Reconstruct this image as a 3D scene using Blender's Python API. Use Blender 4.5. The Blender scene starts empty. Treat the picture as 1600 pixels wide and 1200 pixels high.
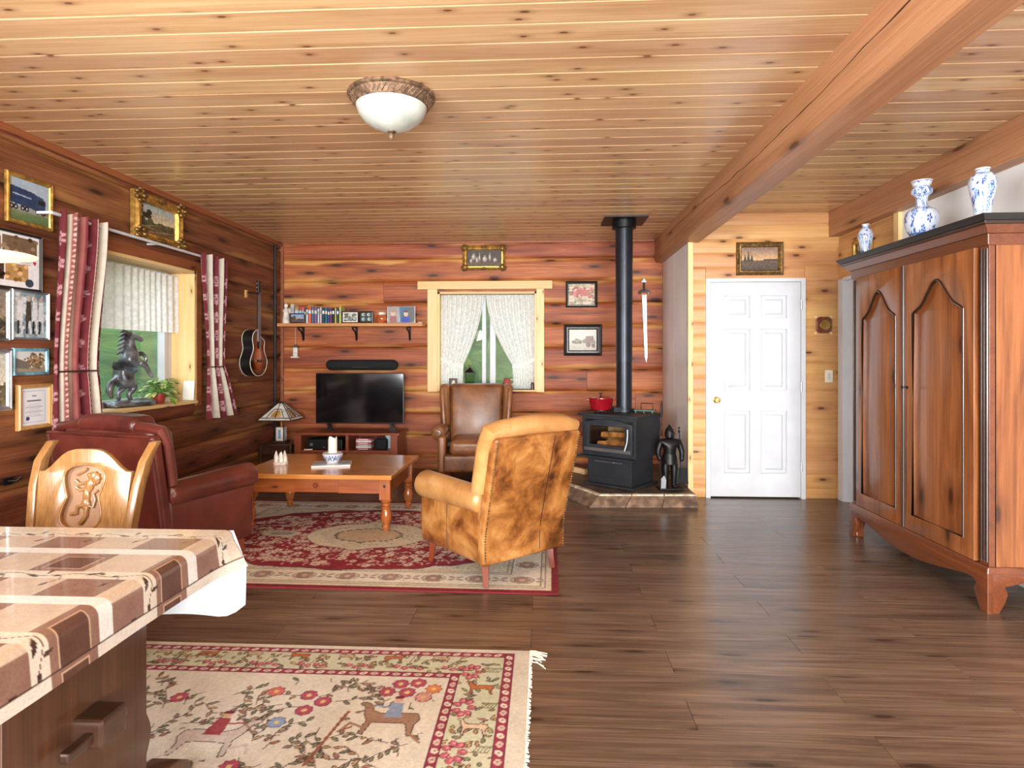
import bpy, bmesh, math, random, colorsys
import numpy as np
from mathutils import Vector, Matrix, noise as mnoise

# ------------------------------------------------------------------ camera, sky, lights, exposure
sc = bpy.context.scene
COL = sc.collection
PI = math.pi
CZ, BY, DY, LX, RX, AX = 2.69, 7.13, 5.85, -3.14, 2.77, 1.375   # ceiling, back wall, door wall, left wall, right wall, alcove side
RY = -5.0                                                        # wall behind the camera
cam_d = bpy.data.cameras.new('camera')
cam = bpy.data.objects.new('camera', cam_d); COL.objects.link(cam)
cam_d.sensor_width = 36.0; cam_d.lens = 950 / 1600 * 36
cam_d.shift_y = -43 / 1600
cam_d.clip_start = 0.02; cam_d.clip_end = 400
cam.location = (0, 0, 1.335); cam.rotation_euler = (PI / 2, 0, math.atan(50 / 950))
sc.camera = cam

w = bpy.data.worlds.new('sky'); sc.world = w; w.use_nodes = True
bg = w.node_tree.nodes['Background']
bg.inputs['Color'].default_value = (0.86, 0.93, 1.0, 1)         # even overcast sky
bg.inputs['Strength'].default_value = 2.2

def area_light(name, loc, rot, sx, sy, power, col=(1, 1, 1)):
    d = bpy.data.lights.new(name, 'AREA'); d.shape = 'RECTANGLE'; d.size = sx; d.size_y = sy
    d.energy = power; d.color = col
    o = bpy.data.objects.new(name, d); COL.objects.link(o); o.location = loc; o.rotation_euler = rot
    return o
# fill lights at added, unseen windows: one behind the camera, one left of it
area_light('fill_light_rear', (0.85, RY + 0.06, 1.45), (PI / 2, 0, 0), 3.5, 2.1, 760, (0.96, 0.98, 1.0))
area_light('fill_light_left', (LX + 0.06, -1.1, 1.5), (0, -PI / 2, 0), 1.5, 3.2, 300, (0.95, 0.98, 1.0))

vs = sc.view_settings
vs.view_transform = 'Standard'; vs.look = 'None'; vs.gamma = 1.0; vs.use_curve_mapping = False
vs.exposure = 0.55
# ------------------------------------------------------------------ helpers
RND = random.Random(11)
NPR = np.random.RandomState(5)
def lin(c):
    return tuple(((x / 12.92) if x <= 0.04045 else ((x + 0.055) / 1.055) ** 2.4) for x in (v / 255.0 for v in c))
def lina(a):
    a = np.asarray(a, dtype=np.float32) / 255.0
    return np.where(a <= 0.04045, a / 12.92, ((a + 0.055) / 1.055) ** 2.4)

def rot_to(d):
    return Vector((0, 0, 1)).rotation_difference(Vector(d).normalized()).to_matrix()

class MB:
    """collects shapes into one mesh"""
    def __init__(s): s.v = []; s.f = []
    def add(s, v, f):
        b = len(s.v); s.v += [tuple(p) for p in v]; s.f += [tuple(i + b for i in q) for q in f]; return s
    def box(s, x0, x1, y0, y1, z0, z1, rz=0, c=None):
        v = [(x, y, z) for z in (z0, z1) for y in (y0, y1) for x in (x0, x1)]
        if rz:
            cx, cy = c if c else ((x0 + x1) / 2, (y0 + y1) / 2); a, b = math.cos(rz), math.sin(rz)
            v = [(cx + (x - cx) * a - (y - cy) * b, cy + (x - cx) * b + (y - cy) * a, z) for x, y, z in v]
        return s.add(v, [(0, 2, 3, 1), (4, 5, 7, 6), (0, 1, 5, 4), (2, 6, 7, 3), (0, 4, 6, 2), (1, 3, 7, 5)])
    def lathe(s, prof, c=(0, 0, 0), n=20, d=(0, 0, 1), sx=1, sy=1):
        m = rot_to(d); c = Vector(c); v = []; f = []
        for r, z in prof:
            for k in range(n):
                a = 2 * PI * k / n
                v.append(tuple(c + m @ Vector((r * sx * math.cos(a), r * sy * math.sin(a), z))))
        L = len(prof)
        for i in range(L - 1):
            for k in range(n):
                f.append((i * n + k, i * n + (k + 1) % n, (i + 1) * n + (k + 1) % n, (i + 1) * n + k))
        if prof[0][0] > 1e-5: f.append(tuple(reversed(range(n))))
        if prof[-1][0] > 1e-5: f.append(tuple((L - 1) * n + k for k in range(n)))
        return s.add(v, f)
    def cyl(s, p0, p1, r0, r1=None, n=14):
        d = Vector(p1) - Vector(p0)
        return s.lathe([(r0, 0), (r0 if r1 is None else r1, d.length)], p0, n, d)
    def capsule(s, p0, p1, r0, r1=None, n=20, e=5, fl=0.7):
        r1 = r0 if r1 is None else r1; d = Vector(p1) - Vector(p0); L = d.length
        pr = [(max(1e-6, r0 * math.sin(PI / 2 * k / e)), r0 * fl * (1 - math.cos(PI / 2 * k / e))) for k in range(e + 1)]
        pr += [(r0 + (r1 - r0) * k / 6, r0 * fl + (L - (r0 + r1) * fl) * k / 6) for k in range(1, 6)]
        pr += [(max(1e-6, r1 * math.cos(PI / 2 * k / e)), L - r1 * fl + r1 * fl * math.sin(PI / 2 * k / e)) for k in range(e + 1)]
        return s.lathe(pr, p0, n, d)
    def tube(s, pts, r, n=8, closed=False):
        P = [Vector(p) for p in pts]; L = len(P); R = r if isinstance(r, (list, tuple)) else [r] * L
        v = []; f = []; up = None
        for i, p in enumerate(P):
            a = P[(i - 1) % L] if (closed or i > 0) else p
            b = P[(i + 1) % L] if (closed or i < L - 1) else p
            t = (b - a).normalized()
            if up is None:
                up = Vector((0, 0, 1)) if abs(t.z) < 0.9 else Vector((1, 0, 0))
            x = t.cross(up)
            if x.length < 1e-4: x = t.cross(Vector((0.3, 1, 0.2)))
            x.normalize(); y = x.cross(t).normalized(); up = y
            for k in range(n):
                an = 2 * PI * k / n
                v.append(tuple(p + (x * math.cos(an) + y * math.sin(an)) * R[i]))
        for i in range(L if closed else L - 1):
            j = (i + 1) % L
            for k in range(n):
                f.append((i * n + k, i * n + (k + 1) % n, j * n + (k + 1) % n, j * n + k))
        if not closed:
            f.append(tuple(reversed(range(n)))); f.append(tuple((L - 1) * n + k for k in range(n)))
        return s.add(v, f)
    def ball(s, c, r, n=12, m=8, rot=None):
        rx, ry, rz = r if isinstance(r, (tuple, list)) else (r, r, r)
        q = MB(); q.lathe([(max(1e-6, math.sin(PI * k / m)), -math.cos(PI * k / m)) for k in range(m + 1)], (0, 0, 0), n)
        M = rot if rot is not None else Matrix.Identity(3)
        return s.add([tuple(Vector(c) + M @ Vector((p[0] * rx, p[1] * ry, p[2] * rz))) for p in q.v], q.f)
    def prism(s, poly, d0, d1, fn=lambda x, y, d: (x, d, y)):
        n = len(poly)
        v = [fn(x, y, d0) for x, y in poly] + [fn(x, y, d1) for x, y in poly]
        f = [tuple(range(n)), tuple(reversed(range(n, 2 * n)))]
        f += [(i, i + n, (i + 1) % n + n, (i + 1) % n) for i in range(n)]
        return s.add(v, f)
    def rbox(s, c, size, r, n=4, m=4, fn=None):
        h = [q / 2 for q in size]; r = min(r, min(h) * 0.999); idx = {}; v = []; f = []
        def coords(H):
            a = [-H + r * k / n for k in range(n)] + [-(H - r) + 2 * (H - r) * k / m for k in range(m + 1)]
            return a + [H - r + r * k / n for k in range(1, n + 1)]
        A = [coords(q) for q in h]
        def vid(p):
            key = tuple(round(q, 6) for q in p)
            if key not in idx:
                inn = Vector([max(-(h[i] - r), min(h[i] - r, p[i])) for i in range(3)]); d = Vector(p) - inn
                q = inn + d.normalized() * r if d.length > 1e-9 else inn
                x, y, z = q
                if fn: x, y, z = fn(x, y, z)
                idx[key] = len(v); v.append((x + c[0], y + c[1], z + c[2]))
            return idx[key]
        for ax in range(3):
            u, w_ = [(1, 2), (2, 0), (0, 1)][ax]
            for sg in (-1, 1):
                for i in range(len(A[u]) - 1):
                    for j in range(len(A[w_]) - 1):
                        q = []
                        for a, b in ((i, j), (i + 1, j), (i + 1, j + 1), (i, j + 1)):
                            p = [0, 0, 0]; p[ax] = sg * h[ax]; p[u] = A[u][a]; p[w_] = A[w_][b]; q.append(vid(p))
                        f.append(tuple(q if sg > 0 else reversed(q)))
        return s.add(v, f)
    def grid(s, fn, nu, nv):
        v = [fn(i / nu, j / nv) for j in range(nv + 1) for i in range(nu + 1)]
        f = [(j * (nu + 1) + i, j * (nu + 1) + i + 1, (j + 1) * (nu + 1) + i + 1, (j + 1) * (nu + 1) + i) for j in range(nv) for i in range(nu)]
        return s.add(v, f)
    def frame(s, w_, h_, prof):
        """rectangular picture-frame moulding in XZ facing -Y; prof = [(inset, height)]"""
        v = []; f = []
        for ins, ht in prof:
            a, b = w_ / 2 - ins, h_ / 2 - ins
            v += [(-a, -ht, -b), (a, -ht, -b), (a, -ht, b), (-a, -ht, b)]
        L = len(prof)
        for i in range(L):
            j = (i + 1) % L
            for k in range(4): f.append((i * 4 + k, i * 4 + (k + 1) % 4, j * 4 + (k + 1) % 4, j * 4 + k))
        return s.add(v, f)
    def xf(s, fn, start=0):
        s.v[start:] = [tuple(fn(*p)) for p in s.v[start:]]; return s
    def mesh(s, name, smooth=True, bevel=0, ang=38, seg=2, recalc=True):
        bm = bmesh.new()
        vs_ = [bm.verts.new(p) for p in s.v]
        for q in s.f:
            if len(set(q)) < 3: continue
            try: bm.faces.new([vs_[i] for i in q])
            except ValueError: pass
        bmesh.ops.remove_doubles(bm, verts=bm.verts, dist=1e-6)
        if recalc: bmesh.ops.recalc_face_normals(bm, faces=bm.faces)
        if bevel:
            es = [e for e in bm.edges if len(e.link_faces) == 2 and e.calc_face_angle(0) > 0.5]
            bmesh.ops.bevel(bm, geom=es, offset=bevel, segments=seg, profile=0.6, affect='EDGES', clamp_overlap=True)
        me = bpy.data.meshes.new(name); bm.to_mesh(me); bm.free()
        fin(me, smooth, ang); return me
    def build(s, name, m, parent=None, smooth=True, bevel=0, ang=38, seg=2, recalc=True):
        return obj(name, s.mesh(name, smooth, bevel, ang, seg, recalc), m, parent)

def fin(me, smooth=True, ang=38):
    if smooth:
        me.polygons.foreach_set('use_smooth', [True] * len(me.polygons))
        me.set_sharp_from_angle(angle=math.radians(ang))
    me.update()
def obj(name, me, m, parent=None):
    o = bpy.data.objects.new(name, me); COL.objects.link(o)
    if m is not None and not me.materials: me.materials.append(m)
    if parent is not None: o.parent = parent
    return o
def tag(o, label, cat, group=None, kind=None):
    o['label'] = label; o['category'] = cat
    if group: o['group'] = group
    if kind: o['kind'] = kind
    return o
def thing(name, label, cat, loc=(0, 0, 0), rz=0, group=None):
    o = bpy.data.objects.new(name, None); COL.objects.link(o); o.empty_display_size = 0.1
    o.location = loc; o.rotation_euler = (0, 0, rz)
    return tag(o, label, cat, group)
def struct(o, label=None):
    o['kind'] = 'structure'
    if label: o['label'] = label
    return o
def plate(outs, depth, bev=0.0, fn=lambda x, y, z: (x, y, z), res=1):
    """flat plate with holes from 2D outlines (first outline is the rim), optional rounded edge"""
    cu = bpy.data.curves.new('plate', 'CURVE'); cu.dimensions = '2D'; cu.fill_mode = 'BOTH'
    cu.extrude = max(0.0, depth / 2 - bev); cu.bevel_depth = bev; cu.bevel_resolution = res; cu.offset = -bev
    for o_ in outs:
        sp = cu.splines.new('POLY'); sp.points.add(len(o_) - 1); sp.use_cyclic_u = True
        for p, (x, y) in zip(sp.points, o_): p.co = (x, y, 0, 1)
    ob = bpy.data.objects.new('plate', cu); COL.objects.link(ob)
    dg = bpy.context.evaluated_depsgraph_get()
    me = bpy.data.meshes.new_from_object(ob.evaluated_get(dg))
    bpy.data.objects.remove(ob); bpy.data.curves.remove(cu)
    for v in me.vertices: v.co = fn(*v.co)
    bm = bmesh.new(); bm.from_mesh(me); bmesh.ops.remove_doubles(bm, verts=bm.verts, dist=1e-6)
    bmesh.ops.recalc_face_normals(bm, faces=bm.faces); bm.to_mesh(me); bm.free()
    fin(me); return me
def skin(verts, edges, radii, sub=2, name='skin'):
    me = bpy.data.meshes.new(name); me.from_pydata(verts, edges, [])
    ob = bpy.data.objects.new(name, me); COL.objects.link(ob)
    md = ob.modifiers.new('skin', 'SKIN')
    for sv, r in zip(me.skin_vertices[0].data, radii):
        sv.radius = (r, r) if not isinstance(r, tuple) else r
    me.skin_vertices[0].data[0].use_root = True
    s2 = ob.modifiers.new('sub', 'SUBSURF'); s2.levels = sub; s2.render_levels = sub
    dg = bpy.context.evaluated_depsgraph_get()
    out = bpy.data.meshes.new_from_object(ob.evaluated_get(dg))
    bpy.data.objects.remove(ob); bpy.data.meshes.remove(me)
    out.name = name; out.materials.clear(); fin(out, True, 60); return out
def join_mesh(meshes, name):
    bm = bmesh.new()
    for m in meshes: bm.from_mesh(m)
    me = bpy.data.meshes.new(name); bm.to_mesh(me); bm.free(); fin(me); return me
def smoothstep(a, b, x):
    t = max(0.0, min(1.0, (x - a) / (b - a))); return t * t * (3 - 2 * t)

# ---- printed pictures: a small raster drawn in code, laid onto real surfaces as colours of the cloth, paper or glaze
def vnoise(h, w_, cells, seed=0):
    r = np.random.RandomState(seed); ch = max(2, int(cells * h / max(h, w_)) + 2); cw = max(2, int(cells * w_ / max(h, w_)) + 2)
    g = r.rand(ch, cw); ys = np.linspace(0, ch - 1.001, h); xs = np.linspace(0, cw - 1.001, w_)
    y0 = ys.astype(int); x0 = xs.astype(int); fy = (ys - y0)[:, None]; fx = (xs - x0)[None]
    fy = fy * fy * (3 - 2 * fy); fx = fx * fx * (3 - 2 * fx)
    return (g[y0][:, x0] * (1 - fy) + g[y0 + 1][:, x0] * fy) * (1 - fx) + (g[y0][:, x0 + 1] * (1 - fy) + g[y0 + 1][:, x0 + 1] * fy) * fx
class Canvas:
    def __init__(s, w_, h_, res, col=(255, 255, 255)):
        s.w, s.h = w_, h_; s.nx = int(round(w_ / res)) + 1; s.ny = int(round(h_ / res)) + 1
        s.a = np.zeros((s.ny, s.nx, 3), np.float32); s.a[:] = col
        s.X, s.Y = np.meshgrid(np.linspace(0, w_, s.nx), np.linspace(0, h_, s.ny))
        s.dx = w_ / (s.nx - 1); s.dy = h_ / (s.ny - 1)
    def _win(s, x0, x1, y0, y1):
        i0 = max(0, int(x0 / s.dx) - 1); i1 = min(s.nx, int(x1 / s.dx) + 3); j0 = max(0, int(y0 / s.dy) - 1); j1 = min(s.ny, int(y1 / s.dy) + 3)
        return (slice(j0, j1), slice(i0, i1)) if i1 > i0 and j1 > j0 else None
    def mask(s, m, col, al=1.0, win=None):
        t = s.a if win is None else s.a[win]
        t[m] = t[m] * (1 - al) + np.array(col, np.float32) * al
    def rect(s, x0, y0, x1, y1, col, al=1.0):
        w_ = s._win(x0, x1, y0, y1)
        if w_: s.mask((s.X[w_] >= x0) & (s.X[w_] <= x1) & (s.Y[w_] >= y0) & (s.Y[w_] <= y1), col, al, w_)
    def ell(s, cx, cy, rx, ry, col, rot=0, al=1.0):
        R = max(rx, ry); w_ = s._win(cx - R, cx + R, cy - R, cy + R)
        if not w_: return
        x, y = s.X[w_] - cx, s.Y[w_] - cy; c, q = math.cos(rot), math.sin(rot)
        s.mask(((x * c + y * q) / rx) ** 2 + ((-x * q + y * c) / ry) ** 2 <= 1, col, al, w_)
    def poly(s, pts, col, al=1.0):
        xs = [p[0] for p in pts]; ys = [p[1] for p in pts]; w_ = s._win(min(xs), max(xs), min(ys), max(ys))
        if not w_: return
        x, y = s.X[w_], s.Y[w_]; m = np.zeros(x.shape, bool); j = len(pts) - 1
        for i in range(len(pts)):
            xi, yi = pts[i]; xj, yj = pts[j]
            if yi != yj: m ^= ((yi > y) != (yj > y)) & (x < (xj - xi) * (y - yi) / (yj - yi) + xi)
            j = i
        s.mask(m, col, al, w_)
    def line(s, pts, wd, col, al=1.0):
        for (x0, y0), (x1, y1) in zip(pts, pts[1:]):
            w_ = s._win(min(x0, x1) - wd, max(x0, x1) + wd, min(y0, y1) - wd, max(y0, y1) + wd)
            if not w_: continue
            x, y = s.X[w_], s.Y[w_]; dx, dy = x1 - x0, y1 - y0; L = dx * dx + dy * dy + 1e-12
            t = np.clip(((x - x0) * dx + (y - y0) * dy) / L, 0, 1)
            s.mask((x - x0 - t * dx) ** 2 + (y - y0 - t * dy) ** 2 <= (wd / 2) ** 2, col, al, w_)
    def leaf(s, x, y, L, wd, rot, col, edge=None):
        pts = []
        for k in range(9): t = k / 8; pts.append((t, math.sin(PI * t) ** 0.8))
        P = [(t * L, wd * q / 2) for t, q in pts] + [(t * L, -wd * q / 2) for t, q in reversed(pts)]
        c, q = math.cos(rot), math.sin(rot); P = [(x + a * c - b * q, y + a * q + b * c) for a, b in P]
        s.poly(P, col)
        if edge: s.line(P + P[:1], edge[1], edge[0])
    def flower(s, x, y, r, n, col, ctr, edge=None, rot=0):
        if edge: 
            for k in range(n): a = rot + 2 * PI * k / n; s.ell(x + .62 * r * math.cos(a), y + .62 * r * math.sin(a), r * .45, r * .40, edge, a)
        for k in range(n): a = rot + 2 * PI * k / n; s.ell(x + .62 * r * math.cos(a), y + .62 * r * math.sin(a), r * .36, r * .30, col, a)
        s.ell(x, y, r * .33, r * .33, ctr)
    def speck(s, amt, cells, seed=1):
        n_ = vnoise(s.ny, s.nx, cells, seed) - 0.5
        s.a += (n_ * amt)[..., None]; return s
    def grad(s, c0, c1, y0=None, y1=None):
        y0 = 0 if y0 is None else y0; y1 = s.h if y1 is None else y1
        t = np.clip((s.Y - y0) / (y1 - y0), 0, 1)[..., None]; m = ((s.Y >= y0) & (s.Y <= y1))
        g = np.array(c0) * (1 - t) + np.array(c1) * t; s.a[m] = g[m]
    def mesh(s, name, fn):
        """fn(x, y) arrays -> (X, Y, Z) arrays"""
        X, Y, Z = fn(s.X, s.Y)
        co = np.stack(np.broadcast_arrays(X, Y, Z), -1).reshape(-1, 3).astype(np.float32)
        me = bpy.data.meshes.new(name); nx, ny = s.nx, s.ny
        i, j = np.meshgrid(np.arange(nx - 1), np.arange(ny - 1)); a = (j * nx + i).ravel()
        q = np.stack([a, a + 1, a + 1 + nx, a + nx], -1).ravel().astype(np.int32)
        nf = (nx - 1) * (ny - 1)
        me.vertices.add(nx * ny); me.vertices.foreach_set('co', co.ravel())
        me.loops.add(nf * 4); me.loops.foreach_set('vertex_index', q)
        me.polygons.add(nf); me.polygons.foreach_set('loop_start', np.arange(0, nf * 4, 4, dtype=np.int32))
        me.update(calc_edges=True)
        ca = me.color_attributes.new('Col', 'FLOAT_COLOR', 'POINT')
        rgba = np.ones((nx * ny, 4), np.float32); rgba[:, :3] = lina(np.clip(s.a, 0, 255)).reshape(-1, 3)
        ca.data.foreach_set('color', rgba.ravel())
        me.polygons.foreach_set('use_smooth', [True] * nf); me.validate(); me.update(); return me
# ------------------------------------------------------------------ materials (all node-based)
def newmat(name):
    m = bpy.data.materials.new(name); m.use_nodes = True; nt = m.node_tree
    return m, nt, nt.nodes['Principled BSDF']
def nd(nt, typ, ins=None, **kw):
    n = nt.nodes.new(typ)
    for k, v in kw.items(): setattr(n, k, v)
    for k, v in (ins or {}).items():
        if isinstance(v, bpy.types.NodeSocket): nt.links.new(v, n.inputs[k])
        else: n.inputs[k].default_value = v
    return n
def rgba(c): return (*lin(c), 1)
def mixc(nt, fac, a, b, mode='MIX'):
    n = nt.nodes.new('ShaderNodeMix'); n.data_type = 'RGBA'; n.blend_type = mode
    for i, v in ((0, fac), (6, a), (7, b)):
        if isinstance(v, bpy.types.NodeSocket): nt.links.new(v, n.inputs[i])
        else: n.inputs[i].default_value = v
    return n.outputs[2]
def math_(nt, op, a, b=0.0, clamp=False):
    n = nt.nodes.new('ShaderNodeMath'); n.operation = op; n.use_clamp = clamp
    for i, v in ((0, a), (1, b)):
        if isinstance(v, bpy.types.NodeSocket): nt.links.new(v, n.inputs[i])
        else: n.inputs[i].default_value = v
    return n.outputs[0]
def ramp_(nt, fac, stops):
    n = nt.nodes.new('ShaderNodeValToRGB'); nt.links.new(fac, n.inputs[0]); e = n.color_ramp.elements
    while len(e) < len(stops): e.new(0.5)
    for q, (p, c) in zip(e, stops): q.position = p; q.color = rgba(c)
    return n.outputs[0]
def bump_(nt, b, height, strength, dist=0.01):
    n = nd(nt, 'ShaderNodeBump', {'Height': height, 'Strength': strength, 'Distance': dist}); nt.links.new(n.outputs[0], b.inputs['Normal'])
def rndvec(nt, seed=0.0):
    tc = nt.nodes.new('ShaderNodeTexCoord'); oi = nt.nodes.new('ShaderNodeObjectInfo'); r = oi.outputs['Random']
    cb = nd(nt, 'ShaderNodeCombineXYZ', {0: math_(nt, 'MULTIPLY', r, 31.7), 1: math_(nt, 'MULTIPLY', r, 17.3), 2: math_(nt, 'MULTIPLY', r, 47.9)})
    ad = nd(nt, 'ShaderNodeVectorMath', {0: tc.outputs['Object'], 1: cb.outputs[0]}, operation='ADD')
    return ad.outputs[0], r, tc
def plain(name, col, rough=0.5, metal=0.0, var=0.06, scale=6, coat=0.0, bump=0.0, bscale=60, emis=None, spec=None):
    m, nt, b = newmat(name); vec, r, tc = rndvec(nt)
    n = nd(nt, 'ShaderNodeTexNoise', {'Vector': vec, 'Scale': scale, 'Detail': 4.0})
    d = tuple(max(0, c * (1 - var * 2.2)) for c in col); l = tuple(min(255, c * (1 + var * 2.2)) for c in col)
    nt.links.new(ramp_(nt, n.outputs[0], [(0.25, d), (0.5, col), (0.75, l)]), b.inputs['Base Color'])
    b.inputs['Roughness'].default_value = rough; b.inputs['Metallic'].default_value = metal; b.inputs['Coat Weight'].default_value = coat
    b.inputs['Coat Roughness'].default_value = 0.12
    if spec is not None: b.inputs['Specular IOR Level'].default_value = spec
    if bump:
        n2 = nd(nt, 'ShaderNodeTexNoise', {'Vector': vec, 'Scale': bscale, 'Detail': 3.0}); bump_(nt, b, n2.outputs[0], bump, 0.004)
    if emis:
        b.inputs['Emission Color'].default_value = rgba(emis[0]); b.inputs['Emission Strength'].default_value = emis[1]
    return m
def wood(name, stops, axis='X', along=0.55, across=9, rough=0.42, knot=0.0, knotcol=(60, 28, 14), kscale=(1.6, 5.5), vary=0.25, coat=0.0, bump=0.15, grain=0.4, sap=None, sapax=2, hue=0.0, dist=0.8):
    m, nt, b = newmat(name); vec, r, tc = rndvec(nt)
    def mp(a, c):
        s = {'X': (a, c, c), 'Y': (c, a, c), 'Z': (c, c, a)}[axis]
        return nd(nt, 'ShaderNodeMapping', {'Vector': vec, 'Scale': s}).outputs[0]
    n1 = nd(nt, 'ShaderNodeTexNoise', {'Vector': mp(along, across), 'Scale': 1.0, 'Detail': 7.0, 'Roughness': 0.66, 'Distortion': dist}).outputs[0]
    n2 = nd(nt, 'ShaderNodeTexNoise', {'Vector': mp(along * 2.2, across * 11), 'Scale': 1.0, 'Detail': 3.0, 'Roughness': 0.6, 'Distortion': 0.3}).outputs[0]
    fac = math_(nt, 'ADD', math_(nt, 'MULTIPLY', n1, 1 - grain), math_(nt, 'MULTIPLY', n2, grain))
    if sap:
        sep = nd(nt, 'ShaderNodeSeparateXYZ', {0: tc.outputs['Generated']})
        g = math_(nt, 'ABSOLUTE', math_(nt, 'MULTIPLY', math_(nt, 'SUBTRACT', sep.outputs[sapax], 0.5), 2.0))
        nw = nd(nt, 'ShaderNodeTexNoise', {'Vector': mp(0.9, 2.2), 'Scale': 1.0, 'Detail': 3.0}).outputs[0]
        g2 = math_(nt, 'ADD', g, math_(nt, 'MULTIPLY', math_(nt, 'SUBTRACT', nw, 0.56), 2.1))
        sm = nd(nt, 'ShaderNodeMapRange', {'Value': g2, 'From Min': 0.60, 'From Max': 0.95}, interpolation_type='SMOOTHSTEP').outputs[0]
    col = ramp_(nt, fac, stops)
    if sap: col = mixc(nt, math_(nt, 'MULTIPLY', sm, 0.85), col, mixc(nt, n2, rgba(tuple(c * .82 for c in sap)), rgba(sap)))
    if knot:
        sp3 = nd(nt, 'ShaderNodeSeparateXYZ', {0: vec}); ai = 'XYZ'.index(axis); oth = [k for k in range(3) if k != ai]
        kv = nd(nt, 'ShaderNodeCombineXYZ', {0: math_(nt, 'MULTIPLY', sp3.outputs[ai], kscale[0]), 1: math_(nt, 'MULTIPLY', math_(nt, 'ADD', sp3.outputs[oth[0]], sp3.outputs[oth[1]]), kscale[1])})
        vo = nd(nt, 'ShaderNodeTexVoronoi', {'Vector': kv.outputs[0], 'Scale': 1.0, 'Randomness': 1.0}, voronoi_dimensions='2D')
        sel = nd(nt, 'ShaderNodeSeparateXYZ', {0: vo.outputs['Color']})
        dn = math_(nt, 'ADD', math_(nt, 'ADD', vo.outputs['Distance'], math_(nt, 'MULTIPLY', math_(nt, 'SUBTRACT', n2, 0.5), 0.06)), math_(nt, 'MULTIPLY', math_(nt, 'GREATER_THAN', sel.outputs[0], 0.6), 9.0))
        kk = nd(nt, 'ShaderNodeMapRange', {'Value': dn, 'From Min': 0.05 * knot, 'From Max': 0.13 * knot, 'To Min': 1.0, 'To Max': 0.0}, interpolation_type='SMOOTHSTEP').outputs[0]
        halo = nd(nt, 'ShaderNodeMapRange', {'Value': dn, 'From Min': 0.08 * knot, 'From Max': 0.38 * knot, 'To Min': 0.45, 'To Max': 0.0}, interpolation_type='SMOOTHSTEP').outputs[0]
        col = mixc(nt, halo, col, rgba(tuple((a + c) / 2 for a, c in zip(stops[0][1], knotcol))))
        col = mixc(nt, math_(nt, 'MULTIPLY', kk, 0.92), col, rgba(knotcol))
    hs = nd(nt, 'ShaderNodeHueSaturation', {'Color': col, 'Hue': math_(nt, 'ADD', math_(nt, 'MULTIPLY', math_(nt, 'SUBTRACT', r, 0.5), hue), 0.5),
            'Value': math_(nt, 'ADD', math_(nt, 'MULTIPLY', math_(nt, 'SUBTRACT', r, 0.5), vary), 1.0)})
    nt.links.new(hs.outputs[0], b.inputs['Base Color'])
    b.inputs['Roughness'].default_value = rough; b.inputs['Coat Weight'].default_value = coat; b.inputs['Coat Roughness'].default_value = 0.15
    if bump: bump_(nt, b, n2, bump, 0.003)
    return m
def leather(name, stops, rough=0.36, coat=0.25, scale=3.2, vary=0.0):
    m, nt, b = newmat(name); vec, r, tc = rndvec(nt)
    n1 = nd(nt, 'ShaderNodeTexNoise', {'Vector': vec, 'Scale': scale, 'Detail': 6.0, 'Roughness': 0.62, 'Distortion': 0.4}).outputs[0]
    n2 = nd(nt, 'ShaderNodeTexVoronoi', {'Vector': vec, 'Scale': 160.0}).outputs['Distance']
    n3 = nd(nt, 'ShaderNodeTexNoise', {'Vector': vec, 'Scale': 13.0, 'Detail': 4.0, 'Distortion': 1.2}).outputs[0]
    nt.links.new(ramp_(nt, n1, stops), b.inputs['Base Color'])
    b.inputs['Roughness'].default_value = rough; b.inputs['Coat Weight'].default_value = coat; b.inputs['Coat Roughness'].default_value = 0.2
    bump_(nt, b, math_(nt, 'ADD', math_(nt, 'MULTIPLY', n2, 0.25), n3), 0.28, 0.006)
    return m
def printed(name, rough=0.5, coat=0.0, bump=0.0, bscale=400, sheen=0.0):
    m, nt, b = newmat(name)
    at = nd(nt, 'ShaderNodeAttribute', attribute_name='Col')
    tc = nt.nodes.new('ShaderNodeTexCoord')
    n = nd(nt, 'ShaderNodeTexNoise', {'Vector': tc.outputs['Object'], 'Scale': float(bscale), 'Detail': 2.0})
    f = nd(nt, 'ShaderNodeMapRange', {'Value': n.outputs[0], 'From Min': 0.3, 'From Max': 0.7, 'To Min': 0.88, 'To Max': 1.08})
    hs = nd(nt, 'ShaderNodeHueSaturation', {'Color': at.outputs['Color'], 'Value': f.outputs[0]})
    nt.links.new(hs.outputs[0], b.inputs['Base Color'])
    b.inputs['Roughness'].default_value = rough; b.inputs['Coat Weight'].default_value = coat; b.inputs['Coat Roughness'].default_value = 0.05
    if bump: bump_(nt, b, n.outputs[0], bump, 0.004)
    return m
def glass(name, tint=(255, 255, 255), op=0.1, rough=0.02):
    m, nt, b = newmat(name)
    t = nd(nt, 'ShaderNodeBsdfTransparent', {'Color': rgba(tint)}); g = nd(nt, 'ShaderNodeBsdfGlossy', {'Roughness': rough})
    lw = nd(nt, 'ShaderNodeLayerWeight', {'Blend': 0.5}); fr5 = math_(nt, 'POWER', lw.outputs['Facing'], 5.0)
    mx = nd(nt, 'ShaderNodeMixShader', {0: math_(nt, 'ADD', fr5, op, True), 1: t.outputs[0], 2: g.outputs[0]})
    nt.links.new(mx.outputs[0], nt.nodes['Material Output'].inputs['Surface']); return m
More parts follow.
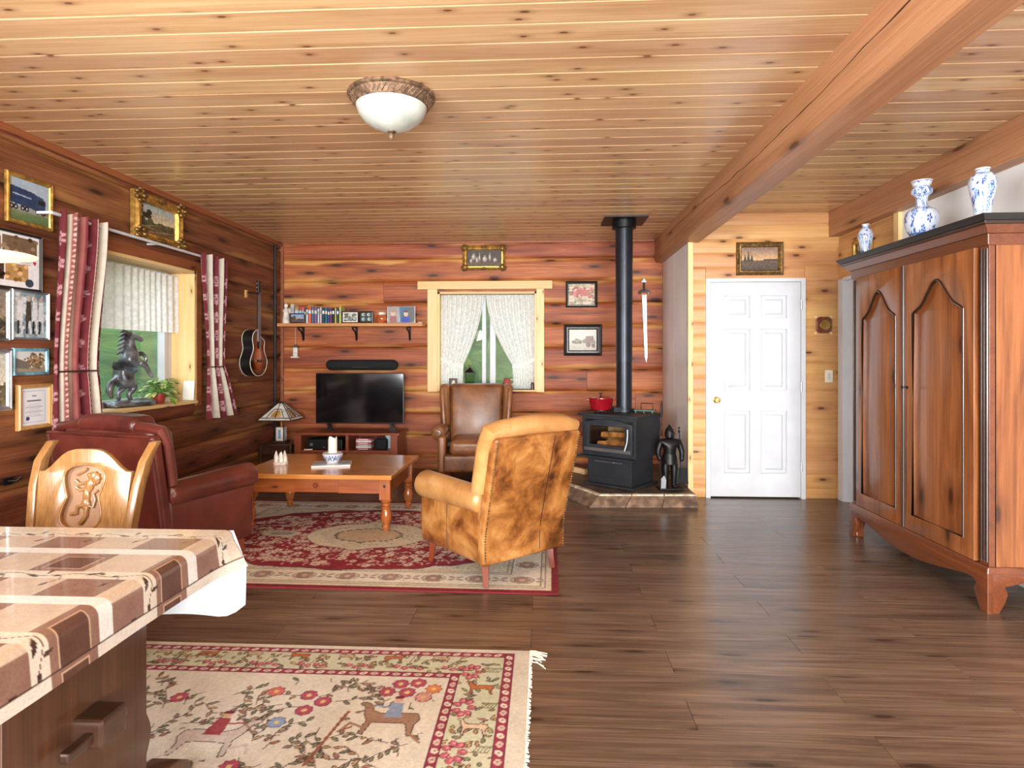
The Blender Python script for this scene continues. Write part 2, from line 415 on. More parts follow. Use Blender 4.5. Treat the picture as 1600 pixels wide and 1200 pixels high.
def lace(name, dens=0.72, scale=26):
    m, nt, b = newmat(name); tc = nt.nodes.new('ShaderNodeTexCoord')
    n = nd(nt, 'ShaderNodeTexVoronoi', {'Vector': tc.outputs['Object'], 'Scale': float(scale)}, feature='SMOOTH_F1')
    n2 = nd(nt, 'ShaderNodeTexNoise', {'Vector': tc.outputs['Object'], 'Scale': scale * 1.6, 'Detail': 3.0})
    k = nd(nt, 'ShaderNodeMapRange', {'Value': math_(nt, 'ADD', math_(nt, 'MULTIPLY', n.outputs['Distance'], 0.6), n2.outputs[0]), 'From Min': 0.5, 'From Max': 1.0, 'To Min': min(1, dens + 0.2), 'To Max': dens - 0.22})
    d = nd(nt, 'ShaderNodeBsdfDiffuse', {'Color': rgba((250, 250, 246))}); t = nd(nt, 'ShaderNodeBsdfTranslucent', {'Color': rgba((250, 250, 248))})
    a = nd(nt, 'ShaderNodeMixShader', {0: 0.3, 1: d.outputs[0], 2: t.outputs[0]})
    tr = nt.nodes.new('ShaderNodeBsdfTransparent')
    mx = nd(nt, 'ShaderNodeMixShader', {0: k.outputs[0], 1: tr.outputs[0], 2: a.outputs[0]})
    nt.links.new(mx.outputs[0], nt.nodes['Material Output'].inputs['Surface']); return m

M = {}
M['ceil'] = wood('ceiling_pine', [(0.3, (178, 134, 94)), (0.48, (208, 168, 124)), (0.62, (224, 190, 146)), (0.75, (236, 208, 168))], 'X', 0.7, 9, 0.36, 0.62, (104, 60, 34), (3.4, 8), 0.24, 0.2, 0.06, 0.42, None, 2, 0.02)
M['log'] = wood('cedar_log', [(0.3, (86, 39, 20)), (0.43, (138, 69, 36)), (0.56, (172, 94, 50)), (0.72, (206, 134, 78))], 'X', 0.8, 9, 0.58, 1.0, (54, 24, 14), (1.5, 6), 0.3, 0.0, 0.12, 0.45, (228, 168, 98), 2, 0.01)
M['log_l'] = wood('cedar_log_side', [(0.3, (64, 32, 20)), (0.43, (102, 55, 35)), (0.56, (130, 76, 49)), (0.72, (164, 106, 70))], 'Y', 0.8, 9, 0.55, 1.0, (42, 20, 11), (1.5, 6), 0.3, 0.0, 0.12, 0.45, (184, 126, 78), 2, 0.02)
M['pine'] = wood('wall_pine', [(0.3, (178, 124, 70)), (0.5, (204, 152, 96)), (0.7, (220, 176, 118))], 'X', 0.8, 7, 0.4, 0.75, (84, 40, 16), (2.2, 6), 0.22, 0.15, 0.08, 0.35, None, 2, 0.02)
M['pine_y'] = wood('wall_pine_side', [(0.3, (178, 124, 70)), (0.5, (204, 152, 96)), (0.7, (220, 176, 118))], 'Y', 0.8, 7, 0.4, 0.75, (84, 40, 16), (2.2, 6), 0.22, 0.15, 0.08, 0.35, None, 2, 0.02)
M['pale'] = wood('pale_pine_trim', [(0.3, (214, 172, 108)), (0.5, (231, 196, 136)), (0.7, (240, 212, 158))], 'Z', 0.8, 9, 0.45, 0.5, (110, 66, 34), (2.5, 7), 0.1, 0, 0.05)
M['pale_x'] = wood('pale_pine_rail', [(0.3, (208, 164, 100)), (0.5, (226, 188, 126)), (0.7, (236, 206, 150))], 'X', 0.8, 9, 0.45, 0.5, (110, 66, 34), (2.5, 7), 0.1, 0, 0.05)
M['pale_y'] = wood('pale_pine_sill', [(0.3, (214, 172, 108)), (0.5, (231, 196, 136)), (0.7, (240, 212, 158))], 'Y', 0.8, 9, 0.45, 0.5, (110, 66, 34), (2.5, 7), 0.1, 0, 0.05)
M['trim_dark'] = wood('stained_trim', [(0.3, (116, 62, 34)), (0.6, (156, 92, 54)), (0.8, (180, 112, 68))], 'Y', 0.7, 12, 0.45, 0.4, (60, 28, 14), (1.5, 6), 0.15)
M['beam'] = wood('beam_fir', [(0.28, (136, 92, 62)), (0.5, (178, 126, 88)), (0.72, (202, 152, 112))], 'Y', 0.5, 13, 0.5, 0.6, (84, 46, 24), (0.9, 5), 0.1, 0.05, 0.4, 0.45)
M['floor'] = wood('dark_plank', [(0.3, (60, 47, 39)), (0.44, (90, 72, 60)), (0.56, (112, 92, 77)), (0.7, (138, 116, 99))], 'X', 0.9, 10, 0.25, 0.75, (44, 33, 27), (1.6, 7), 0.16, 0.0, 0.12, 0.45, None, 2, 0.0, 1.2)
M['armoire'] = wood('armoire_cherry', [(0.3, (78, 40, 20)), (0.45, (128, 74, 38)), (0.6, (156, 96, 54)), (0.75, (182, 124, 76))], 'Z', 0.7, 6, 0.3, 0.8, (60, 28, 12), (1.6, 4), 0.1, 0.35, 0.06, 0.3, None, 2, 0.0, 1.6)
M['armoire_x'] = wood('armoire_rail', [(0.26, (72, 36, 19)), (0.5, (108, 57, 31)), (0.75, (134, 76, 43))], 'X', 0.6, 9, 0.3, 0, (66, 26, 10), (1.4, 4), 0.1, 0.35, 0.06)
M['armoire_dk'] = plain('armoire_dark_bead', (44, 26, 18), 0.35, coat=0.3)
M['armoire_blk'] = plain('armoire_black_top', (30, 28, 28), 0.45)
M['oak'] = wood('golden_oak', [(0.28, (108, 74, 38)), (0.5, (140, 100, 57)), (0.72, (164, 126, 78))], 'Z', 1.0, 16, 0.28, 0, (60, 28, 14), (1, 4), 0.1, 0.4, 0.15, 0.6)
M['oak_recess'] = plain('carving_ground', (150, 112, 82), 0.5, bump=0.4, bscale=260)
M['trestle'] = wood('dark_trestle', [(0.28, (46, 26, 15)), (0.5, (70, 42, 25)), (0.75, (92, 58, 36))], 'Z', 0.7, 10, 0.35, 0, (40, 20, 10), (1, 4), 0.1, 0.35, 0.1)
M['trestle_dk'] = wood('dark_tenon', [(0.28, (36, 21, 14)), (0.5, (52, 32, 22)), (0.75, (70, 45, 32))], 'X', 0.7, 10, 0.28, 0, (40, 20, 10), (1, 4), 0.1, 0.5, 0.1)
M['ct_top'] = wood('honey_table_top', [(0.28, (164, 98, 42)), (0.5, (198, 132, 64)), (0.75, (218, 158, 88))], 'X', 0.8, 9, 0.22, 0.4, (90, 48, 20), (1.5, 5), 0.1, 0.6, 0.04)
M['ct_leg'] = wood('honey_table_leg', [(0.28, (124, 62, 26)), (0.5, (158, 86, 40)), (0.75, (186, 112, 58))], 'Z', 1.2, 9, 0.25, 0.3, (80, 38, 16), (1.5, 5), 0.1, 0.6, 0.04)
M['ct_apron'] = wood('honey_table_apron', [(0.28, (122, 58, 26)), (0.5, (156, 84, 42)), (0.75, (182, 106, 56))], 'X', 1.0, 9, 0.28, 0.4, (80, 38, 16), (1.5, 5), 0.25, 0.5, 0.04)
M['tvst'] = wood('tv_stand_wood', [(0.28, (104, 48, 26)), (0.5, (136, 68, 40)), (0.75, (158, 86, 52))], 'X', 0.8, 9, 0.38, 0, (60, 28, 14), (1, 4), 0.12, 0.2, 0.05)
M['dkwood'] = wood('side_table_wood', [(0.28, (38, 22, 14)), (0.5, (60, 36, 24)), (0.75, (82, 52, 36))], 'Z', 0.8, 9, 0.35, 0, (30, 16, 10), (1, 4), 0.1, 0.3, 0.05)
M['mahog'] = wood('chair_leg_wood', [(0.28, (78, 30, 14)), (0.5, (112, 48, 24)), (0.75, (136, 64, 32))], 'Z', 1, 12, 0.3, 0, (60, 28, 14), (1, 4), 0.05, 0.4, 0.05)
M['shelfw'] = wood('shelf_pine', [(0.28, (164, 104, 56)), (0.5, (196, 136, 80)), (0.75, (214, 160, 104))], 'X', 0.8, 12, 0.5, 0.5, (84, 44, 20), (1.8, 8), 0.1)
M['tan'] = leather('tan_leather', [(0.34, (64, 33, 13)), (0.44, (120, 70, 29)), (0.55, (158, 103, 50)), (0.68, (188, 138, 80))], 0.36, 0.15, 4.6)
M['tan_roll'] = leather('tan_leather_roll', [(0.3, (138, 88, 46)), (0.5, (176, 126, 72)), (0.72, (200, 154, 100))], 0.34, 0.3, 3.0)
M['brown'] = leather('brown_leather', [(0.3, (92, 54, 29)), (0.5, (134, 84, 48)), (0.72, (162, 110, 68))], 0.36, 0.2, 3.2)
M['red'] = leather('oxblood_leather', [(0.3, (70, 28, 23)), (0.5, (96, 41, 33)), (0.72, (120, 57, 46))], 0.32, 0.35, 2.6)
M['stovem'] = plain('stove_steel', (46, 49, 54), 0.5, 0.35, 0.08, 5, bump=0.08, bscale=200)
M['pipe'] = plain('stove_pipe_steel', (42, 46, 54), 0.34, 0.5, 0.08, 4)
M['iron'] = plain('black_iron', (26, 26, 27), 0.42, 0.5, 0.1)
M['blk'] = plain('black_plastic', (20, 20, 22), 0.35)
M['blkfab'] = plain('black_mesh_cloth', (16, 17, 20), 0.85, bump=0.3, bscale=500)
M['screen'] = plain('tv_screen', (10, 11, 14), 0.08, 0, 0.02, coat=1.0)
M['white'] = plain('white_paint', (206, 210, 215), 0.35, 0, 0.012)
M['white_wall'] = plain('white_drywall', (228, 227, 224), 0.8, 0, 0.015, 3, bump=0.1, bscale=120)
M['panelw'] = plain('white_heat_shield', (234, 236, 238), 0.4, 0.0, 0.02, 2)
M['vinyl'] = plain('white_vinyl_frame', (196, 198, 204), 0.35, 0, 0.01)
M['brass'] = plain('brass', (176, 138, 74), 0.3, 0.9, 0.06)
M['steel'] = plain('polished_steel', (160, 163, 168), 0.34, 0.9, 0.05)
M['antique'] = plain('antique_bronze_rim', (122, 98, 78), 0.5, 0.5, 0.22, 30, bump=0.3, bscale=80)
M['alab'] = plain('alabaster_glass', (188, 194, 186), 0.25, 0, 0.045, 7, coat=0.4)
M['gold'] = plain('gilt_frame', (188, 146, 72), 0.36, 0.65, 0.14, 25, bump=0.2, bscale=90)
M['gold_dk'] = plain('aged_gilt', (112, 84, 42), 0.45, 0.5, 0.2, 40, bump=0.4, bscale=120)
M['frame_blk'] = plain('black_frame', (30, 28, 28), 0.3, coat=0.3)
M['frame_silver'] = plain('silver_frame', (178, 184, 188), 0.28, 0.8, 0.08)
M['frame_blue'] = plain('blue_glazed_frame', (110, 158, 176), 0.35, 0.1, 0.2, 14)
M['frame_wood'] = wood('light_wood_frame', [(0.3, (170, 122, 64)), (0.6, (204, 156, 92)), (0.8, (220, 178, 116))], 'Z', 1, 16, 0.4)
M['mat_white'] = plain('white_card', (236, 234, 228), 0.7, 0, 0.01)
M['pot_red'] = plain('red_enamel', (140, 16, 28), 0.16, 0, 0.03, coat=0.8)
M['teal'] = plain('green_enamel', (36, 92, 84), 0.35, 0, 0.1)
M['slate'] = plain('slate_tile', (92, 76, 64), 0.5, 0, 0.2, 7, bump=0.4, bscale=40)
M['stone'] = plain('beige_stone_edge', (204, 190, 166), 0.5, 0, 0.14, 18, bump=0.4, bscale=60)
M['stone_dk'] = plain('brown_stone_apron', (112, 90, 72), 0.5, 0, 0.24, 12, bump=0.4, bscale=50)
M['grout'] = plain('grout', (150, 138, 120), 0.8, 0, 0.06)
M['bronze'] = plain('dark_pewter', (112, 116, 122), 0.36, 0.6, 0.25, 14, bump=0.15, bscale=60)
M['leaf'] = plain('plant_leaf', (106, 148, 62), 0.45, 0, 0.3, 9)
M['leaf_y'] = plain('variegated_leaf', (182, 200, 120), 0.45, 0, 0.2, 12)
M['clay'] = plain('red_clay', (124, 40, 28), 0.5, 0, 0.08)
M['wax'] = plain('candle_wax', (238, 232, 212), 0.5, 0, 0.02)
M['ceramic'] = plain('white_ceramic', (222, 214, 204), 0.4, 0, 0.08, 20)
M['fringe'] = plain('cream_fringe', (226, 216, 200), 0.9, 0, 0.06)
M['backing'] = plain('white_vinyl_backing', (184, 187, 192), 0.6, 0, 0.008)
M['lead'] = plain('lead_came', (30, 28, 28), 0.4, 0.4)
M['sg_white'] = plain('opal_glass', (214, 214, 206), 0.2, 0, 0.06, 14, coat=0.4)
M['sg_amber'] = plain('amber_glass', (196, 150, 84), 0.2, 0, 0.12, 14, coat=0.4)
M['sg_blue'] = plain('blue_art_glass', (120, 150, 190), 0.2, 0, 0.1, 14, coat=0.4)
M['bark'] = plain('split_firewood', (206, 150, 100), 0.8, 0, 0.16, 18, bump=0.4)
M['ash'] = plain('firebrick', (220, 208, 176), 0.8, 0, 0.14, 12)
M['orange'] = plain('orange_glaze', (188, 96, 48), 0.25, 0, 0.12, 16, coat=0.5)
M['print'] = printed('photo_print', 0.45, 0.0)
M['paint'] = printed('oil_paint', 0.5, 0.15, 0.15, 250)
M['rug'] = printed('woven_rug', 0.95, 0.0, 0.5, 380)
M['oilcloth'] = printed('oilcloth_print', 0.26, 0.45, 0.05, 160)
M['drape'] = printed('drape_cloth', 0.85, 0.0, 0.25, 500)
M['delft'] = printed('blue_white_glaze', 0.15, 0.7)
M['burst'] = printed('sunburst_lacquer', 0.12, 1.0)
M['glass'] = glass('window_glass', (250, 252, 252), 0.04)
M['stove_glass'] = glass('stove_glass', (238, 232, 222), 0.06)
M['lace'] = lace('white_lace', 1.0, 30)
M['lace_b'] = lace('white_net_curtain', 0.96, 34)
def foliage(name, stops, scale):
    m, nt, b = newmat(name); vec, r, tc = rndvec(nt)
    n = nd(nt, 'ShaderNodeTexNoise', {'Vector': vec, 'Scale': scale, 'Detail': 12.0, 'Roughness': 0.72, 'Distortion': 0.6})
    nt.links.new(ramp_(nt, n.outputs[0], stops), b.inputs['Base Color']); b.inputs['Roughness'].default_value = 0.9; bump_(nt, b, n.outputs[0], 1.0, 0.4); return m
M['hill'] = foliage('hillside_green', [(0.32, (40, 68, 32)), (0.45, (68, 106, 52)), (0.58, (94, 132, 66)), (0.72, (130, 158, 92))], 0.9)
M['tree'] = foliage('tree_leaves', [(0.34, (34, 62, 26)), (0.46, (68, 112, 44)), (0.58, (96, 144, 62)), (0.7, (138, 172, 88))], 2.4)
M['tree_y'] = foliage('young_leaves', [(0.34, (84, 104, 44)), (0.46, (138, 160, 72)), (0.58, (170, 186, 98)), (0.7, (200, 206, 134))], 3.0)
M['trunk'] = plain('tree_bark', (96, 78, 60), 0.9)
M['deckw'] = plain('weathered_pine_post', (214, 178, 132), 0.6, 0, 0.08)
# ------------------------------------------------------------------ the room
def course_wall(parent, pname, mapf, s0, s1, seams, opens, prof, mat, joints=None, thick=0.05, npf=15, gap=0.0015):
    joints = joints or {}
    for ci, (za, zb) in enumerate(zip(seams, seams[1:])):
        cuts = [s0] + sorted(joints.get(ci, [])) + [s1]
        for a, b in zip(cuts, cuts[1:]):
            segs = [(a, b, za, zb)]
            for (oa, ob, oz0, oz1) in opens:
                new = []
                for (p, q, u, v_) in segs:
                    if q <= oa or p >= ob or v_ <= oz0 or u >= oz1: new.append((p, q, u, v_)); continue
                    if p < oa: new.append((p, oa, u, v_))
                    if q > ob: new.append((ob, q, u, v_))
                    if u < oz0: new.append((max(p, oa), min(q, ob), u, oz0))
                    if v_ > oz1: new.append((max(p, oa), min(q, ob), oz1, v_))
                segs = new
            for (p, q, u, v_) in segs:
                if q - p < 0.012 or v_ - u < 0.012: continue
                mb = MB(); P = []
                for k in range(npf):
                    z = u + (v_ - u) * k / (npf - 1); t = (z - (za + zb) / 2) / ((zb - za) / 2)
                    P.append((prof(t), z))
                P = [(-thick, u)] + P + [(-thick, v_)]
                n = len(P)
                vv = [mapf(p + gap, o_, z) for o_, z in P] + [mapf(q - gap, o_, z) for o_, z in P]
                ff = [tuple(range(n)), tuple(reversed(range(n, 2 * n)))] + [(i, i + n, (i + 1) % n + n, (i + 1) % n) for i in range(n)]
                mb.add(vv, ff); mb.build(pname, mat, parent, ang=50)
def log_prof(t): return 0.0 - 0.026 * abs(t) ** 9 - 0.004 * t * t
def board_prof(t): return 0.0 if abs(t) < 0.93 else -0.007 * (abs(t) - 0.93) / 0.07

WL = (3.98, 5.32, 0.92, 2.10)          # left window opening: y0 y1 z0 z1
WD = (-2.75, 0.55, 0.72, 2.28)         # unseen opening in the left wall, added for light from that side
WB = (-1.254, -0.088, 0.945, 2.095)    # back window opening: x0 x1 z0 z1
# floor with planks
fl = MB().box(LX - 0.3, RX + 0.3, RY - 0.2, BY + 0.2, -0.12, -0.012).build('floor', M['floor'], smooth=False); struct(fl, 'dark brown plank floor')
pw, pl = 0.197, 1.22
row = 0; y = 7.13
while y > 1.35:
    y0 = y - pw; off = (0.55 if row % 2 == 0 else 1.16)
    k0 = math.floor((LX - off) / pl)
    x = off + k0 * pl
    while x < RX:
        a, b = max(x, LX), min(x + pl, RX)
        if b - a > 0.02 and not (y0 > DY + 0.05 and a > AX):
            if y0 > DY - 0.05: b = min(b, AX if y0 > DY else RX)
            MB().box(a + 0.0007, b - 0.0007, y0 + 0.0006, y - 0.0006, -0.012, 0).build('plank', M['floor'], fl, smooth=False, bevel=0.0009, seg=1)
        x += pl
    y = y0; row += 1
MB().box(LX, RX, RY, y, -0.012, 0).build('plank', M['floor'], fl, smooth=False)
# ceiling boards
ce = MB().box(LX - 0.3, RX + 0.3, RY - 0.2, BY + 0.2, CZ + 0.014, CZ + 0.12).build('ceiling', M['ceil'], smooth=False); struct(ce, 'varnished knotty pine board ceiling')
bw = 0.1455; y = BY
def ceil_board(x0, x1, ya, yb):
    pr = [(ya + .0008, CZ + .009), (ya + .009, CZ), (yb - .004, CZ), (yb - .0008, CZ + .004), (yb - .0008, CZ + .016), (ya + .0008, CZ + .016)]
    MB().prism(pr, x0, x1, lambda a, b, d: (d, a, b)).build('ceiling_board', M['ceil'], ce, smooth=False)
while y > 1.2:
    y0 = y - bw
    ceil_board(LX, 1.3, y0, y)
    if y0 < DY: ceil_board(1.46, RX, y0, min(y, DY))
    y = y0
MB().box(LX, RX, RY, y, CZ, CZ + .014).build('ceiling_board', M['ceil'], ce, smooth=False)
# back log wall
wb = MB().box(LX - 0.3, WB[0], BY + 0.05, BY + 0.3, -0.1, CZ + 0.1).box(WB[1], AX + 0.1, BY + 0.05, BY + 0.3, -0.1, CZ + 0.1).box(WB[0], WB[1], BY + 0.05, BY + 0.3, -0.1, WB[2]).box(WB[0], WB[1], BY + 0.05, BY + 0.3, WB[3], CZ + 0.1).build('wall_back', M['log'], smooth=False)
struct(wb, 'red cedar log wall with stove and window')
seamsB = [0.0] + [0.149 + 0.26 * k for k in range(10)] + [CZ]
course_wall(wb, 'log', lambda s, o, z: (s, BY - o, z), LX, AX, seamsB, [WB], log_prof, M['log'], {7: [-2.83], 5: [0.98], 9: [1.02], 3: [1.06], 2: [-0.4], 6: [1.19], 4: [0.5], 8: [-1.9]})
# left log wall
wl = MB()
for a, b, c, d in ((RY - 0.2, WD[0], -0.1, CZ + 0.1), (WD[1], WL[0], -0.1, CZ + 0.1), (WD[0], WD[1], -0.1, WD[2]), (WD[0], WD[1], WD[3], CZ + 0.1), (WL[1], BY + 0.05, -0.1, CZ + 0.1), (WL[0], WL[1], -0.1, WL[2]), (WL[0], WL[1], WL[3], CZ + 0.1)):
    wl.box(LX - 0.3, LX - 0.05, a, b, c, d)
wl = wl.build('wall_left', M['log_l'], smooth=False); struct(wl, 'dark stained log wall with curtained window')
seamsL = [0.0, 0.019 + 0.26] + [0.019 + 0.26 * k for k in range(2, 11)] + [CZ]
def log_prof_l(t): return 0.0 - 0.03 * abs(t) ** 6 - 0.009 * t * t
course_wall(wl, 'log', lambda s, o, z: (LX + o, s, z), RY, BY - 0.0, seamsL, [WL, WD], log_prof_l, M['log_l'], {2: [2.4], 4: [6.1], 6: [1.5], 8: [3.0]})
# door wall of knotty pine boards
DO = (1.53, 2.445, 0.0, 2.065)
wd = MB()
for a, b, c, d in ((AX, DO[0], -0.1, CZ + 0.1), (DO[1], RX + 0.25, -0.1, CZ + 0.1), (DO[0], DO[1], DO[3], CZ + 0.1)): wd.box(a, b, DY + 0.03, DY + 0.14, c, d)
wd = wd.build('wall_front', M['pine'], smooth=False); struct(wd, 'knotty pine board wall around the white door')
seamsD = [0.0] + [0.09 + 0.131 * k for k in range(0, 20)] + [CZ]
course_wall(wd, 'board', lambda s, o, z: (s, DY - o, z), AX + 0.02, RX, seamsD, [DO], board_prof, M['pine'], thick=0.028, npf=7)
# alcove side wall with white heat shield
wa = MB().box(AX, AX + 0.12, DY + 0.03, BY + .05, -0.1, CZ).build('wall_alcove', M['white_wall'], smooth=False); struct(wa, 'white painted side wall of the stove alcove')
MB().box(AX - 0.006, AX, DY + 0.03, 6.49, 0.09, 2.43).build('heat_shield_panel', M['panelw'], wa, smooth=False)
MB().box(AX - 0.006, AX, 6.495, BY - 0.02, 0.09, 2.43).build('heat_shield_panel', M['panelw'], wa, smooth=False)
t1 = MB().box(AX - 0.012, AX + 0.035, DY - 0.014, DY + 0.03, 0, 2.42).build('trim_1', M['pale'], smooth=False, bevel=0.002); struct(t1, 'pine corner trim beside the stove alcove')
# right wall
wr = MB()
for a, b, c, d in ((RY - 0.2, 4.86, -0.1, CZ + 0.1), (4.86, DY + 0.14, 2.05, CZ + 0.1), (5.80, DY + 0.14, -0.1, 2.05)): wr.box(RX, RX + 0.2, a, b, c, d)
wr = wr.build('wall_right', M['white_wall'], smooth=False); struct(wr, 'white drywall behind the armoire with pine boards at its end')
course_wall(wr, 'board', lambda s, o, z: (RX - 0.012 - o, s, z), 4.93, DY - 0.002, [z for z in seamsD if z > 2.0] , [], board_prof, M['pine_y'], thick=0.012, npf=7)
t2 = MB().box(RX - 0.03, RX, 4.86, 4.925, 2.05, 2.46).build('trim_2', M['pale'], smooth=False, bevel=0.002); struct(t2, 'vertical pine trim where boards meet drywall')
# unseen rear wall; its one big window is added as a light source
RW = [(-0.95, 2.65)]; rr = MB(); zA, zB = 0.5, 2.4
rr.box(LX - 0.3, RX + 0.2, RY - 0.2, RY, -0.1, zA).box(LX - 0.3, RX + 0.2, RY - 0.2, RY, zB, CZ + 0.1)
for a, b in ((LX - 0.3, RW[0][0]), (RW[0][1], RX + 0.2)): rr.box(a, b, RY - 0.2, RY, zA, zB)
struct(rr.build('wall_rear', M['white_wall'], smooth=False), 'white wall with one large added window')
for i, (a, b) in enumerate(RW):
    wn = struct(MB().frame(b - a, zB - zA, [(0, 0), (0, .05), (.06, .05), (.06, 0)]).xf(lambda x, yy, z: (x + (a + b) / 2, RY - .1 - yy, z + (zA + zB) / 2)).build('window_%d' % (3 + i), M['vinyl'], smooth=False))  # unseen window, added and sized for the frontal fill light
    MB().box(a + .06, b - .06, RY - .14, RY - .135, zA + .06, zB - .06).build('pane', M['glass'], wn, smooth=False)
wn = struct(MB().frame(WD[1] - WD[0], WD[3] - WD[2], [(0, 0), (0, .05), (.06, .05), (.06, 0)]).xf(lambda x, yy, z: (LX - .15 - yy, x + (WD[0] + WD[1]) / 2, z + (WD[2] + WD[3]) / 2)).build('window_4', M['vinyl'], smooth=False))  # unseen left window, added to go with the side fill light
MB().box(LX - .18, LX - .175, WD[0] + .06, WD[1] - .06, WD[2] + .06, WD[3] - .06).build('pane', M['glass'], wn, smooth=False)
# beams
bm_ = MB(); n = 40
pr = [(1.283, CZ), (1.279, 2.47), (1.289, 2.425), (1.30, 2.418), (1.46, 2.412), (1.478, 2.43), (1.483, CZ)]
V = []; Fq = []
for j in range(n + 1):
    yy = RY + (BY - 0.035 - RY) * j / n
    for k, (x, z) in enumerate(pr):
        d = 0.004 * mnoise.noise(Vector((k * 3.1, yy * 1.7, 0.3))) if 0 < k < 6 else 0
        V.append((x + d, yy, z + d))
L = len(pr)
for j in range(n):
    for k in range(L): Fq.append((j * L + k, j * L + (k + 1) % L, (j + 1) * L + (k + 1) % L, (j + 1) * L + k))
Fq += [tuple(range(L)), tuple(reversed(range(n * L, n * L + L)))]
bm_.add(V, Fq); be = bm_.build('ceiling_beam', M['beam'], ang=30); struct(be, 'big timber ceiling beam with a long drying crack')
ck = MB(); pts = []
for k in range(60):
    t = k / 59; yy = 1.6 + 4.9 * t
    pts.append((1.2815 - 0.001, yy, 2.575 + 0.03 * math.sin(yy * 1.3) + 0.012 * mnoise.noise(Vector((yy * 5, 1, 2)))))
ck.tube(pts, [0.0015 + 0.0045 * abs(mnoise.noise(Vector((k * .31, 4, 1)))) for k in range(60)], 5)
ck.build('drying_crack', M['armoire_dk'], be)
b2 = MB().box(2.665, RX, RY, DY - 0.002, 2.455, CZ).build('ceiling_beam', M['beam'], smooth=False, bevel=0.006); struct(b2, 'timber beam along the white drywall top')
t3 = MB().box(LX + 0.0, LX + 0.022, RY, BY - 0.02, CZ - 0.045, CZ).build('trim_3', M['trim_dark'], smooth=False, bevel=0.003); struct(t3, 'stained strip between log wall and ceiling')
t4 = MB().box(LX + 0.022, 1.28, BY - 0.02, BY + 0.01, CZ - 0.022, CZ).build('trim_4', M['trim_dark'], smooth=False, bevel=0.003); struct(t4, 'thin stained strip above the back log wall')
t5 = MB().box(LX + 0.0, LX + 0.03, BY - 0.03, BY, 0, CZ - 0.045).build('trim_5', M['trim_dark'], smooth=False, bevel=0.003); struct(t5, 'stained strip in the corner of the log walls')

# door_1: white six panel door
me = plate([[(0, 0), (.83, 0), (.83, 2.02), (0, 2.02)]] + [[(a, c), (b, c), (b, d), (a, d)] for a, b in ((.125, .365), (.465, .705)) for c, d in ((.22, .81), (1.0, 1.58), (1.68, 1.895))], 0.036, 0.0015, lambda x, y, z: (x + 1.573, DY + 0.004 + z, y + 0.014))
d1 = struct(obj('door_1', me, M['white']), 'white six panel door with brass knob')
for a, b in ((.125, .365), (.465, .705)):
    for c, d in ((.22, .81), (1.0, 1.58), (1.68, 1.895)):
        p = MB(); wq, hq = b - a, d - c
        rings = [(0, -.016), (.0, -.012), (.014, -.004), (.03, -.0045), (.05, .010)]
        V = []; Fq = []
        for ins, o_ in rings:
            V += [(a + ins, o_, c + ins), (b - ins, o_, c + ins), (b - ins, o_, d - ins), (a + ins, o_, d - ins)]
        for i in range(4):
            for k in range(4): Fq.append((i * 4 + k, i * 4 + (k + 1) % 4, (i + 1) * 4 + (k + 1) % 4, (i + 1) * 4 + k))
        Fq.append((16, 17, 18, 19))
        p.add([(x + 1.573, DY + 0.0 - o_ * 0.9 + 0.0, z + 0.014) for x, o_, z in V], Fq)
        p.build('panel', M['white'], d1, smooth=False)
MB().box(1.59, 2.39, DY + .02, DY + .03, 0.02, 2.02).build('core', M['white'], d1, smooth=False)
kn = MB().lathe([(.0, 0), (.029, .001), (.029, .006), (.012, .012), (.011, .03), (.024, .036), (.028, .05), (.022, .064), (0.0001, .066)], (1.622, DY - .016, .925), 20, (0, -1, 0)).build('door_knob', M['brass'], d1)
fr = MB().box(1.528, 1.570, DY - .022, DY + .1, 0, 2.07).box(2.406, 2.447, DY - .022, DY + .1, 0, 2.07).box(1.570, 2.406, DY - .022, DY + .1, 2.037, 2.07).build('door_frame', M['white'], d1, smooth=False)
for z in (.3, 1.05, 1.82): MB().cyl((2.406, DY - .024, z - .045), (2.406, DY - .024, z + .045), .008, n=8).build('hinge', M['steel'], d1)
MB().box(1.573, 2.403, DY + .06, DY + .13, -.005, 2.037).build('threshold_panel', M['iron'], d1, smooth=False)
# door_2: white door and casing in the right wall, half behind the armoire
d2 = struct(MB().box(RX + .01, RX + .05, 4.93, 5.735, .012, 2.03).build('door_2', M['white'], smooth=False), 'white door half hidden by the armoire')
MB().box(RX - .03, RX + .06, 5.735, 5.83, 0, 2.05).box(RX - .03, RX + .06, 4.86, 4.93, 0, 2.05).box(RX - .03, RX + .06, 4.93, 5.735, 2.03, 2.06).build('door_frame', M['white'], d2, smooth=False, bevel=.003)

# window_1 in the left wall
GX = LX - 0.235
w1 = struct(MB().box(LX - .25, LX + .012, WL[1] - .025, WL[1], WL[2], WL[3]).build('window_1', M['pale'], smooth=False), 'side window in deep pine reveal')
MB().box(LX - .25, LX + .012, WL[0], WL[0] + .025, WL[2], WL[3]).build('jamb', M['pale'], w1, smooth=False)
MB().box(LX - .25, LX + .012, WL[0], WL[1], WL[3] - .025, WL[3]).build('head_jamb', M['pale_y'], w1, smooth=False)
MB().box(LX - .25, LX + .03, WL[0], WL[1], WL[2] - .005, WL[2] + .022).build('window_sill', M['pale_y'], w1, smooth=False, bevel=.004)
MB().box(LX - .012, LX + .016, WL[1], WL[1] + .085, WL[2] - .03, WL[3] + .085).build('casing', M['trim_dark'], w1, smooth=False, bevel=.003)
MB().box(LX - .012, LX + .016, WL[0] - .085, WL[0], WL[2] - .03, WL[3] + .085).build('casing', M['trim_dark'], w1, smooth=False, bevel=.003)
MB().box(LX - .012, LX + .017, WL[0], WL[1], WL[3], WL[3] + .085).build('casing', M['trim_dark'], w1, smooth=False, bevel=.003)
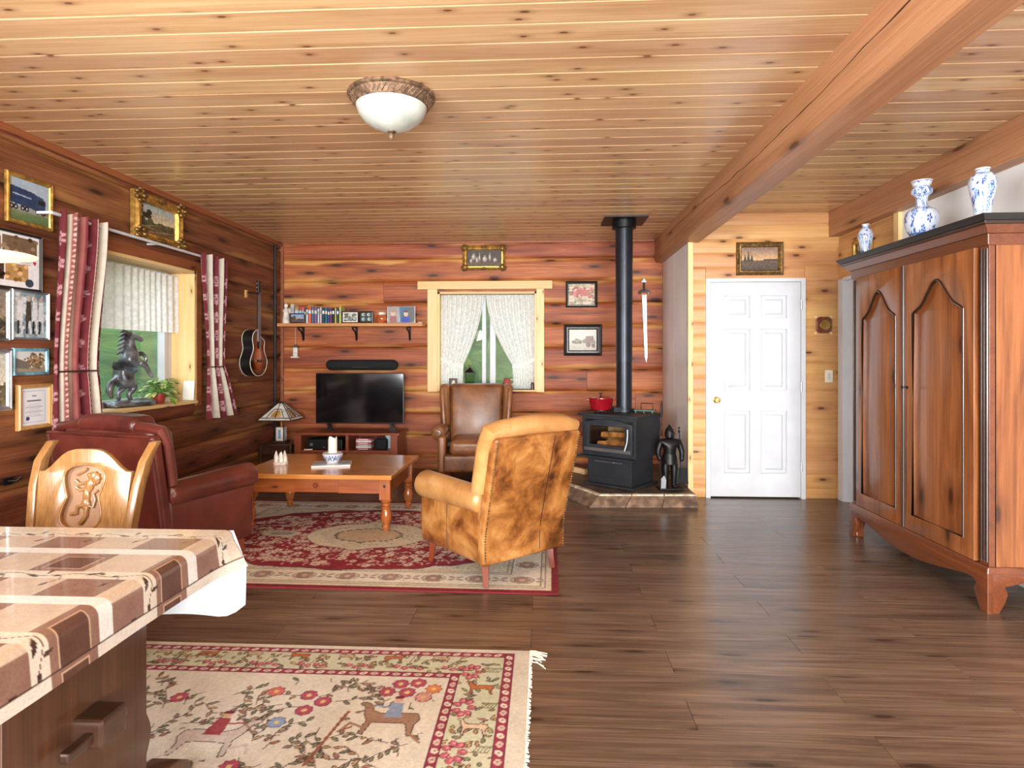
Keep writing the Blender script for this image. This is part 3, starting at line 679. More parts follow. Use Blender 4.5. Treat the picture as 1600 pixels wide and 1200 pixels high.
y0, y1, z0, z1 = WL[0] + .025, WL[1] - .025, WL[2] + .022, WL[3] - .025
f1 = MB()
for a, b, c, d in ((y0, y0 + .06, z0, z1), (y1 - .06, y1, z0, z1), (y0, y1, z0, z0 + .05), (y0, y1, z1 - .05, z1)): f1.box(GX - .03, GX + .03, a, b, c, d)
f1.build('window_frame', M['vinyl'], w1, smooth=False, bevel=.003)
MB().box(GX - .02, GX + .045, y1 - .12, y1 - .075, z0 + .03, z1 - .03).build('sash_stile', M['vinyl'], w1, smooth=False, bevel=.003)
MB().box(GX - .006, GX - .002, y0 + .05, y1 - .05, z0 + .04, z1 - .04).build('pane', M['glass'], w1, smooth=False)
# window_2 in the back wall
x0, x1, z0, z1 = WB; GY = BY + .2
w2 = struct(MB().box(x0, x0 + .025, BY - .012, BY + .25, z0, z1).build('window_2', M['pale'], smooth=False), 'back window with lace curtains in pine trim')
MB().box(x1 - .022, x1, BY - .012, BY + .25, z0, z1).build('jamb', M['pale'], w2, smooth=False)
MB().box(x0, x1, BY - .012, BY + .25, z1 - .022, z1).build('head_jamb', M['pale_x'], w2, smooth=False)
MB().box(x0 - .0, x1 + .0, BY - .03, BY + .25, z0 - .022, z0).build('window_sill', M['pale_x'], w2, smooth=False, bevel=.004)
MB().box(x0 - .118, x0, BY - .03, BY + .0, z0 - .025, z1 + .03).build('casing', M['pale'], w2, smooth=False, bevel=.003)
MB().box(x1, x1 + .09, BY - .03, BY + .0, z0 - .025, z1 + .03).build('casing', M['pale'], w2, smooth=False, bevel=.003)
MB().box(x0 - .235, x1 + .185, BY - .036, BY + .0, z1 + .03, z1 + .125).build('head_casing', M['pale_x'], w2, smooth=False, bevel=.003)
a0, a1, c0, c1 = x0 + .025, x1 - .022, z0, z1 - .022; cx = (a0 + a1) / 2
f2 = MB()
for a, b, c, d in ((a0, a0 + .05, c0, c1), (a1 - .05, a1, c0, c1), (a0, a1, c0, c0 + .05), (a0, a1, c1 - .05, c1)): f2.box(a, b, GY - .03, GY + .03, c, d)
f2.build('window_frame', M['vinyl'], w2, smooth=False, bevel=.003)
MB().box(cx - .075, cx - .03, GY - .04, GY + .02, c0 + .03, c1 - .03).build('sash_stile', M['vinyl'], w2, smooth=False, bevel=.003)
MB().box(cx + .02, cx + .085, GY - .03, GY + .03, c0 + .03, c1 - .03).build('mullion', M['vinyl'], w2, smooth=False, bevel=.003)
MB().box(a0 + .04, cx, GY + .0, GY + .004, c0 + .04, c1 - .04).build('pane', M['glass'], w2, smooth=False)
MB().box(cx, a1 - .04, GY + .006, GY + .010, c0 + .04, c1 - .04).build('pane', M['glass'], w2, smooth=False)

# outdoors: ground, hillside and trees
def hillz(x, y):
    dl = max(0.0, -x - 6.5); db = max(0.0, y - 10.0); d = math.hypot(dl, db)
    return -0.8 + min(16.0, 0.42 * d) + 0.9 * mnoise.noise(Vector((x * .16, y * .16, 0))) * min(1, d / 6)
gh = MB(); gh.grid(lambda u, v: (-70 + 110 * u, -14 + 92 * v, hillz(-70 + 110 * u, -14 + 92 * v)), 90, 80)
# leave the ground under the house flat and low
gh.xf(lambda x, y, z: (x, y, min(z, -0.3) if (-4.5 < x < 4 and y < 8.5) else z))
struct(gh.build('hill', M['hill'], recalc=False), 'green hillside outside the windows')
def tree(x, y, h, r, m, label, seed, low=.35):
    z = hillz(x, y); t = thing('leafy_tree', label, 'tree', (x, y, z), 0, 'trees on the hillside'); g = random.Random(seed)
    MB().tube([(0, 0, -.2), (.1 * r, 0, h * .3), (0, .1 * r, h * .7)], [r * .09, r * .07, r * .03], 8).build('trunk', M['trunk'], t)
    c = MB()
    for k in range(16):
        a = g.uniform(0, 2 * PI); q = r * g.uniform(0, .75); zz = h * g.uniform(low, .92); rr_ = r * g.uniform(.32, .55) * (1.15 - .4 * zz / h)
        b0 = len(c.v); c.ball((q * math.cos(a), q * math.sin(a), zz), rr_, 12, 8)
        c.xf(lambda px_, py_, pz_: tuple(Vector((px_, py_, pz_)) * (1 + .10 * mnoise.noise(Vector((px_ * 3 / r, py_ * 3 / r, pz_ * 3 / r + seed))))), b0)
    c.build('crown', m, t, ang=80)
tree(-2.15, 13.6, 2.3, 1.0, M['tree_y'], 'pale yellow green bush outside the back window', 3, .1)
tree(-0.2, 16.2, 2.6, 1.2, M['tree'], 'bright green bush outside the back window', 13, .1)
tree(1.0, 19, 7.5, 2.8, M['tree'], 'broad green tree behind the back window mullion', 4)
tree(0.6, 31, 9, 3.4, M['tree'], 'tall green tree up the slope behind the back window', 9)
tree(-5.4, 22, 8.5, 3.0, M['tree'], 'green tree up the slope beyond the pale bush', 5)
tree(-16.5, 20.5, 6.0, 2.6, M['tree'], 'round green tree seen above the horse statue', 6)
tree(-20, 31, 8.0, 3.4, M['tree'], 'large green tree high on the hillside', 7)
tree(-14.5, 15.0, 3.2, 1.9, M['tree_y'], 'low yellow green bush on the hillside', 8)
# ------------------------------------------------------------------ big furniture
def at(o, loc, rz): o.location = loc; o.rotation_euler = (0, 0, rz)
# ---- armoire (local: x along the width toward the camera side, front = -y)
AW, AD = 1.40, 0.42
arm = thing('armoire', 'tall dark cherry armoire with two arched panel doors', 'armoire', (2.31 + AD / 2, 3.99, 0), -PI / 2)
hw, hd = AW / 2, AD / 2
MB().box(-hw + .02, hw - .02, -hd + .02, hd, .22, 1.93).build('body', M['armoire'], arm, smooth=False)
sp = MB().box(hw - .02, hw, -hd + .03, hd, .22, 1.93).build('side_panel', M['armoire'], arm, smooth=False, bevel=.003)
sp = MB().box(-hw, -hw + .02, -hd + .03, hd, .22, 1.93).build('side_panel', M['armoire'], arm, smooth=False, bevel=.003)
for sx in (-1, 1):
    q = MB()
    q.box(sx * (hw - .035) - .035, sx * (hw - .035) + .035, -hd + .004, -hd + .04, .22, 1.93)
    st = q.build('corner_stile', M['armoire_x'], arm, smooth=False, bevel=.002)
    for k in range(3):
        x = sx * (hw - .016 - .02 * k)
        MB().cyl((x, -hd + .004, .26), (x, -hd + .004, 1.90), .0065, n=8).build('reed', M['armoire_dk'], st)
def ogee(x0, x1, zb, zs, zt, n=14):
    """panel outline with an ogee arch"""
    P = [(x0, zb), (x1, zb)]; c = (x0 + x1) / 2; hw_ = (x1 - x0) / 2
    for k in range(2 * n + 1):
        t = 1 - k / n                       # 1 .. -1
        a = abs(t); s_ = (1 - a)
        z = zs + (zt - zs) * (0.18 * math.sin(PI * min(1, s_ / .35) / 2) + .82 * smoothstep(.22, 1.0, s_))
        P.append((c + t * hw_, z))
    return P
for sx, x0, x1 in ((-1, -.615, -.0275), (1, -.0125, .615)):
    pan = ogee(x0 + .085, x1 - .085, .345, 1.60, 1.785)
    me = plate([[(x0, .245), (x1, .245), (x1, 1.915), (x0, 1.915)], pan], .028, .002, lambda x, y, z: (x, -hd - .002 + z, y))
    dr = obj('door', me, M['armoire'], arm)
    pin = ogee(x0 + .07, x1 - .07, .33, 1.60, 1.80)
    obj('door_panel', plate([pin], .012, .001, lambda x, y, z: (x, -hd + .006 + z, y)), M['armoire'], dr)
    MB().tube([(x, -hd - .013, z) for x, z in pan], .0085, 8, closed=True).build('panel_moulding', M['armoire_dk'], dr)
    if sx > 0:
        MB().lathe([(.0001, 0), (.011, .0), (.011, .003), (.004, .004), (.004, .0)], (x0 + .03, -hd - .016, 1.14), 12, (0, -1, 0)).box(x0 + .027, x0 + .033, -hd - .045, -hd - .016, 1.137, 1.143).ball((x0 + .03, -hd - .05, 1.14), (.010, .004, .012), 8, 6).build('key', M['iron'], dr)
MB().cyl((-.020, -hd - .018, .25), (-.020, -hd - .018, 1.91), .010, n=10).build('centre_bead', M['armoire_dk'], arm)
# cornice: stacked mouldings
def ring_mould(z0, z1, e0, e1, nm, m, bev=.004):
    q = MB(); v = []
    for z, e in ((z0, e0), (z1, e1)): v += [(-hw - e, -hd - e, z), (hw + e, -hd - e, z), (hw + e, hd, z), (-hw - e, hd, z)]
    q.add(v, [(0, 3, 2, 1), (4, 5, 6, 7)] + [(k, (k + 1) % 4, 4 + (k + 1) % 4, 4 + k) for k in range(4)]); return q.build(nm, m, arm, smooth=False, bevel=bev)
ring_mould(1.915, 1.975, .006, .010, 'frieze', M['armoire_x'])
ring_mould(1.975, 2.015, .018, .050, 'cornice_cove', M['armoire_x'])
ring_mould(2.015, 2.032, .058, .062, 'cornice_fillet', M['armoire_dk'])
ring_mould(2.032, 2.066, .066, .086, 'cornice_top', M['armoire_blk'], .006)
ring_mould(.205, .240, .020, .012, 'base_moulding', M['armoire_x'], .006)
# scalloped apron and bracket feet
def apron_out(half, foot=.11):
    P = [(-half, .21), (-half, .0), (-half + .055, .0), (-half + .085, .055), (-half + .105, .10), (-half + .085, .135), (-half + .13, .155)]
    for k in range(1, 24):
        t = k / 24; x = -half + .13 + (2 * half - .26) * t
        P.append((x, .155 - .075 * math.sin(PI * t) ** 1.3))
    P += [(half - .13, .155), (half - .085, .135), (half - .105, .10), (half - .085, .055), (half - .055, 0), (half, 0), (half, .21)]
    return P
obj('apron', plate([apron_out(hw + .015)], .03, .004, lambda x, y, z: (x, -hd - .0 + z, y)), M['armoire_x'], arm)
def side_apron():
    h_ = hd + .01
    return [(-h_, .21), (-h_, 0), (-h_ + .055, 0), (-h_ + .085, .055), (-h_ + .10, .10), (-h_ + .085, .14), (0, .17), (h_ - .085, .14), (h_ - .06, .05), (h_ - .05, 0), (h_, 0), (h_, .21)]
for sx in (-1, 1):
    obj('side_apron', plate([side_apron()], .03, .003, lambda x, y, z, sx=sx: (sx * (hw - .002) + z, x, y)), M['armoire_x'], arm)
    MB().box(sx * (hw - .03) - .03, sx * (hw - .03) + .03, -hd + .0, -hd + .055, 0, .2).build('foot', M['armoire_x'], arm, smooth=False, bevel=.008)

# ---- arm chairs
def sit_dir(fx, fy): return math.atan2(fy, fx) - PI / 2
def bulge(sx, sy, sz, ax, amt):
    """pillow bulge along axis ax"""
    def fn(x, y, z):
        p = [x, y, z]; S = (sx / 2, sy / 2, sz / 2); o = [i for i in range(3) if i != ax]
        k = (1 - min(1, abs(p[o[0]]) / S[o[0]]) ** 2) * (1 - min(1, abs(p[o[1]]) / S[o[1]]) ** 2)
        p[ax] += math.copysign(amt * k, p[ax]) if abs(p[ax]) > .3 * S[ax] else 0
        return p
    return fn
def nails(path, r, step):
    q = MB(); P = [Vector(p) for p in path]; d = 0
    for a, b in zip(P, P[1:]):
        L_ = (b - a).length
        while d < L_:
            q.ball(tuple(a + (b - a) * (d / L_)), r, 6, 4); d += step
        d -= L_
    return q
def club_chair(name, label, loc, rz, m, mroll, W, D, H, armz, rec, legh, head=None, nail=True, piping=False, Wt=None, armr=.085, rr_=.06):
    c = thing(name, label, 'armchair', loc, rz); hw, hd = W / 2, D / 2; Wt = Wt or W
    MB().rbox((0, 0.02, (legh + .31) / 2), (W - .14, D - .06, .31 - legh), .03).build('seat_base', m, c)
    MB().rbox((0, .07, .385), (W - .27, D - .22, .17), .05, fn=bulge(W - .27, D - .22, .17, 2, .02)).build('seat_cushion', m, c)
    for sx in (-1, 1):
        x = sx * (hw - .055)
        zt = armz - armr * .9
        def flare(px_, py_, pz_, sx=sx, zt=zt):
            t = (pz_ / (zt - legh) + .5)
            return (px_ + sx * .012 * math.sin(PI * t), py_ + .03 * (1 - t) * (1 if py_ > 0 else 0) - .0 + .02 * t * (1 if py_ > 0 else 0), pz_)
        sd = MB().rbox((x, .0, (legh + zt) / 2), (.10, D - .05, zt - legh), .035, fn=flare).build('side_panel', m, c)
        if nail is not None:
            MB().tube([(x + sx * .061, .02, z) for z in [legh + .02 + (zt - legh - .02) * k / 8 for k in range(9)]], .0022, 6).build('seam', M['armoire_dk'], sd)
        ar = MB(); ar.capsule((x + sx * .012, -hd + .03, armz - armr), (x + sx * .012, hd + .03, armz - armr), armr * .92, armr * 1.04, 24, 6, .45)
        ar.build('arm', mroll, c)
    # reclining back
    zb, zt = legh, H
    def tilt(y, z): return y - rec * max(0, (z - .30)) / (H - .30)
    def wz(z): return 1 + (Wt / W - 1) * (z - zb) / (zt - zb)
    yb = -hd
    ob = MB().rbox((0, 0, 0), (W, .07, H - .05 - legh), .022, 3, 8)
    ob.xf(lambda x, y, z: (x * wz(z + (H - .05 + legh) / 2), tilt(yb + .035 + y, z + (H - .05 + legh) / 2), z + (H - .05 + legh) / 2))
    bo = ob.build('outer_back', m, c)
    if nail is not None:
        sm = []
        for k in range(12):
            z = legh + .03 + (H - .1 - legh) * k / 11; sm.append((W * .17 * wz(z), tilt(yb - .001, z), z))
        MB().tube(sm, .0026, 6).build('seam', M['armoire_dk'], bo)
    ib = MB().rbox((0, 0, 0), (W - .10, .17, H - .38), .06, 4, 8, fn=bulge(W - .1, .17, H - .38, 1, .03))
    ib.xf(lambda x, y, z: (x * wz(z + (H + .36) / 2), tilt(yb + .13 + y, z + (H + .36) / 2), z + (H + .36) / 2))
    ib.build('inner_back', m, c)
    # rolled border over the top and down both sides of the back
    path = []; rad = []
    for k in range(7): z = armz - .02 + (H - .05 - armz) * k / 7; path.append((-(W / 2 - .01) * wz(z), tilt(yb + .105, z), z)); rad.append(rr_ * .85)
    for k in range(11):
        t = k / 10; z = H - .025 + .022 * math.sin(PI * t); path.append(((t - .5) * (W - .04) * wz(z), tilt(yb + .085, z), z)); rad.append(rr_)
    for k in range(7): z = armz - .02 + (H - .05 - armz) * (7 - k - 1) / 7; path.append(((W / 2 - .01) * wz(z), tilt(yb + .105, z), z)); rad.append(rr_ * .85)
    MB().tube(path, rad, 16).build('back_roll', mroll, c)
    if head:
        hb = MB().rbox((0, 0, 0), (W * head, .17, .12), .055, 5, 8)
        hb.xf(lambda x, y, z: (x, tilt(yb + .13, H) + y, H - .0 + z - .05 * (x / (W * head)) ** 2)); hb.build('headrest', mroll, c)
    edge = [(s_ * .0, 0, 0) for s_ in ()]
    for sx in (-1, 1):
        pth = []
        for k in range(16):
            z = legh + .01 + (H - .08 - legh) * k / 15; pth.append((sx * (W / 2 - .012) * wz(z), tilt(yb - .002, z), z))
        if nail: nails(pth, .006, .0155).build('nailhead_trim', M['gold_dk'], c)
        if piping: MB().tube(pth, .009, 8).build('piping', mroll, c)
    if piping: MB().tube([((t / 10 - .5) * (W - .024) * Wt / W, tilt(yb - .002, H - .05), H - .055 + .0 * t) for t in range(11)], .009, 8).build('piping', mroll, c)
    for sx in (-1, 1):
        for sy in (-1, 1):
            x, y = sx * (hw - .06), sy * (hd - .06)
            MB().lathe([(.020, 0), (.030, legh + .02)], (x + sx * .006, y + sy * .012, .004), 4, (-sx * .05, -sy * .14, 1)).build('leg', M['mahog'], c, smooth=False, bevel=.002)
    return c
# tan chair: rear-left leg (-.342,3.481), rear-right (.048,3.839), front-left (-.761,3.941)
f = Vector((-.42, .46)).normalized(); r_ = Vector((f.y, -f.x))
W_, D_ = .66, .69
mid = Vector(((-.342 + .048) / 2, (3.481 + 3.839) / 2)) + f * (D_ / 2 - .06)
club_chair('leather_armchair', 'mottled tan leather armchair with nailhead back on the red rug', (mid.x, mid.y, .007), sit_dir(f.x, f.y), M['tan'], M['tan_roll'], .63, D_, .93, .585, .15, .135, None, True, False, .66)
# oxblood chair beside the side window
f = Vector((.2, .75)).normalized(); r_ = Vector((f.y, -f.x)); D_ = .72; W_ = .80
P0 = Vector((-2.17, 3.37)); mid = P0 - r_ * (W_ / 2) + f * (D_ / 2)
club_chair('leather_armchair', 'oxblood red leather armchair with padded headrest below the side window', (mid.x, mid.y, .007), sit_dir(f.x, f.y), M['red'], M['red'], W_, D_, .93, .60, .10, .10, .6, None, True, .82, .08, .032)

# ---- wing chair by the back wall
def wing_chair(loc, rz):
    c = thing('wing_chair', 'glossy brown leather wing chair below the lace curtained window', 'armchair', loc, rz); m = M['brown']
    MB().rbox((0, .02, .24), (.64, .66, .18), .03).build('seat_base', m, c)
    MB().rbox((0, .08, .40), (.50, .58, .15), .05, fn=bulge(.5, .58, .15, 2, .02)).build('seat_cushion', m, c)
    ib = MB().rbox((0, 0, 0), (.60, .14, .66), .05, 4, 8, fn=bulge(.6, .14, .66, 1, .035))
    ib.xf(lambda x, y, z: (x * (1 + .06 * z), -.25 + y - .16 * (z + .33), z + .70)); ib.build('inner_back', m, c)
    ob = MB().rbox((0, 0, 0), (.66, .06, .86), .02, 3, 6); ob.xf(lambda x, y, z: (x, -.32 + y - .14 * (z + .2), z + .58)); ob.build('outer_back', m, c)
    for sx in (-1, 1):
        wg = MB().rbox((0, 0, 0), (.10, .26, .46), .045, 4, 6)
        wg.xf(lambda x, y, z: (sx * (.335 + .03 * (z + .23)) + x + sx * .05 * max(0, y), -.22 + y * (1 - .35 * (z + .23)) - .15 * (z + .23), z + .80)); w_ = wg.build('wing', m, c)
        MB().tube([(sx * (.345 + .03 * k / 8), -.095 - .07 * (k / 8) ** 2, .58 + .40 * k / 8) for k in range(9)], [.03] * 9, 10).build('wing_edge', m, w_)
        ar = MB().capsule((sx * .36, -.30, .545), (sx * .375, .30, .545), .058, .075, 20, 5, .4).build('arm', m, c)
        MB().rbox((sx * .335, .0, .33), (.085, .64, .38), .03).build('side_panel', m, c)
        sc_ = []
        for k in range(22):
            a = k * .42; q = .055 - .0021 * k; sc_.append((sx * .375 + sx * q * math.cos(a), .338, .545 + q * math.sin(a)))
        nails(sc_, .005, .012).build('nailhead_scroll', M['gold_dk'], c)
        nails([(sx * .335 + sx * .03, .325, .47 - .29 * k / 9) for k in range(10)], .005, .014).build('nailhead_trim', M['gold_dk'], c)
        for sy in (-1, 1):
            MB().lathe([(.018, 0), (.030, .17)], (sx * .28, sy * .27, 0), 4, (0, -sy * .08, 1)).build('leg', M['mahog'], c, smooth=False, bevel=.002)
wing_chair((-.735, 6.52, 0), PI + .07)

# ---- coffee table
ct = thing('coffee_table', 'honey pine coffee table with turned legs and a small drawer', 'coffee table', (-1.735, 4.955, .007), -.012)
MB().box(-.615, .605, -.475, .475, .405, .44).build('table_top', M['ct_top'], ct, smooth=False, bevel=.008, seg=3)
lp = [(.020, 0), (.026, .012), (.032, .03), (.022, .05), (.034, .065), (.040, .085), (.042, .12), (.034, .155), (.030, .165), (.038, .172), (.038, .18), (.028, .186), (.036, .196), (.036, .208), (.028, .214), (.040, .222), (.042, .235), (.034, .244)]
for sx in (-1, 1):
    for sy in (-1, 1):
        q = MB().lathe(lp, (sx * .535, sy * .36, 0), 18)
        q.box(sx * .535 - .042, sx * .535 + .042, sy * .36 - .042, sy * .36 + .042, .24, .405)
        lg = q.build('leg', M['ct_leg'], ct, bevel=0)
        if sy < 0: MB().lathe([(.012, 0), (.012, .004), (.0001, .006)], (sx * .535, -.402, .345), 12, (0, -1, 0)).build('peg', M['armoire_dk'], lg)
MB().box(-.495, -.17, -.385, -.36, .285, .405).build('apron', M['ct_apron'], ct, smooth=False)
MB().box(.17, .495, -.385, -.36, .285, .405).build('apron', M['ct_apron'], ct, smooth=False)
MB().box(-.495, .495, .36, .385, .285, .405).build('apron', M['ct_apron'], ct, smooth=False)
for sx in (-1, 1): MB().box(sx * .55 - .012, sx * .55 + .012, -.32, .32, .285, .405).build('apron', M['ct_apron'], ct, smooth=False)
dw = MB().box(-.168, .168, -.39, -.365, .29, .403).build('drawer', M['ct_apron'], ct, smooth=False, bevel=.002)
MB().lathe([(.008, 0), (.008, .008), (.017, .014), (.019, .022), (.012, .03), (.0001, .032)], (0, -.39, .345), 16, (0, -1, 0)).build('knob', M['mahog'], dw)

# ---- TV stand, side table
ts = thing('tv_stand', 'reddish wood TV stand with two open shelves', 'tv stand', (-2.15, 6.74, 0), 0)
MB().box(-.60, .58, -.22, .24, .475, .50).build('top', M['tvst'], ts, smooth=False, bevel=.005)
for x in (-.555, .515): MB().box(x - .018 - .02, x + .018 + .02, -.19, .22, 0, .475).build('side_panel', M['tvst'], ts, smooth=False, bevel=.002)
MB().box(-.02, .01, -.185, .21, .30, .475).build('divider', M['tvst'], ts, smooth=False)
MB().box(-.52, .48, -.19, .215, .285, .305).build('shelf', M['tvst'], ts, smooth=False)
MB().box(-.52, .48, .20, .215, .05, .475).build('back_panel', M['tvst'], ts, smooth=False)
MB().box(-.52, .48, -.19, .2, .04, .06).build('bottom_panel', M['tvst'], ts, smooth=False)
for a, b in ((-.515, -.022), (-.018, .475)):
    dd = MB().box(a + .003, b - .003, -.195, -.175, .065, .282).build('drawer', M['tvst'], ts, smooth=False, bevel=.002)
    MB().ball(((a + b) / 2, -.205, .17), .014, 10, 8).build('knob', M['iron'], dd)
st = thing('side_table', 'small dark side table with turned legs in the log corner', 'side table', (-2.955, 6.70, 0), 0)
MB().box(-.182, .19, -.18, .22, .345, .37).build('table_top', M['dkwood'], st, smooth=False, bevel=.006)
MB().box(-.17, .17, -.15, .19, .255, .345).build('apron', M['dkwood'], st, smooth=False)
for sx in (-1, 1):
    for y in (-.145, .185):
        MB().lathe([(.014, 0), (.018, .02), (.012, .05), (.02, .1), (.012, .14), (.02, .18), (.014, .22), (.024, .24), (.024, .345)], (sx * .165, y, 0), 10).build('leg', M['dkwood'], st)

# ---- dining table with oilcloth
TX1, TY1, TZ = -1.02, 1.945, .765
dt = thing('dining_table', 'dark wood trestle dining table under a checked oilcloth', 'table', (-1.95, 1.46, .007), 0)
MB().box(-.92, .905, -.475, .465, .71, .756).build('table_top', M['trestle'], dt, smooth=False, bevel=.006)
for sx in (-1, 1):
    x = sx * .78
    def tre(half=.235):
        P = [(-half, .10), (half, .10), (half - .0, .18)]
        P += [(half + .02 * math.sin(PI * k / 6), .18 + .12 * k / 6) for k in range(1, 6)] + [(half, .30), (half, .71), (-half, .71), (-half, .30)]
        P += [(-half - .02 * math.sin(PI * k / 6), .30 - .12 * k / 6) for k in range(1, 6)] + [(-half, .18)]
        return P
    tr = obj('trestle_leg', plate([tre()], .055, .004, lambda px_, py_, pz_, x=x: (x + pz_, px_ + .0, py_)), M['trestle'], dt)
    fo = [(-.42, 0), (.42, 0), (.42, .045), (.36, .085), (.24, .11), (-.24, .11), (-.36, .085), (-.42, .045)]
    obj('foot', plate([fo], .10, .012, lambda px_, py_, pz_, x=x: (x + pz_, px_, py_)), M['trestle'], dt)
stt = MB().box(-.95, .80, -.028, .028, .375, .447).build('stretcher', M['trestle'], dt, smooth=False, bevel=.006)
tn = MB().box(.80, .885, -.045, .045, .372, .447).build('tenon', M['trestle_dk'], dt, smooth=False, bevel=.012, seg=3)
MB().box(.838, .864, -.125, .075, .392, .418).build('wedge', M['trestle_dk'], tn, smooth=False, bevel=.006)
MB().box(-.80, .80, -.42, -.39, .62, .71).box(-.80, .80, .39, .42, .62, .71).build('apron', M['trestle'], dt, smooth=False)
# cloth
s0, s1 = -2.92, TX1; RC = .028
cw = (s1 - s0) + .105; chh = .96
cv = Canvas(cw, chh, .0037, (226, 210, 190))
CB, TP, DKB, CR, WH = (214, 192, 170), (146, 110, 94), (98, 66, 54), (232, 220, 202), (246, 242, 236)
per = .346; y = chh + .02; colw = .155
def vine(xa, xb, yy):
    x = xa; k = 0
    pts = [(xa + (xb - xa) * i / 120, yy + .010 * math.sin((xa + (xb - xa) * i / 120) * 34)) for i in range(121)]
    cv.line(pts, .0032, (112, 84, 70))
    while x < xb:
        a = .4 * (1 if k % 2 else -1)
        cv.leaf(x, yy, .045, .013, a, (70, 48, 42)); cv.leaf(x + .05, yy + .004, .030, .011, a + 2.2, (84, 60, 50)); cv.ell(x + .085, yy - .006, .008, .006, (66, 46, 42))
        cv.line([(x + .09, yy), (x + .11, yy - .03), (x + .10, yy - .055)], .003, (112, 84, 70)); cv.leaf(x + .10, yy - .05, .028, .012, -1.9, (74, 50, 44))
        x += .155; k += 1
rows = []
yy = chh - .05
while yy > -.4:
    rows.append(yy)
    for i in range(-1, 14):
        xa = cw - .105 - (i + 1) * colw - .045; xb = xa + colw
        A, B_ = (TP, CB) if i % 2 == 0 else (CB, TP)
        cv.rect(xa, yy - .16, xb, yy - .05, A)
        cv.rect(xa, yy - .205, xb, yy - .16, WH)
        cv.rect(xa, yy - .346, xb, yy - .205, B_)
        if B_ is TP:
            cv.rect(xa + .022, yy - .325, xb - .022, yy - .232, (214, 180, 150)); cv.rect(xa + .026, yy - .321, xb - .026, yy - .236, DKB)
        cv.line([(xa, yy - .346), (xa, yy - .205)], .0025, (92, 64, 54))
    yy -= per
for r0 in rows: cv.rect(0, r0 - .05, cw, r0, CR)
# edge stripe along the drop
cv.rect(cw - .098, 0, cw - .03, chh, CR, .0)
for i, r0 in enumerate(rows):
    cv.rect(cw - .112, r0 - .205, cw - .03, r0 - .16, WH); cv.rect(cw - .10, r0 - .16, cw - .03, r0 - .05, TP)
for r0 in rows: vine(0.02, cw - .03, r0 - .024)
cv.rect(cw - .030, 0, cw, chh, (232, 222, 208)); cv.line([(cw - .030, 0), (cw - .030, chh)], .004, (70, 48, 42))
for r0 in rows:
    cv.rect(cw - .028, r0 - .346, cw, r0 - .215, TP); cv.rect(cw - .019, r0 - .32, cw, r0 - .24, (214, 180, 150)); cv.rect(cw - .015, r0 - .316, cw, r0 - .244, DKB)
cv.a *= .84; cv.speck(10, 60, 3)
def clothmap(x, y):
    s = x; flat = (s1 - s0) - RC; a = np.clip((s - flat) / RC, 0, PI / 2)
    X = s0 + np.minimum(s, flat) + RC * np.sin(a); drop = np.maximum(0, s - flat - RC * PI / 2)
    Z = TZ - RC * (1 - np.cos(a)) - drop; X = X + drop * (.06 + .03 * np.sin(y * 9) + .5 * np.clip((y - chh + .16) / .16, 0, 1) ** 2)
    return X, TY1 - chh + y, Z
tc_ = thing('tablecloth', 'beige brown and cream checked oilcloth with leaf vines on the dining table', 'tablecloth', (0, 0, 0))
obj('cloth_top', cv.mesh('cloth_top', clothmap), M['oilcloth'], tc_)
# white underside and far hanging end
def fard(u, v):
    x = -2.9 + (TX1 - .004 + .046 * min(1, v / .38) + 2.9) * u; z = TZ - .004 - .285 * v
    if v > .8 and u > .95: z += .045 * ((v - .8) / .2) * ((u - .95) / .05) ** 2
    return (x, TY1 + .012 + .012 * math.sin(u * 30) * v, z)
MB().grid(fard, 60, 12).build('hanging_end', M['backing'], tc_, recalc=False)
cv2 = Canvas(1.88, .03, .01, CR)
cv2.a[:] = np.array(TP); obj('far_edge', cv2.mesh('far_edge', lambda x, y: (-2.9 + x, TY1 + .0 + .4 * y, TZ - .001 - .1 * y)), M['oilcloth'], tc_)

# ---- carved oak dining chair
dc = thing('dining_chair', 'carved golden oak dining chair with a lion relief', 'chair', (-1.945, 2.28, .007), 0)
bw2 = .25
for sx in (-1, 1):
    P = []
    prof_y = [(0, .20), (.30, .165), (.44, .165), (.62, .185), (.78, .215), (.88, .25), (.925, .285), (.955, .315)]
    q = MB(); v = []
    for z, y in prof_y:
        xo = sx * (.205 + .03 * smoothstep(.45, .95, z)); wq = .018; dq = .024 if z < .9 else .018
        v += [(xo - wq, y - dq, z), (xo + wq, y - dq, z), (xo + wq, y + dq, z), (xo - wq, y + dq, z)]
    fq = [(0, 3, 2, 1)]
    for i in range(len(prof_y) - 1):
        for k in range(4): fq.append((i * 4 + k, i * 4 + (k + 1) % 4, (i + 1) * 4 + (k + 1) % 4, (i + 1) * 4 + k))
    e_ = (len(prof_y) - 1) * 4; fq.append((e_, e_ + 1, e_ + 2, e_ + 3))
    q.add(v, fq).build('back_post', M['oak'], dc, bevel=.006)
def yback(z): return .165 + .05 * smoothstep(.45, .9, z)
out = [(-.19, .50), (.19, .50), (.205, .84)]
for k in range(17):
    t = k / 16; x = .205 - .41 * t; s_ = math.sin(PI * t)
    out.append((x, .84 + .095 * smoothstep(0.12, 1, s_)))
out.append((-.205, .84))
vio = []
for k in range(48):
    a = 2 * PI * k / 48; r1_ = .088 + .016 * math.cos(2 * a) ; x = 1.45 * (.078 + .012 * math.cos(a * 2 + PI)) * math.cos(a) * (1.0 + .25 * abs(math.sin(a)) - .28 * (1 - abs(math.sin(a))) ); z = .135 * math.sin(a)
    vio.append((x, .735 + z))
bb = obj('back_board', plate([out, vio], .024, .003, lambda x, y, z: (x, yback(y) + z, y)), M['oak'], dc)
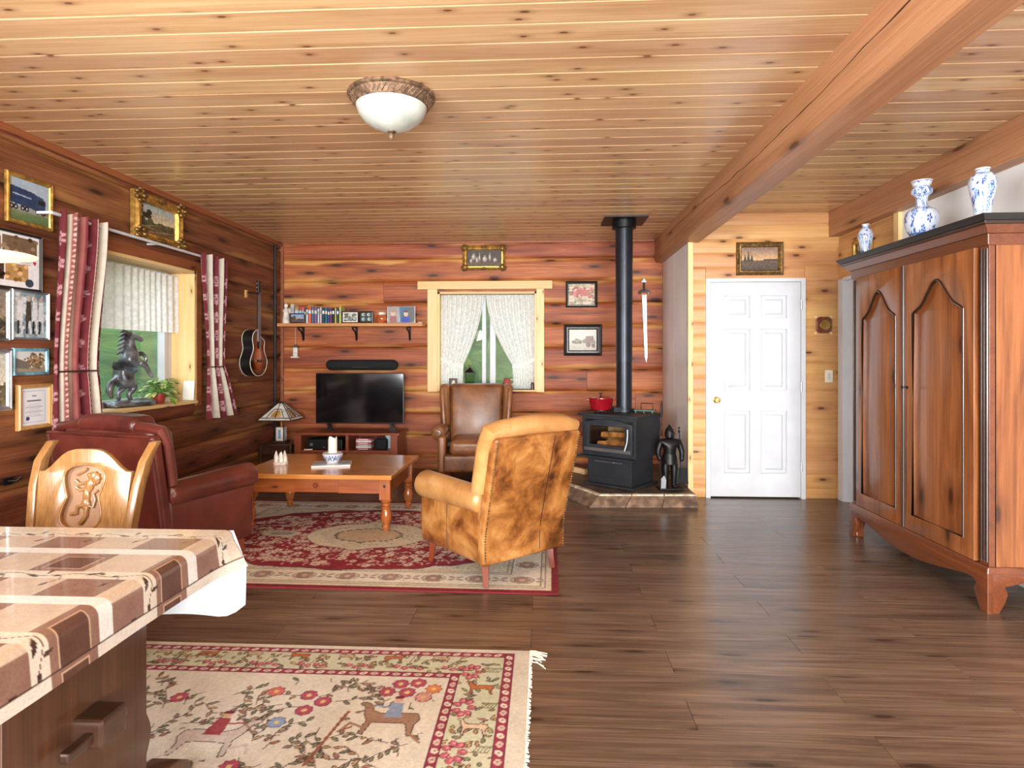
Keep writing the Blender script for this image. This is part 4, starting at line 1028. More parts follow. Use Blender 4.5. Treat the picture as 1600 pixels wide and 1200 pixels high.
obj('medallion_ground', plate([[(x * 1.12, (z - .735) * 1.06 + .735) for x, z in vio]], .006, 0, lambda x, y, z: (x, yback(y) + .012 + z, y)), M['oak_recess'], bb)
MB().tube([(x, yback(z) - .012, z) for x, z in vio], .005, 8, closed=True).build('medallion_rim', M['oak'], bb)
# rearing lion relief
ln = MB()
def rel(x, z): return (x, yback(z) + .004, z)
def blob(x, z, rx, rz, a=0): ln.ball(rel(x, z), (rx, .009, rz), 12, 8, Matrix.Rotation(a, 3, 'Y'))
blob(.028, .815, .024, .022); blob(.040, .803, .018, .026, .4); blob(.012, .822, .012, .010, .3)
blob(.012, .775, .020, .034, .35); blob(.004, .735, .016, .034, 0); blob(.006, .70, .020, .028, -.2)
for pts, rd in (([(.0, .79), (-.03, .785), (-.05, .80)], .007), ([(.005, .765), (-.025, .76), (-.045, .772)], .007), ([(-.03, .83), (-.012, .838), (.0, .85)], .005), ([(-.045, .822), (-.03, .83)], .005),
                ([(.0, .70), (-.03, .69), (-.03, .665), (-.055, .662)], .009), ([(.012, .69), (.012, .655), (.0, .635), (-.012, .622)], .010), ([(.022, .695), (.04, .69), (.046, .72), (.036, .745), (.052, .76)], .005)):
    ln.tube([rel(a, b) for a, b in pts], rd, 8)
for k in range(9): a = k * .7; ln.ball(rel(.034 + .022 * math.cos(a), .808 + .024 * math.sin(a)), (.007, .008, .007), 6, 4)
ln.build('lion_carving', M['oak'], bb)
MB().box(-.225, .225, -.21, .19, .43, .47).build('seat', M['oak'], dc, smooth=False, bevel=.01)
for sx in (-1, 1): MB().box(sx * .19 - .022, sx * .19 + .022, -.19, -.146, 0, .43).build('leg', M['oak'], dc, smooth=False, bevel=.005)
MB().box(-.18, .18, .15, .185, .40, .50).build('lower_rail', M['oak'], dc, smooth=False, bevel=.004)
# ------------------------------------------------------------------ rugs
g = random.Random(21)
RWX, RWY = 2.80, 2.06
cv = Canvas(RWX, RWY, .0065, (120, 24, 38))
CRM, RED, DKR, INK, TAN_ = (208, 196, 172), (136, 20, 40), (98, 14, 30), (64, 62, 66), (190, 168, 138)
cv.rect(.045, .045, RWX - .045, RWY - .045, CRM)
def hline_rect(i, wd, col):
    cv.line([(i, i), (RWX - i, i), (RWX - i, RWY - i), (i, RWY - i), (i, i)], wd, col)
hline_rect(.075, .007, (120, 112, 106)); hline_rect(.105, .008, (96, 92, 90)); hline_rect(.285, .008, (96, 92, 90)); hline_rect(.31, .006, (140, 124, 110))
cv.rect(.11, .11, RWX - .11, .28, (216, 208, 190)); cv.rect(.11, RWY - .28, RWX - .11, RWY - .11, (216, 208, 190))
cv.rect(.11, .11, .28, RWY - .11, (216, 208, 190)); cv.rect(RWX - .28, .11, RWX - .11, RWY - .11, (216, 208, 190))
def rosette(x, y):
    cv.ell(x, y, .075, .058, (150, 140, 130)); cv.ell(x, y, .066, .05, (198, 182, 162)); cv.flower(x, y, .05, 7, (160, 130, 118), (196, 170, 148), (110, 104, 100))
    for s_ in (-1, 1):
        cv.leaf(x + s_ * .08, y - .03, .06, .025, .5 * s_ + (0 if s_ > 0 else PI), (150, 146, 132)); cv.leaf(x + s_ * .085, y + .035, .05, .02, -.5 * s_ + (0 if s_ > 0 else PI), (168, 128, 118))
x = .2
while x < RWX: rosette(x, .195); rosette(x, RWY - .195); x += .265
y = .46
while y < RWY - .3: rosette(.195, y); rosette(RWX - .195, y); y += .265
for k in range(2600):
    x, y = g.uniform(.32, RWX - .32), g.uniform(.32, RWY - .32); cv.leaf(x, y, g.uniform(.012, .03), .009, g.uniform(0, 6.28), g.choice([(170, 160, 142), (150, 142, 130), (182, 158, 140), (126, 120, 114)]))
cx, cy = RWX / 2, RWY / 2
lob = []
for k in range(220):
    a = 2 * PI * k / 220; q = 1 + .035 * abs(math.sin(9 * a)) + .01 * math.sin(31 * a); e = 2.3
    ca, sa = math.cos(a), math.sin(a)
    lob.append((cx + 1.14 * q * math.copysign(abs(ca) ** (2 / e), ca), cy + .70 * q * math.copysign(abs(sa) ** (2 / e), sa)))
cv.line(lob + lob[:1], .022, INK); cv.poly(lob, RED)
inside = lambda x, y: (abs(x - cx) / 1.08) ** 2.3 + (abs(y - cy) / .66) ** 2.3 < 1
for k in range(2900):
    x, y = g.uniform(.3, RWX - .3), g.uniform(.3, RWY - .3)
    if not inside(x, y): continue
    t = g.random()
    if t < .16: cv.flower(x, y, g.uniform(.022, .036), 6, (212, 196, 176), (176, 90, 90), (150, 90, 84), g.uniform(0, 1))
    elif t < .62: cv.leaf(x, y, g.uniform(.026, .045), g.uniform(.011, .017), g.uniform(0, 6.28), g.choice([(206, 190, 170), (214, 178, 160), (186, 170, 150)]))
    else:
        a = g.uniform(0, 6.28); cv.line([(x, y), (x + .03 * math.cos(a), y + .03 * math.sin(a)), (x + .05 * math.cos(a + .6), y + .05 * math.sin(a + .6))], .007, g.choice([(204, 160, 150), (196, 184, 160), DKR]))
for sx in (-1, 1): cv.ell(cx + sx * .66, cy, .15, .075, (196, 184, 162)); cv.ell(cx + sx * .66, cy, .09, .04, (150, 142, 130))
def lens(a_, b_, p):
    return [(cx + a_ * math.copysign(abs(math.cos(t)) ** p, math.cos(t)), cy + b_ * math.sin(t) * (1 + .05 * math.cos(8 * t))) for t in [2 * PI * k / 120 for k in range(120)]]
cv.line(lens(.45, .33, 1.25) + lens(.45, .33, 1.25)[:1], .014, (112, 96, 92)); cv.poly(lens(.45, .33, 1.25), (204, 192, 166))
for k in range(260):
    a = g.uniform(0, 6.28); q = math.sqrt(g.random()); cv.leaf(cx + .36 * q * math.cos(a), cy + .27 * q * math.sin(a), .028, .010, g.uniform(0, 6.28), g.choice([(160, 150, 132), (176, 150, 134), (146, 142, 132)]))
L2 = lens(.25, .17, 1.2); cv.poly(L2, (188, 164, 132))
for k in range(0, 120, 3): cv.ell(L2[k][0] + g.uniform(-.01, .01), L2[k][1] + g.uniform(-.008, .008), .014, .010, INK)
cv.speck(26, 240, 4); cv.speck(14, 40, 5)
rg = thing('persian_rug', 'red and cream medallion rug under the coffee table', 'rug', (-1.305, 4.46, 0), -.012)
obj('pile', cv.mesh('pile', lambda x, y: (x - RWX / 2, y - RWY / 2, .0062 + 0 * x)), M['rug'], rg)
MB().box(-RWX / 2, RWX / 2, -RWY / 2, RWY / 2, .0005, .006).build('backing', plain('rug_edge_red', (120, 22, 38), .95), rg, smooth=False)

# cream hunting rug
QX0, QX1, QY0, QY1 = -2.02, -.06, 1.32, 2.745
qw, qh = QX1 - QX0, QY1 - QY0
cv = Canvas(qw, qh, .0045, (222, 214, 196))
PK, PKD, PAL, OR_, GRN, BRN, DK = (150, 44, 70), (112, 26, 54), (214, 190, 178), (190, 106, 52), (128, 132, 98), (150, 112, 88), (74, 58, 50)
cv.rect(0, 0, qw, qh, (222, 214, 198))
R1 = qw - .072; T1 = qh - .032           # outer guard limits
def guard(xa, ya, xb, yb, hor):
    cv.rect(xa, ya, xb, yb, PK)
    L_ = (xb - xa) if hor else (yb - ya); k = 0; p = .022
    while p < L_:
        c = PAL if k % 2 == 0 else (232, 220, 206)
        X, Y = ((xa + p, (ya + yb) / 2) if hor else ((xa + xb) / 2, ya + p))
        cv.ell(X, Y, .017 if hor else .012, .010 if hor else .017, c, .5 if k % 2 else 0); cv.ell(X, Y, .006, .005, (170, 130, 110)); p += .046; k += 1
    cv.line([(xa, ya), (xb, ya), (xb, yb), (xa, yb), (xa, ya)], .004, PKD)
cv.rect(0, 0, R1, T1, (206, 206, 178))
fx, fy = R1 - .255, T1 - .215
cv.rect(0, 0, fx, fy, (224, 216, 200))
def animal(x, y, s, col, flip=1, rot=0, outl=DK):
    base = [(-.5, .1), (-.45, .28), (-.2, .30), (.2, .26), (.36, .34), (.46, .55), (.62, .60), (.66, .52), (.54, .44), (.5, .2), (.42, .05), (.46, -.32), (.38, -.34), (.32, -.02), (.0, .0), (-.28, -.02), (-.36, -.34), (-.44, -.34), (-.42, -.05)]
    c, q = math.cos(rot), math.sin(rot); P = []
    for a, b in base: a *= flip * s; b *= s; P.append((x + a * c - b * q, y + a * q + b * c))
    cv.poly(P, col); cv.line(P + P[:1], .004, outl)
def tulip(x, y, r, a): cv.ell(x, y, r, r * .8, PKD, a); cv.ell(x, y, r * .85, r * .66, (194, 92, 110), a); cv.ell(x + r * .2, y + r * .1, r * .35, r * .25, (220, 150, 156), a)
def scatter_leaves(n_, box, cols, L0=.02, L1=.045):
    for _ in range(n_):
        x, y = g.uniform(box[0], box[2]), g.uniform(box[1], box[3]); cv.leaf(x, y, g.uniform(L0, L1), g.uniform(.010, .018), g.uniform(0, 6.28), g.choice(cols), (DK, .0035))
BC = [(150, 150, 112), (176, 164, 120), (190, 140, 110), (140, 132, 104), (204, 170, 120), GRN]
# border motifs
x = .1
k = 0
while x < fx + .1:
    yb = (fy + .035 + T1 - .035) / 2
    scatter_leaves(22, (x - .1, fy + .05, x + .12, T1 - .05), BC)
    if k % 2 == 0: animal(x, yb + .035, .085, OR_, 1 if k % 4 else -1)
    else: animal(x, yb + .04, .07, (214, 180, 140), -1)
    for j in range(4): tulip(x + .03 + .034 * j, yb - .028 - .012 * (j % 2), .017, g.uniform(-.5, .5))
    cv.line([(x + .07, yb - .03), (x + .09, yb + .06)], .005, BRN)
    x += .21; k += 1
y = .06
k = 0
while y < T1 - .2:
    xb = (fx + .04 + R1 - .04) / 2
    scatter_leaves(26, (fx + .05, y - .06, R1 - .05, y + .2), BC)
    animal(xb + .01, y, .10, OR_ if k % 2 == 0 else (226, 198, 168), -1, PI / 2 * 0)
    for j in range(7):
        a = j * .9; tulip(xb - .045 + .03 * math.cos(a), y + .13 + .045 * math.sin(a), .019, a)
    cv.line([(xb - .03, y + .13), (xb + .07, y + .13)], .005, BRN)
    for j in range(5): cv.line([(xb + .02 + .012 * j, y + .13), (xb + .035 + .012 * j, y + .165), (xb + .05 + .012 * j, y + .158)], .004, GRN)
    y += .26; k += 1
guard(0, fy - .0, fx + .036, fy + .036, True); guard(fx, 0, fx + .036, fy + .036, False)
guard(0, T1 - .036, R1, T1, True); guard(R1 - .04, 0, R1, T1, False)
# field
FC = [(128, 128, 104), (150, 128, 108), (112, 116, 96), (168, 112, 96), (150, 140, 112), (186, 150, 112)]
def vine2(x, y, a, n_):
    P = [(x, y)]
    for k in range(n_):
        a += g.uniform(-.5, .5); x += .03 * math.cos(a); y += .03 * math.sin(a); P.append((x, y))
        if y < fy - .05 and x < fx - .06: cv.leaf(x, y, g.uniform(.026, .044), .015, a + g.choice((-.9, .9)), g.choice(FC), (DK, .0035))
    P = [p for p in P if p[0] < fx - .03 and p[1] < fy - .03]
    if len(P) > 1: cv.line(P, .0042, (92, 74, 64))
spots = []
for k in range(420):
    x, y = g.uniform(0, fx - .08), g.uniform(0, fy - .06)
    if all((x - a) ** 2 + (y - b) ** 2 > .0034 for a, b in spots): spots.append((x, y)); vine2(x, y, g.uniform(0, 6.28), g.randint(3, 7))
for (x, y, col) in ((1.10, 1.02, PK), (1.17, .98, PK), (1.12, .92, PK), (1.44, 1.12, PK), (1.51, 1.13, PK), (1.40, 1.06, PK), (1.48, 1.06, PK), (1.58, 1.09, OR_), (1.55, 1.03, (186, 120, 110)), (.96, 1.04, (186, 84, 70)), (1.05, .84, (110, 134, 170)), (.60, .98, PK), (.35, .8, PK), (1.0, .6, PK), (.7, .5, OR_), (1.3, .5, PK), (1.1, .3, PK)):
    cv.flower(x, y, .033, 8, tuple(min(255, c + 30) for c in col), (222, 196, 130), (104, 30, 48))
def rider(x, y, s, flip, hc, rc):
    cv.ell(x, y, .9 * s, .55 * s, (224, 216, 200))
    animal(x, y, s * 1.25, hc, flip)
    cv.line([(x - flip * .45 * s, y - .3 * s), (x - flip * .75 * s, y - .62 * s)], .012, hc); cv.line([(x + flip * .5 * s, y - .2 * s), (x + flip * .85 * s, y - .05 * s), (x + flip * .95 * s, y - .3 * s)], .012, hc)
    cv.poly([(x - .18 * s, y + .2 * s), (x + .2 * s, y + .2 * s), (x + .14 * s, y + .75 * s), (x - .12 * s, y + .75 * s)], rc); cv.ell(x, y + .86 * s, .1 * s, .11 * s, (214, 172, 140)); cv.ell(x, y + .96 * s, .11 * s, .06 * s, PKD)
    cv.line([(x, y + .55 * s), (x + flip * .5 * s, y + .62 * s)], .010, rc); cv.line([(x + flip * .2 * s, y + .9 * s), (x + flip * .8 * s, y + .3 * s)], .006, BRN)
rider(1.46, .86, .17, -1, (160, 122, 98), (140, 156, 186)); rider(.85, .72, .18, 1, (206, 190, 180), (158, 60, 72)); rider(.4, .55, .17, -1, (150, 110, 88), PK); rider(1.2, .25, .17, 1, (160, 122, 98), (140, 156, 186))
cv.line([(1.24, .62), (1.29, .92)], .012, (150, 90, 72)); cv.line([(1.29, .80), (1.33, .83)], .010, (150, 90, 72))
cv.a *= .88; cv.speck(20, 260, 7); cv.speck(12, 30, 8)
rg2 = thing('hunting_rug', 'cream rug woven with riders deer and flowers beside the dining table', 'rug', (0, 0, 0), 0)
obj('pile', cv.mesh('pile', lambda x, y: (QX0 + x, QY0 + y, .0062 + 0 * x)), M['rug'], rg2)
MB().box(QX0, QX1, QY0, QY1, .0005, .006).build('backing', M['fringe'], rg2, smooth=False)
fr = MB()
for k in range(150):
    y = QY0 + (QY1 - QY0) * k / 150; l_ = g.uniform(.004, .012); fr.tube([(QX1 - .004, y, .006), (QX1 + l_, y + g.uniform(-.006, .006), .003)], .0028, 4)
for k in range(26):
    y = QY1 - .10 * g.random() ** 1.4; l_ = g.uniform(.03, .075); a = g.uniform(-.9, .15); fr.tube([(QX1 - .004, y, .006), (QX1 + l_ * .5, y + l_ * .3 * a, .007), (QX1 + l_, y + l_ * a, .003)], .0024, 4)
fr.build('fringe', M['fringe'], rg2)['kind'] = 'stuff'
# ------------------------------------------------------------------ stove corner
HT = .095
hp = [(1.365, 5.51), (.49, 5.47), (.12, 6.10), (.12, 7.09), (1.365, 7.09)]
ho = [(1.365, 5.45), (.40, 5.405), (.03, 6.06), (.03, 7.09), (1.365, 7.09)]
hearth = thing('hearth', 'raised tiled hearth with a beige stone edge under the wood stove', 'hearth', (0, 0, 0))
hb = MB(); n = len(hp)
hb.add([(x, y, 0) for x, y in hp] + [(x, y, HT - .012) for x, y in hp], [tuple(reversed(range(n))), tuple(range(n, 2 * n))] + [(i, (i + 1) % n, (i + 1) % n + n, i + n) for i in range(n)])
hb.build('bed', M['grout'], hearth, smooth=False)
def clip(poly, a, b, c):                       # keep a*x+b*y<=c
    out = []
    for p, q in zip(poly, poly[1:] + poly[:1]):
        dp, dq = a * p[0] + b * p[1] - c, a * q[0] + b * q[1] - c
        if dp <= 0: out.append(p)
        if dp * dq < 0: t = dp / (dp - dq); out.append((p[0] + (q[0] - p[0]) * t, p[1] + (q[1] - p[1]) * t))
    return out
inner = [(1.360, 5.56), (.515, 5.522), (.17, 6.11), (.17, 7.085), (1.360, 7.085)]
ts_ = .30; ca, sa = math.cos(.78), math.sin(.78)
for i in range(-8, 9):
    for j in range(-8, 9):
        cxx, cyy = .75 + (i * ca - j * sa) * ts_, 6.2 + (i * sa + j * ca) * ts_; h_ = ts_ / 2 - .003
        P = [(cxx + (a * ca - b * sa) * h_, cyy + (a * sa + b * ca) * h_) for a, b in ((-1, -1), (1, -1), (1, 1), (-1, 1))]
        for (p, q) in zip(inner, inner[1:] + inner[:1]):
            if not P: break
            ex, ey = q[0] - p[0], q[1] - p[1]; a, b = -ey, ex      # inside is to the right (clockwise outline)
            P = clip(P, a, b, a * p[0] + b * p[1])
        if len(P) < 3: continue
        ar_ = abs(sum(p[0] * q[1] - q[0] * p[1] for p, q in zip(P, P[1:] + P[:1]))) / 2
        if ar_ < .0012: continue
        MB().prism(P, HT - .012, HT, lambda x, y, d: (x, y, d)).build('tile', M['slate'], hearth, smooth=False)
# light stone edge strip and sloping apron tiles on the two open sides
for (a, b, oa, ob, ia, ib) in ((hp[0], hp[1], ho[0], ho[1], inner[0], inner[1]), (hp[1], hp[2], ho[1], ho[2], inner[1], inner[2]), (hp[2], hp[3], ho[2], ho[3], inner[2], inner[3])):
    L_ = math.hypot(b[0] - a[0], b[1] - a[1]); k = max(1, round(L_ / .30))
    for i in range(k):
        t0, t1 = (i + .012) / k, (i + .988) / k
        lp_ = lambda p, q, t: (p[0] + (q[0] - p[0]) * t, p[1] + (q[1] - p[1]) * t)
        A, B_, C_, D_ = lp_(a, b, t0), lp_(a, b, t1), lp_(ia, ib, t1), lp_(ia, ib, t0)
        MB().prism([A, B_, C_, D_], HT - .02, HT + .006, lambda x, y, d: (x, y, d)).build('edge_stone', M['stone'], hearth, smooth=False, bevel=.005)
        E0, E1 = lp_(oa, ob, t0), lp_(oa, ob, t1)
        q = MB().add([(*A, HT - .006), (*B_, HT - .006), (*E1, .008), (*E0, .008), (*A, .0), (*B_, .0), (*E1, .0), (*E0, .0)], [(0, 1, 2, 3), (4, 7, 6, 5), (0, 4, 5, 1), (3, 2, 6, 7), (0, 3, 7, 4), (1, 5, 6, 2)])
        q.build('apron_tile', M['stone_dk'], hearth, smooth=False, bevel=.002)

SR = -.636
stv = thing('wood_stove', 'black steel wood stove with glass door on the tiled hearth', 'stove', (.742, 5.962, HT + .007), SR)
MB().box(-.275, .275, -.25, .25, 0, .025).build('base_plate', M['stovem'], stv, smooth=False, bevel=.004)
MB().box(-.235, .235, -.215, .22, .025, .285).build('pedestal', M['stovem'], stv, smooth=False, bevel=.004)
ap = MB().box(-.17, .17, -.225, -.213, .09, .25).build('ash_drawer', M['stovem'], stv, smooth=False, bevel=.003)
MB().box(-.15, .15, -.232, -.222, .232, .240).ball((0.06, -.236, .236), .008, 8, 6).build('handle', M['steel'], ap)
MB().box(-.30, .30, -.31, -.22, .272, .290).build('ash_lip', M['stovem'], stv, smooth=False, bevel=.003)
bd = MB()
bd.box(-.29, .29, -.225, .26, .285, .33).box(-.29, -.255, -.225, .26, .33, .665).box(.255, .29, -.225, .26, .33, .665).box(-.255, .255, -.225, .26, .63, .665).box(-.255, .255, .225, .26, .33, .63)
bd.build('firebox', M['stovem'], stv, smooth=False)
MB().box(-.255, .255, .20, .225, .33, .63).build('firebrick', M['ash'], stv, smooth=False)
MB().box(-.33, .31, -.255, .275, .665, .685).build('top_plate', M['stovem'], stv, smooth=False, bevel=.003)
arc = [(-.265, .325), (.265, .325), (.265, .60)] + [(.265 - .53 * k / 12, .60 + .04 * math.sin(PI * k / 12)) for k in range(1, 12)] + [(-.265, .60)]
win_ = [(-.205, .395), (.185, .395), (.185, .575), (-.205, .575)]
dr = obj('stove_door', plate([arc, win_], .03, .004, lambda x, y, z: (x, -.24 + z, y)), M['stovem'], stv)
MB().box(-.205, .185, -.238, -.234, .395, .575).build('glass', M['stove_glass'], dr, smooth=False)
MB().tube([(.222, -.262, .56), (.226, -.27, .50), (.222, -.275, .44), (.214, -.285, .40), (.206, -.29, .365)], .009, 8).build('door_handle', M['steel'], dr)
MB().box(-.25, .25, -.262, -.255, .335, .365).build('nameplate_rail', M['steel'], dr, smooth=False)
for k, (a, b) in enumerate((((-.19, -.1, .375), (.16, -.02, .385)), ((-.17, .04, .375), (.17, .10, .385)), ((-.18, -.03, .462), (.15, -.06, .482)))):
    tag(MB().lathe([(.045, 0), (.05, .15), (.042, .385)], (0, 0, 0), 5).xf(lambda x, y, z, a=a, b=b: tuple(Vector(a) + rot_to(Vector(b) - Vector(a)) @ Vector((x * .8, y * .8, z * (Vector(b) - Vector(a)).length / .385)))).xf(lambda x, y, z: tuple(Matrix.Rotation(SR, 3, 'Z') @ Vector((x, y, z)) + Vector((.742, 5.962, HT + .007)))).build('firewood_log', M['bark'], None, smooth=False), ['split log at the bottom front inside the stove', 'split log at the back inside the stove', 'split log lying on top of the others inside the stove'][k], 'firewood', 'logs inside the stove')
# stovepipe
PX, PYY = .795, 6.10
sp_ = thing('stovepipe', 'black stovepipe rising from stove to ceiling', 'stovepipe', (PX, PYY, HT + .693))
h0 = 0; H_ = CZ - HT - .693
for k, (a, b, r) in enumerate(((0, .03, .105), (.03, .50, .078), (.50, 1.06, .081), (1.06, 1.48, .084), (1.48, H_ - .06, .086))):
    MB().lathe([(r, a), (r, b - .004), (r + .003, b - .003), (r + .003, b)], (0, 0, 0), 28).build('pipe_section', M['pipe'], sp_)
MB().lathe([(.105, H_ - .09), (.118, H_ - .085), (.118, H_ - .012)], (0, 0, 0), 28).build('ceiling_collar', M['iron'], sp_)
MB().box(-.21, .21, -.21, .21, H_ - .012, H_).build('ceiling_plate', M['iron'], sp_, smooth=False)
MB().box(-.13, -.05, -.11, .02, .001, .05, .3).build('damper', M['stovem'], sp_, smooth=False, bevel=.004)
# red pot on a trivet
TZ0 = HT + .007 + .685
pot = thing('cooking_pot', 'red enamel cooking pot with lid on the stove top', 'pot', (.555, 5.985, TZ0 + .0005))
for k in range(3):
    a = k * 2.1 + .3; MB().cyl((.07 * math.cos(a), .07 * math.sin(a), 0), (.06 * math.cos(a), .06 * math.sin(a), .026), .007, n=8).build('trivet_foot', M['iron'], pot)
MB().lathe([(.0001, .022), (.095, .022), (.095, .030), (.0001, .030)], (0, 0, 0), 24).build('trivet', M['iron'], pot)
MB().lathe([(.0001, .031), (.098, .031), (.108, .045), (.118, .135), (.12, .138), (.112, .138)], (0, 0, 0), 30).build('pot_body', M['pot_red'], pot)
ld = MB().lathe([(.122, .139), (.122, .146), (.09, .156), (.03, .164), (.0001, .165)], (0, 0, 0), 30).build('lid', M['pot_red'], pot)
MB().lathe([(.008, .163), (.006, .18), (.018, .186), (.018, .192), (.0001, .194)], (0, 0, 0), 12).build('lid_knob', M['iron'], ld)
for sx in (-1, 1): MB().tube([(sx * .112, -.035, .125), (sx * .142, -.03, .128), (sx * .142, .03, .128), (sx * .112, .035, .125)], .007, 8).build('handle', M['pot_red'], pot)
# green rack and fan on the stove top
gr_ = thing('cast_iron_press', 'green enamelled griddle press with wire handle on the stove', 'press', (.985, 5.99, TZ0 + .0005), SR + .25)
MB().box(-.10, .10, -.05, .05, .016, .03).build('plate', M['teal'], gr_, smooth=False, bevel=.004)
for x in (-.08, 0, .08): MB().box(x - .006, x + .006, -.052, -.04, 0, .02).build('foot', M['teal'], gr_, smooth=False)
MB().tube([(-.04, 0, .03), (-.04, 0, .09), (.075, 0, .09), (.075, 0, .03)], .005, 8).build('handle', M['iron'], gr_)
# firewood stick on hearth
fw = MB().prism([(-.03, 0), (.035, 0), (.03, .05), (-.025, .055)], 0, .30, lambda x, y, d: (x, d, y)).xf(lambda x, y, z: (.44 + x * math.cos(.9) - y * math.sin(.9) * .6 + .0, 6.42 + x * math.sin(.9) + y * math.cos(.9), z + HT + .001))
tag(fw.build('firewood_log', M['deckw'], smooth=False, bevel=.004), 'single pale split log lying on the hearth beside the stove', 'firewood')
# knight tool stand
kn_ = thing('fireplace_tool_stand', 'black iron knight figure holding fireplace tools on the hearth', 'tool set', (1.165, 5.72, HT + .007), .1)
MB().box(-.11, .11, -.075, .075, 0, .02).build('base', M['iron'], kn_, smooth=False, bevel=.008)
V = [(0, 0, .27), (0, 0, .33), (0, 0, .40), (0, 0, .455), (0, 0, .475), (-.045, 0, .26), (-.04, -.01, .15), (-.038, -.005, .03), (-.042, -.045, .028), (.045, 0, .26), (.04, -.01, .15), (.038, -.005, .03), (.042, -.045, .028),
     (-.085, 0, .44), (-.115, -.01, .35), (-.10, -.05, .27), (.085, 0, .44), (.115, -.01, .35), (.10, -.04, .26)]
E_ = [(0, 1), (1, 2), (2, 3), (3, 4), (0, 5), (5, 6), (6, 7), (7, 8), (0, 9), (9, 10), (10, 11), (11, 12), (3, 13), (13, 14), (14, 15), (3, 16), (16, 17), (17, 18)]
Rr = [.062, .055, .068, .06, .032, .042, .032, .026, .018, .042, .032, .026, .018, .036, .028, .022, .036, .028, .022]
obj('knight_figure', skin(V, E_, Rr, 2, 'knight'), M['iron'], kn_)
MB().lathe([(.03, .475), (.042, .485), (.044, .52), (.038, .55), (.02, .575), (.004, .60), (.0001, .605)], (0, 0, 0), 14).box(-.036, .036, -.047, -.03, .515, .523).build('helmet', M['iron'], kn_)
MB().lathe([(.075, .24), (.064, .30), (.06, .33)], (0, 0, 0), 12).build('mail_skirt', M['iron'], kn_)
MB().tube([(-.085, -.02, .02), (-.10, -.015, .35), (-.075, .01, .72)], .006, 8).lathe([(.006, 0), (.014, .03), (.012, .12), (.004, .16)], (-.078, .008, .66), 8, (.06, .06, 1)).build('poker', M['iron'], kn_)
MB().tube([(.115, .02, .10), (.10, .03, .55)], .006, 8).ball((.10, .03, .53), .013, 8, 6).ball((.10, .03, .565), .011, 8, 6).build('brush_handle', M['iron'], kn_)
MB().prism([(.07, .04), (.19, .04), (.175, .19), (.09, .19)], .028, .040).build('shovel_blade', M['iron'], kn_, smooth=False, bevel=.004)
MB().prism([(-.10, .02), (-.055, .02), (-.05, .10), (-.07, .14), (-.098, .11)], -.065, -.06).build('shield_plate', M['steel'], kn_, smooth=False)
# sword
sw = thing('wall_sword', 'steel sword with dark hilt hanging on the log wall behind the stove', 'sword', (1.155, BY - .018, 2.23), 0)
MB().prism([(-.026, -.18), (.026, -.18), (.021, -.90), (.006, -.97), (-.010, -.90)], -.005, .003).build('blade', M['steel'], sw, smooth=False, bevel=.0015)
MB().prism([(-.004, -.18), (.004, -.18), (.003, -.60), (-.003, -.60)], -.0058, -.0048).build('fuller', M['iron'], sw, smooth=False)
MB().tube([(-.055, 0, -.17), (-.05, 0, -.145), (-.02, 0, -.135), (.02, 0, -.135), (.05, 0, -.145), (.055, 0, -.17)], .016, 8).build('guard', M['bronze'], sw)
MB().cyl((0, 0, -.14), (0, 0, -.03), .011, n=10).build('grip', M['iron'], sw)
MB().prism([(-.035, -.04), (.035, -.04), (.03, -.02), (0, .01), (-.03, -.02)], -.013, .013).build('pommel', M['bronze'], sw, smooth=False, bevel=.004)
sw.rotation_euler = (0, -.022, 0)

# ------------------------------------------------------------------ pictures
def picture(name, label, loc, w_, h_, rz, fm, fw_, cv, dep=.025, mat_w=0, ornate=False, tilt=0, group=None, pm=None):
    t = thing(name, label, 'picture', loc, rz, group); t.rotation_euler = (tilt, 0, rz)
    prof_ = [(0, 0), (0, dep * .7), (fw_ * .25, dep), (fw_ * .55, dep * .75), (fw_ * .8, dep * .8), (fw_, dep * .4), (fw_, 0)]
    fo = MB().frame(w_, h_, prof_).build('frame', fm, t, smooth=False)
    if ornate:
        for sx in (-1, 1):
            for sz in (-1, 1):
                q = MB(); cx_, cz_ = sx * (w_ / 2 - fw_ * .5), sz * (h_ / 2 - fw_ * .5)
                for k in range(7): a = k * .9; q.ball((cx_ + .6 * fw_ * math.cos(a), -dep, cz_ + .6 * fw_ * math.sin(a)), (fw_ * .32, dep * .35, fw_ * .25), 8, 5)
                q.build('corner_ornament', M['gold_dk'], fo)
        q = MB()
        for sz in (-1, 1): q.ball((0, -dep * .9, sz * (h_ / 2 - fw_ * .3)), (fw_ * .7, dep * .4, fw_ * .35), 8, 5)
        q.build('crest_ornament', M['gold_dk'], fo)
    iw, ih = w_ - 2 * fw_ + .006, h_ - 2 * fw_ + .006
    if mat_w:
        MB().box(-iw / 2, iw / 2, -dep * .25, 0, -ih / 2, ih / 2).build('mount', M['mat_white'], t, smooth=False); iw -= 2 * mat_w; ih -= 2 * mat_w
    else: MB().box(-iw / 2, iw / 2, -dep * .2, 0, -ih / 2, ih / 2).build('backing', M['mat_white'], t, smooth=False)
    obj('print', cv.mesh('print', lambda x, y: (x / cv.w * iw - iw / 2, -dep * .3 + 0 * x, y / cv.h * ih - ih / 2)), pm or M['print'], t)
    return t
def cvs(w_, h_, col=(200, 200, 200), n_=90): return Canvas(w_, h_, max(w_, h_) / n_, col)
GL = random.Random(8)
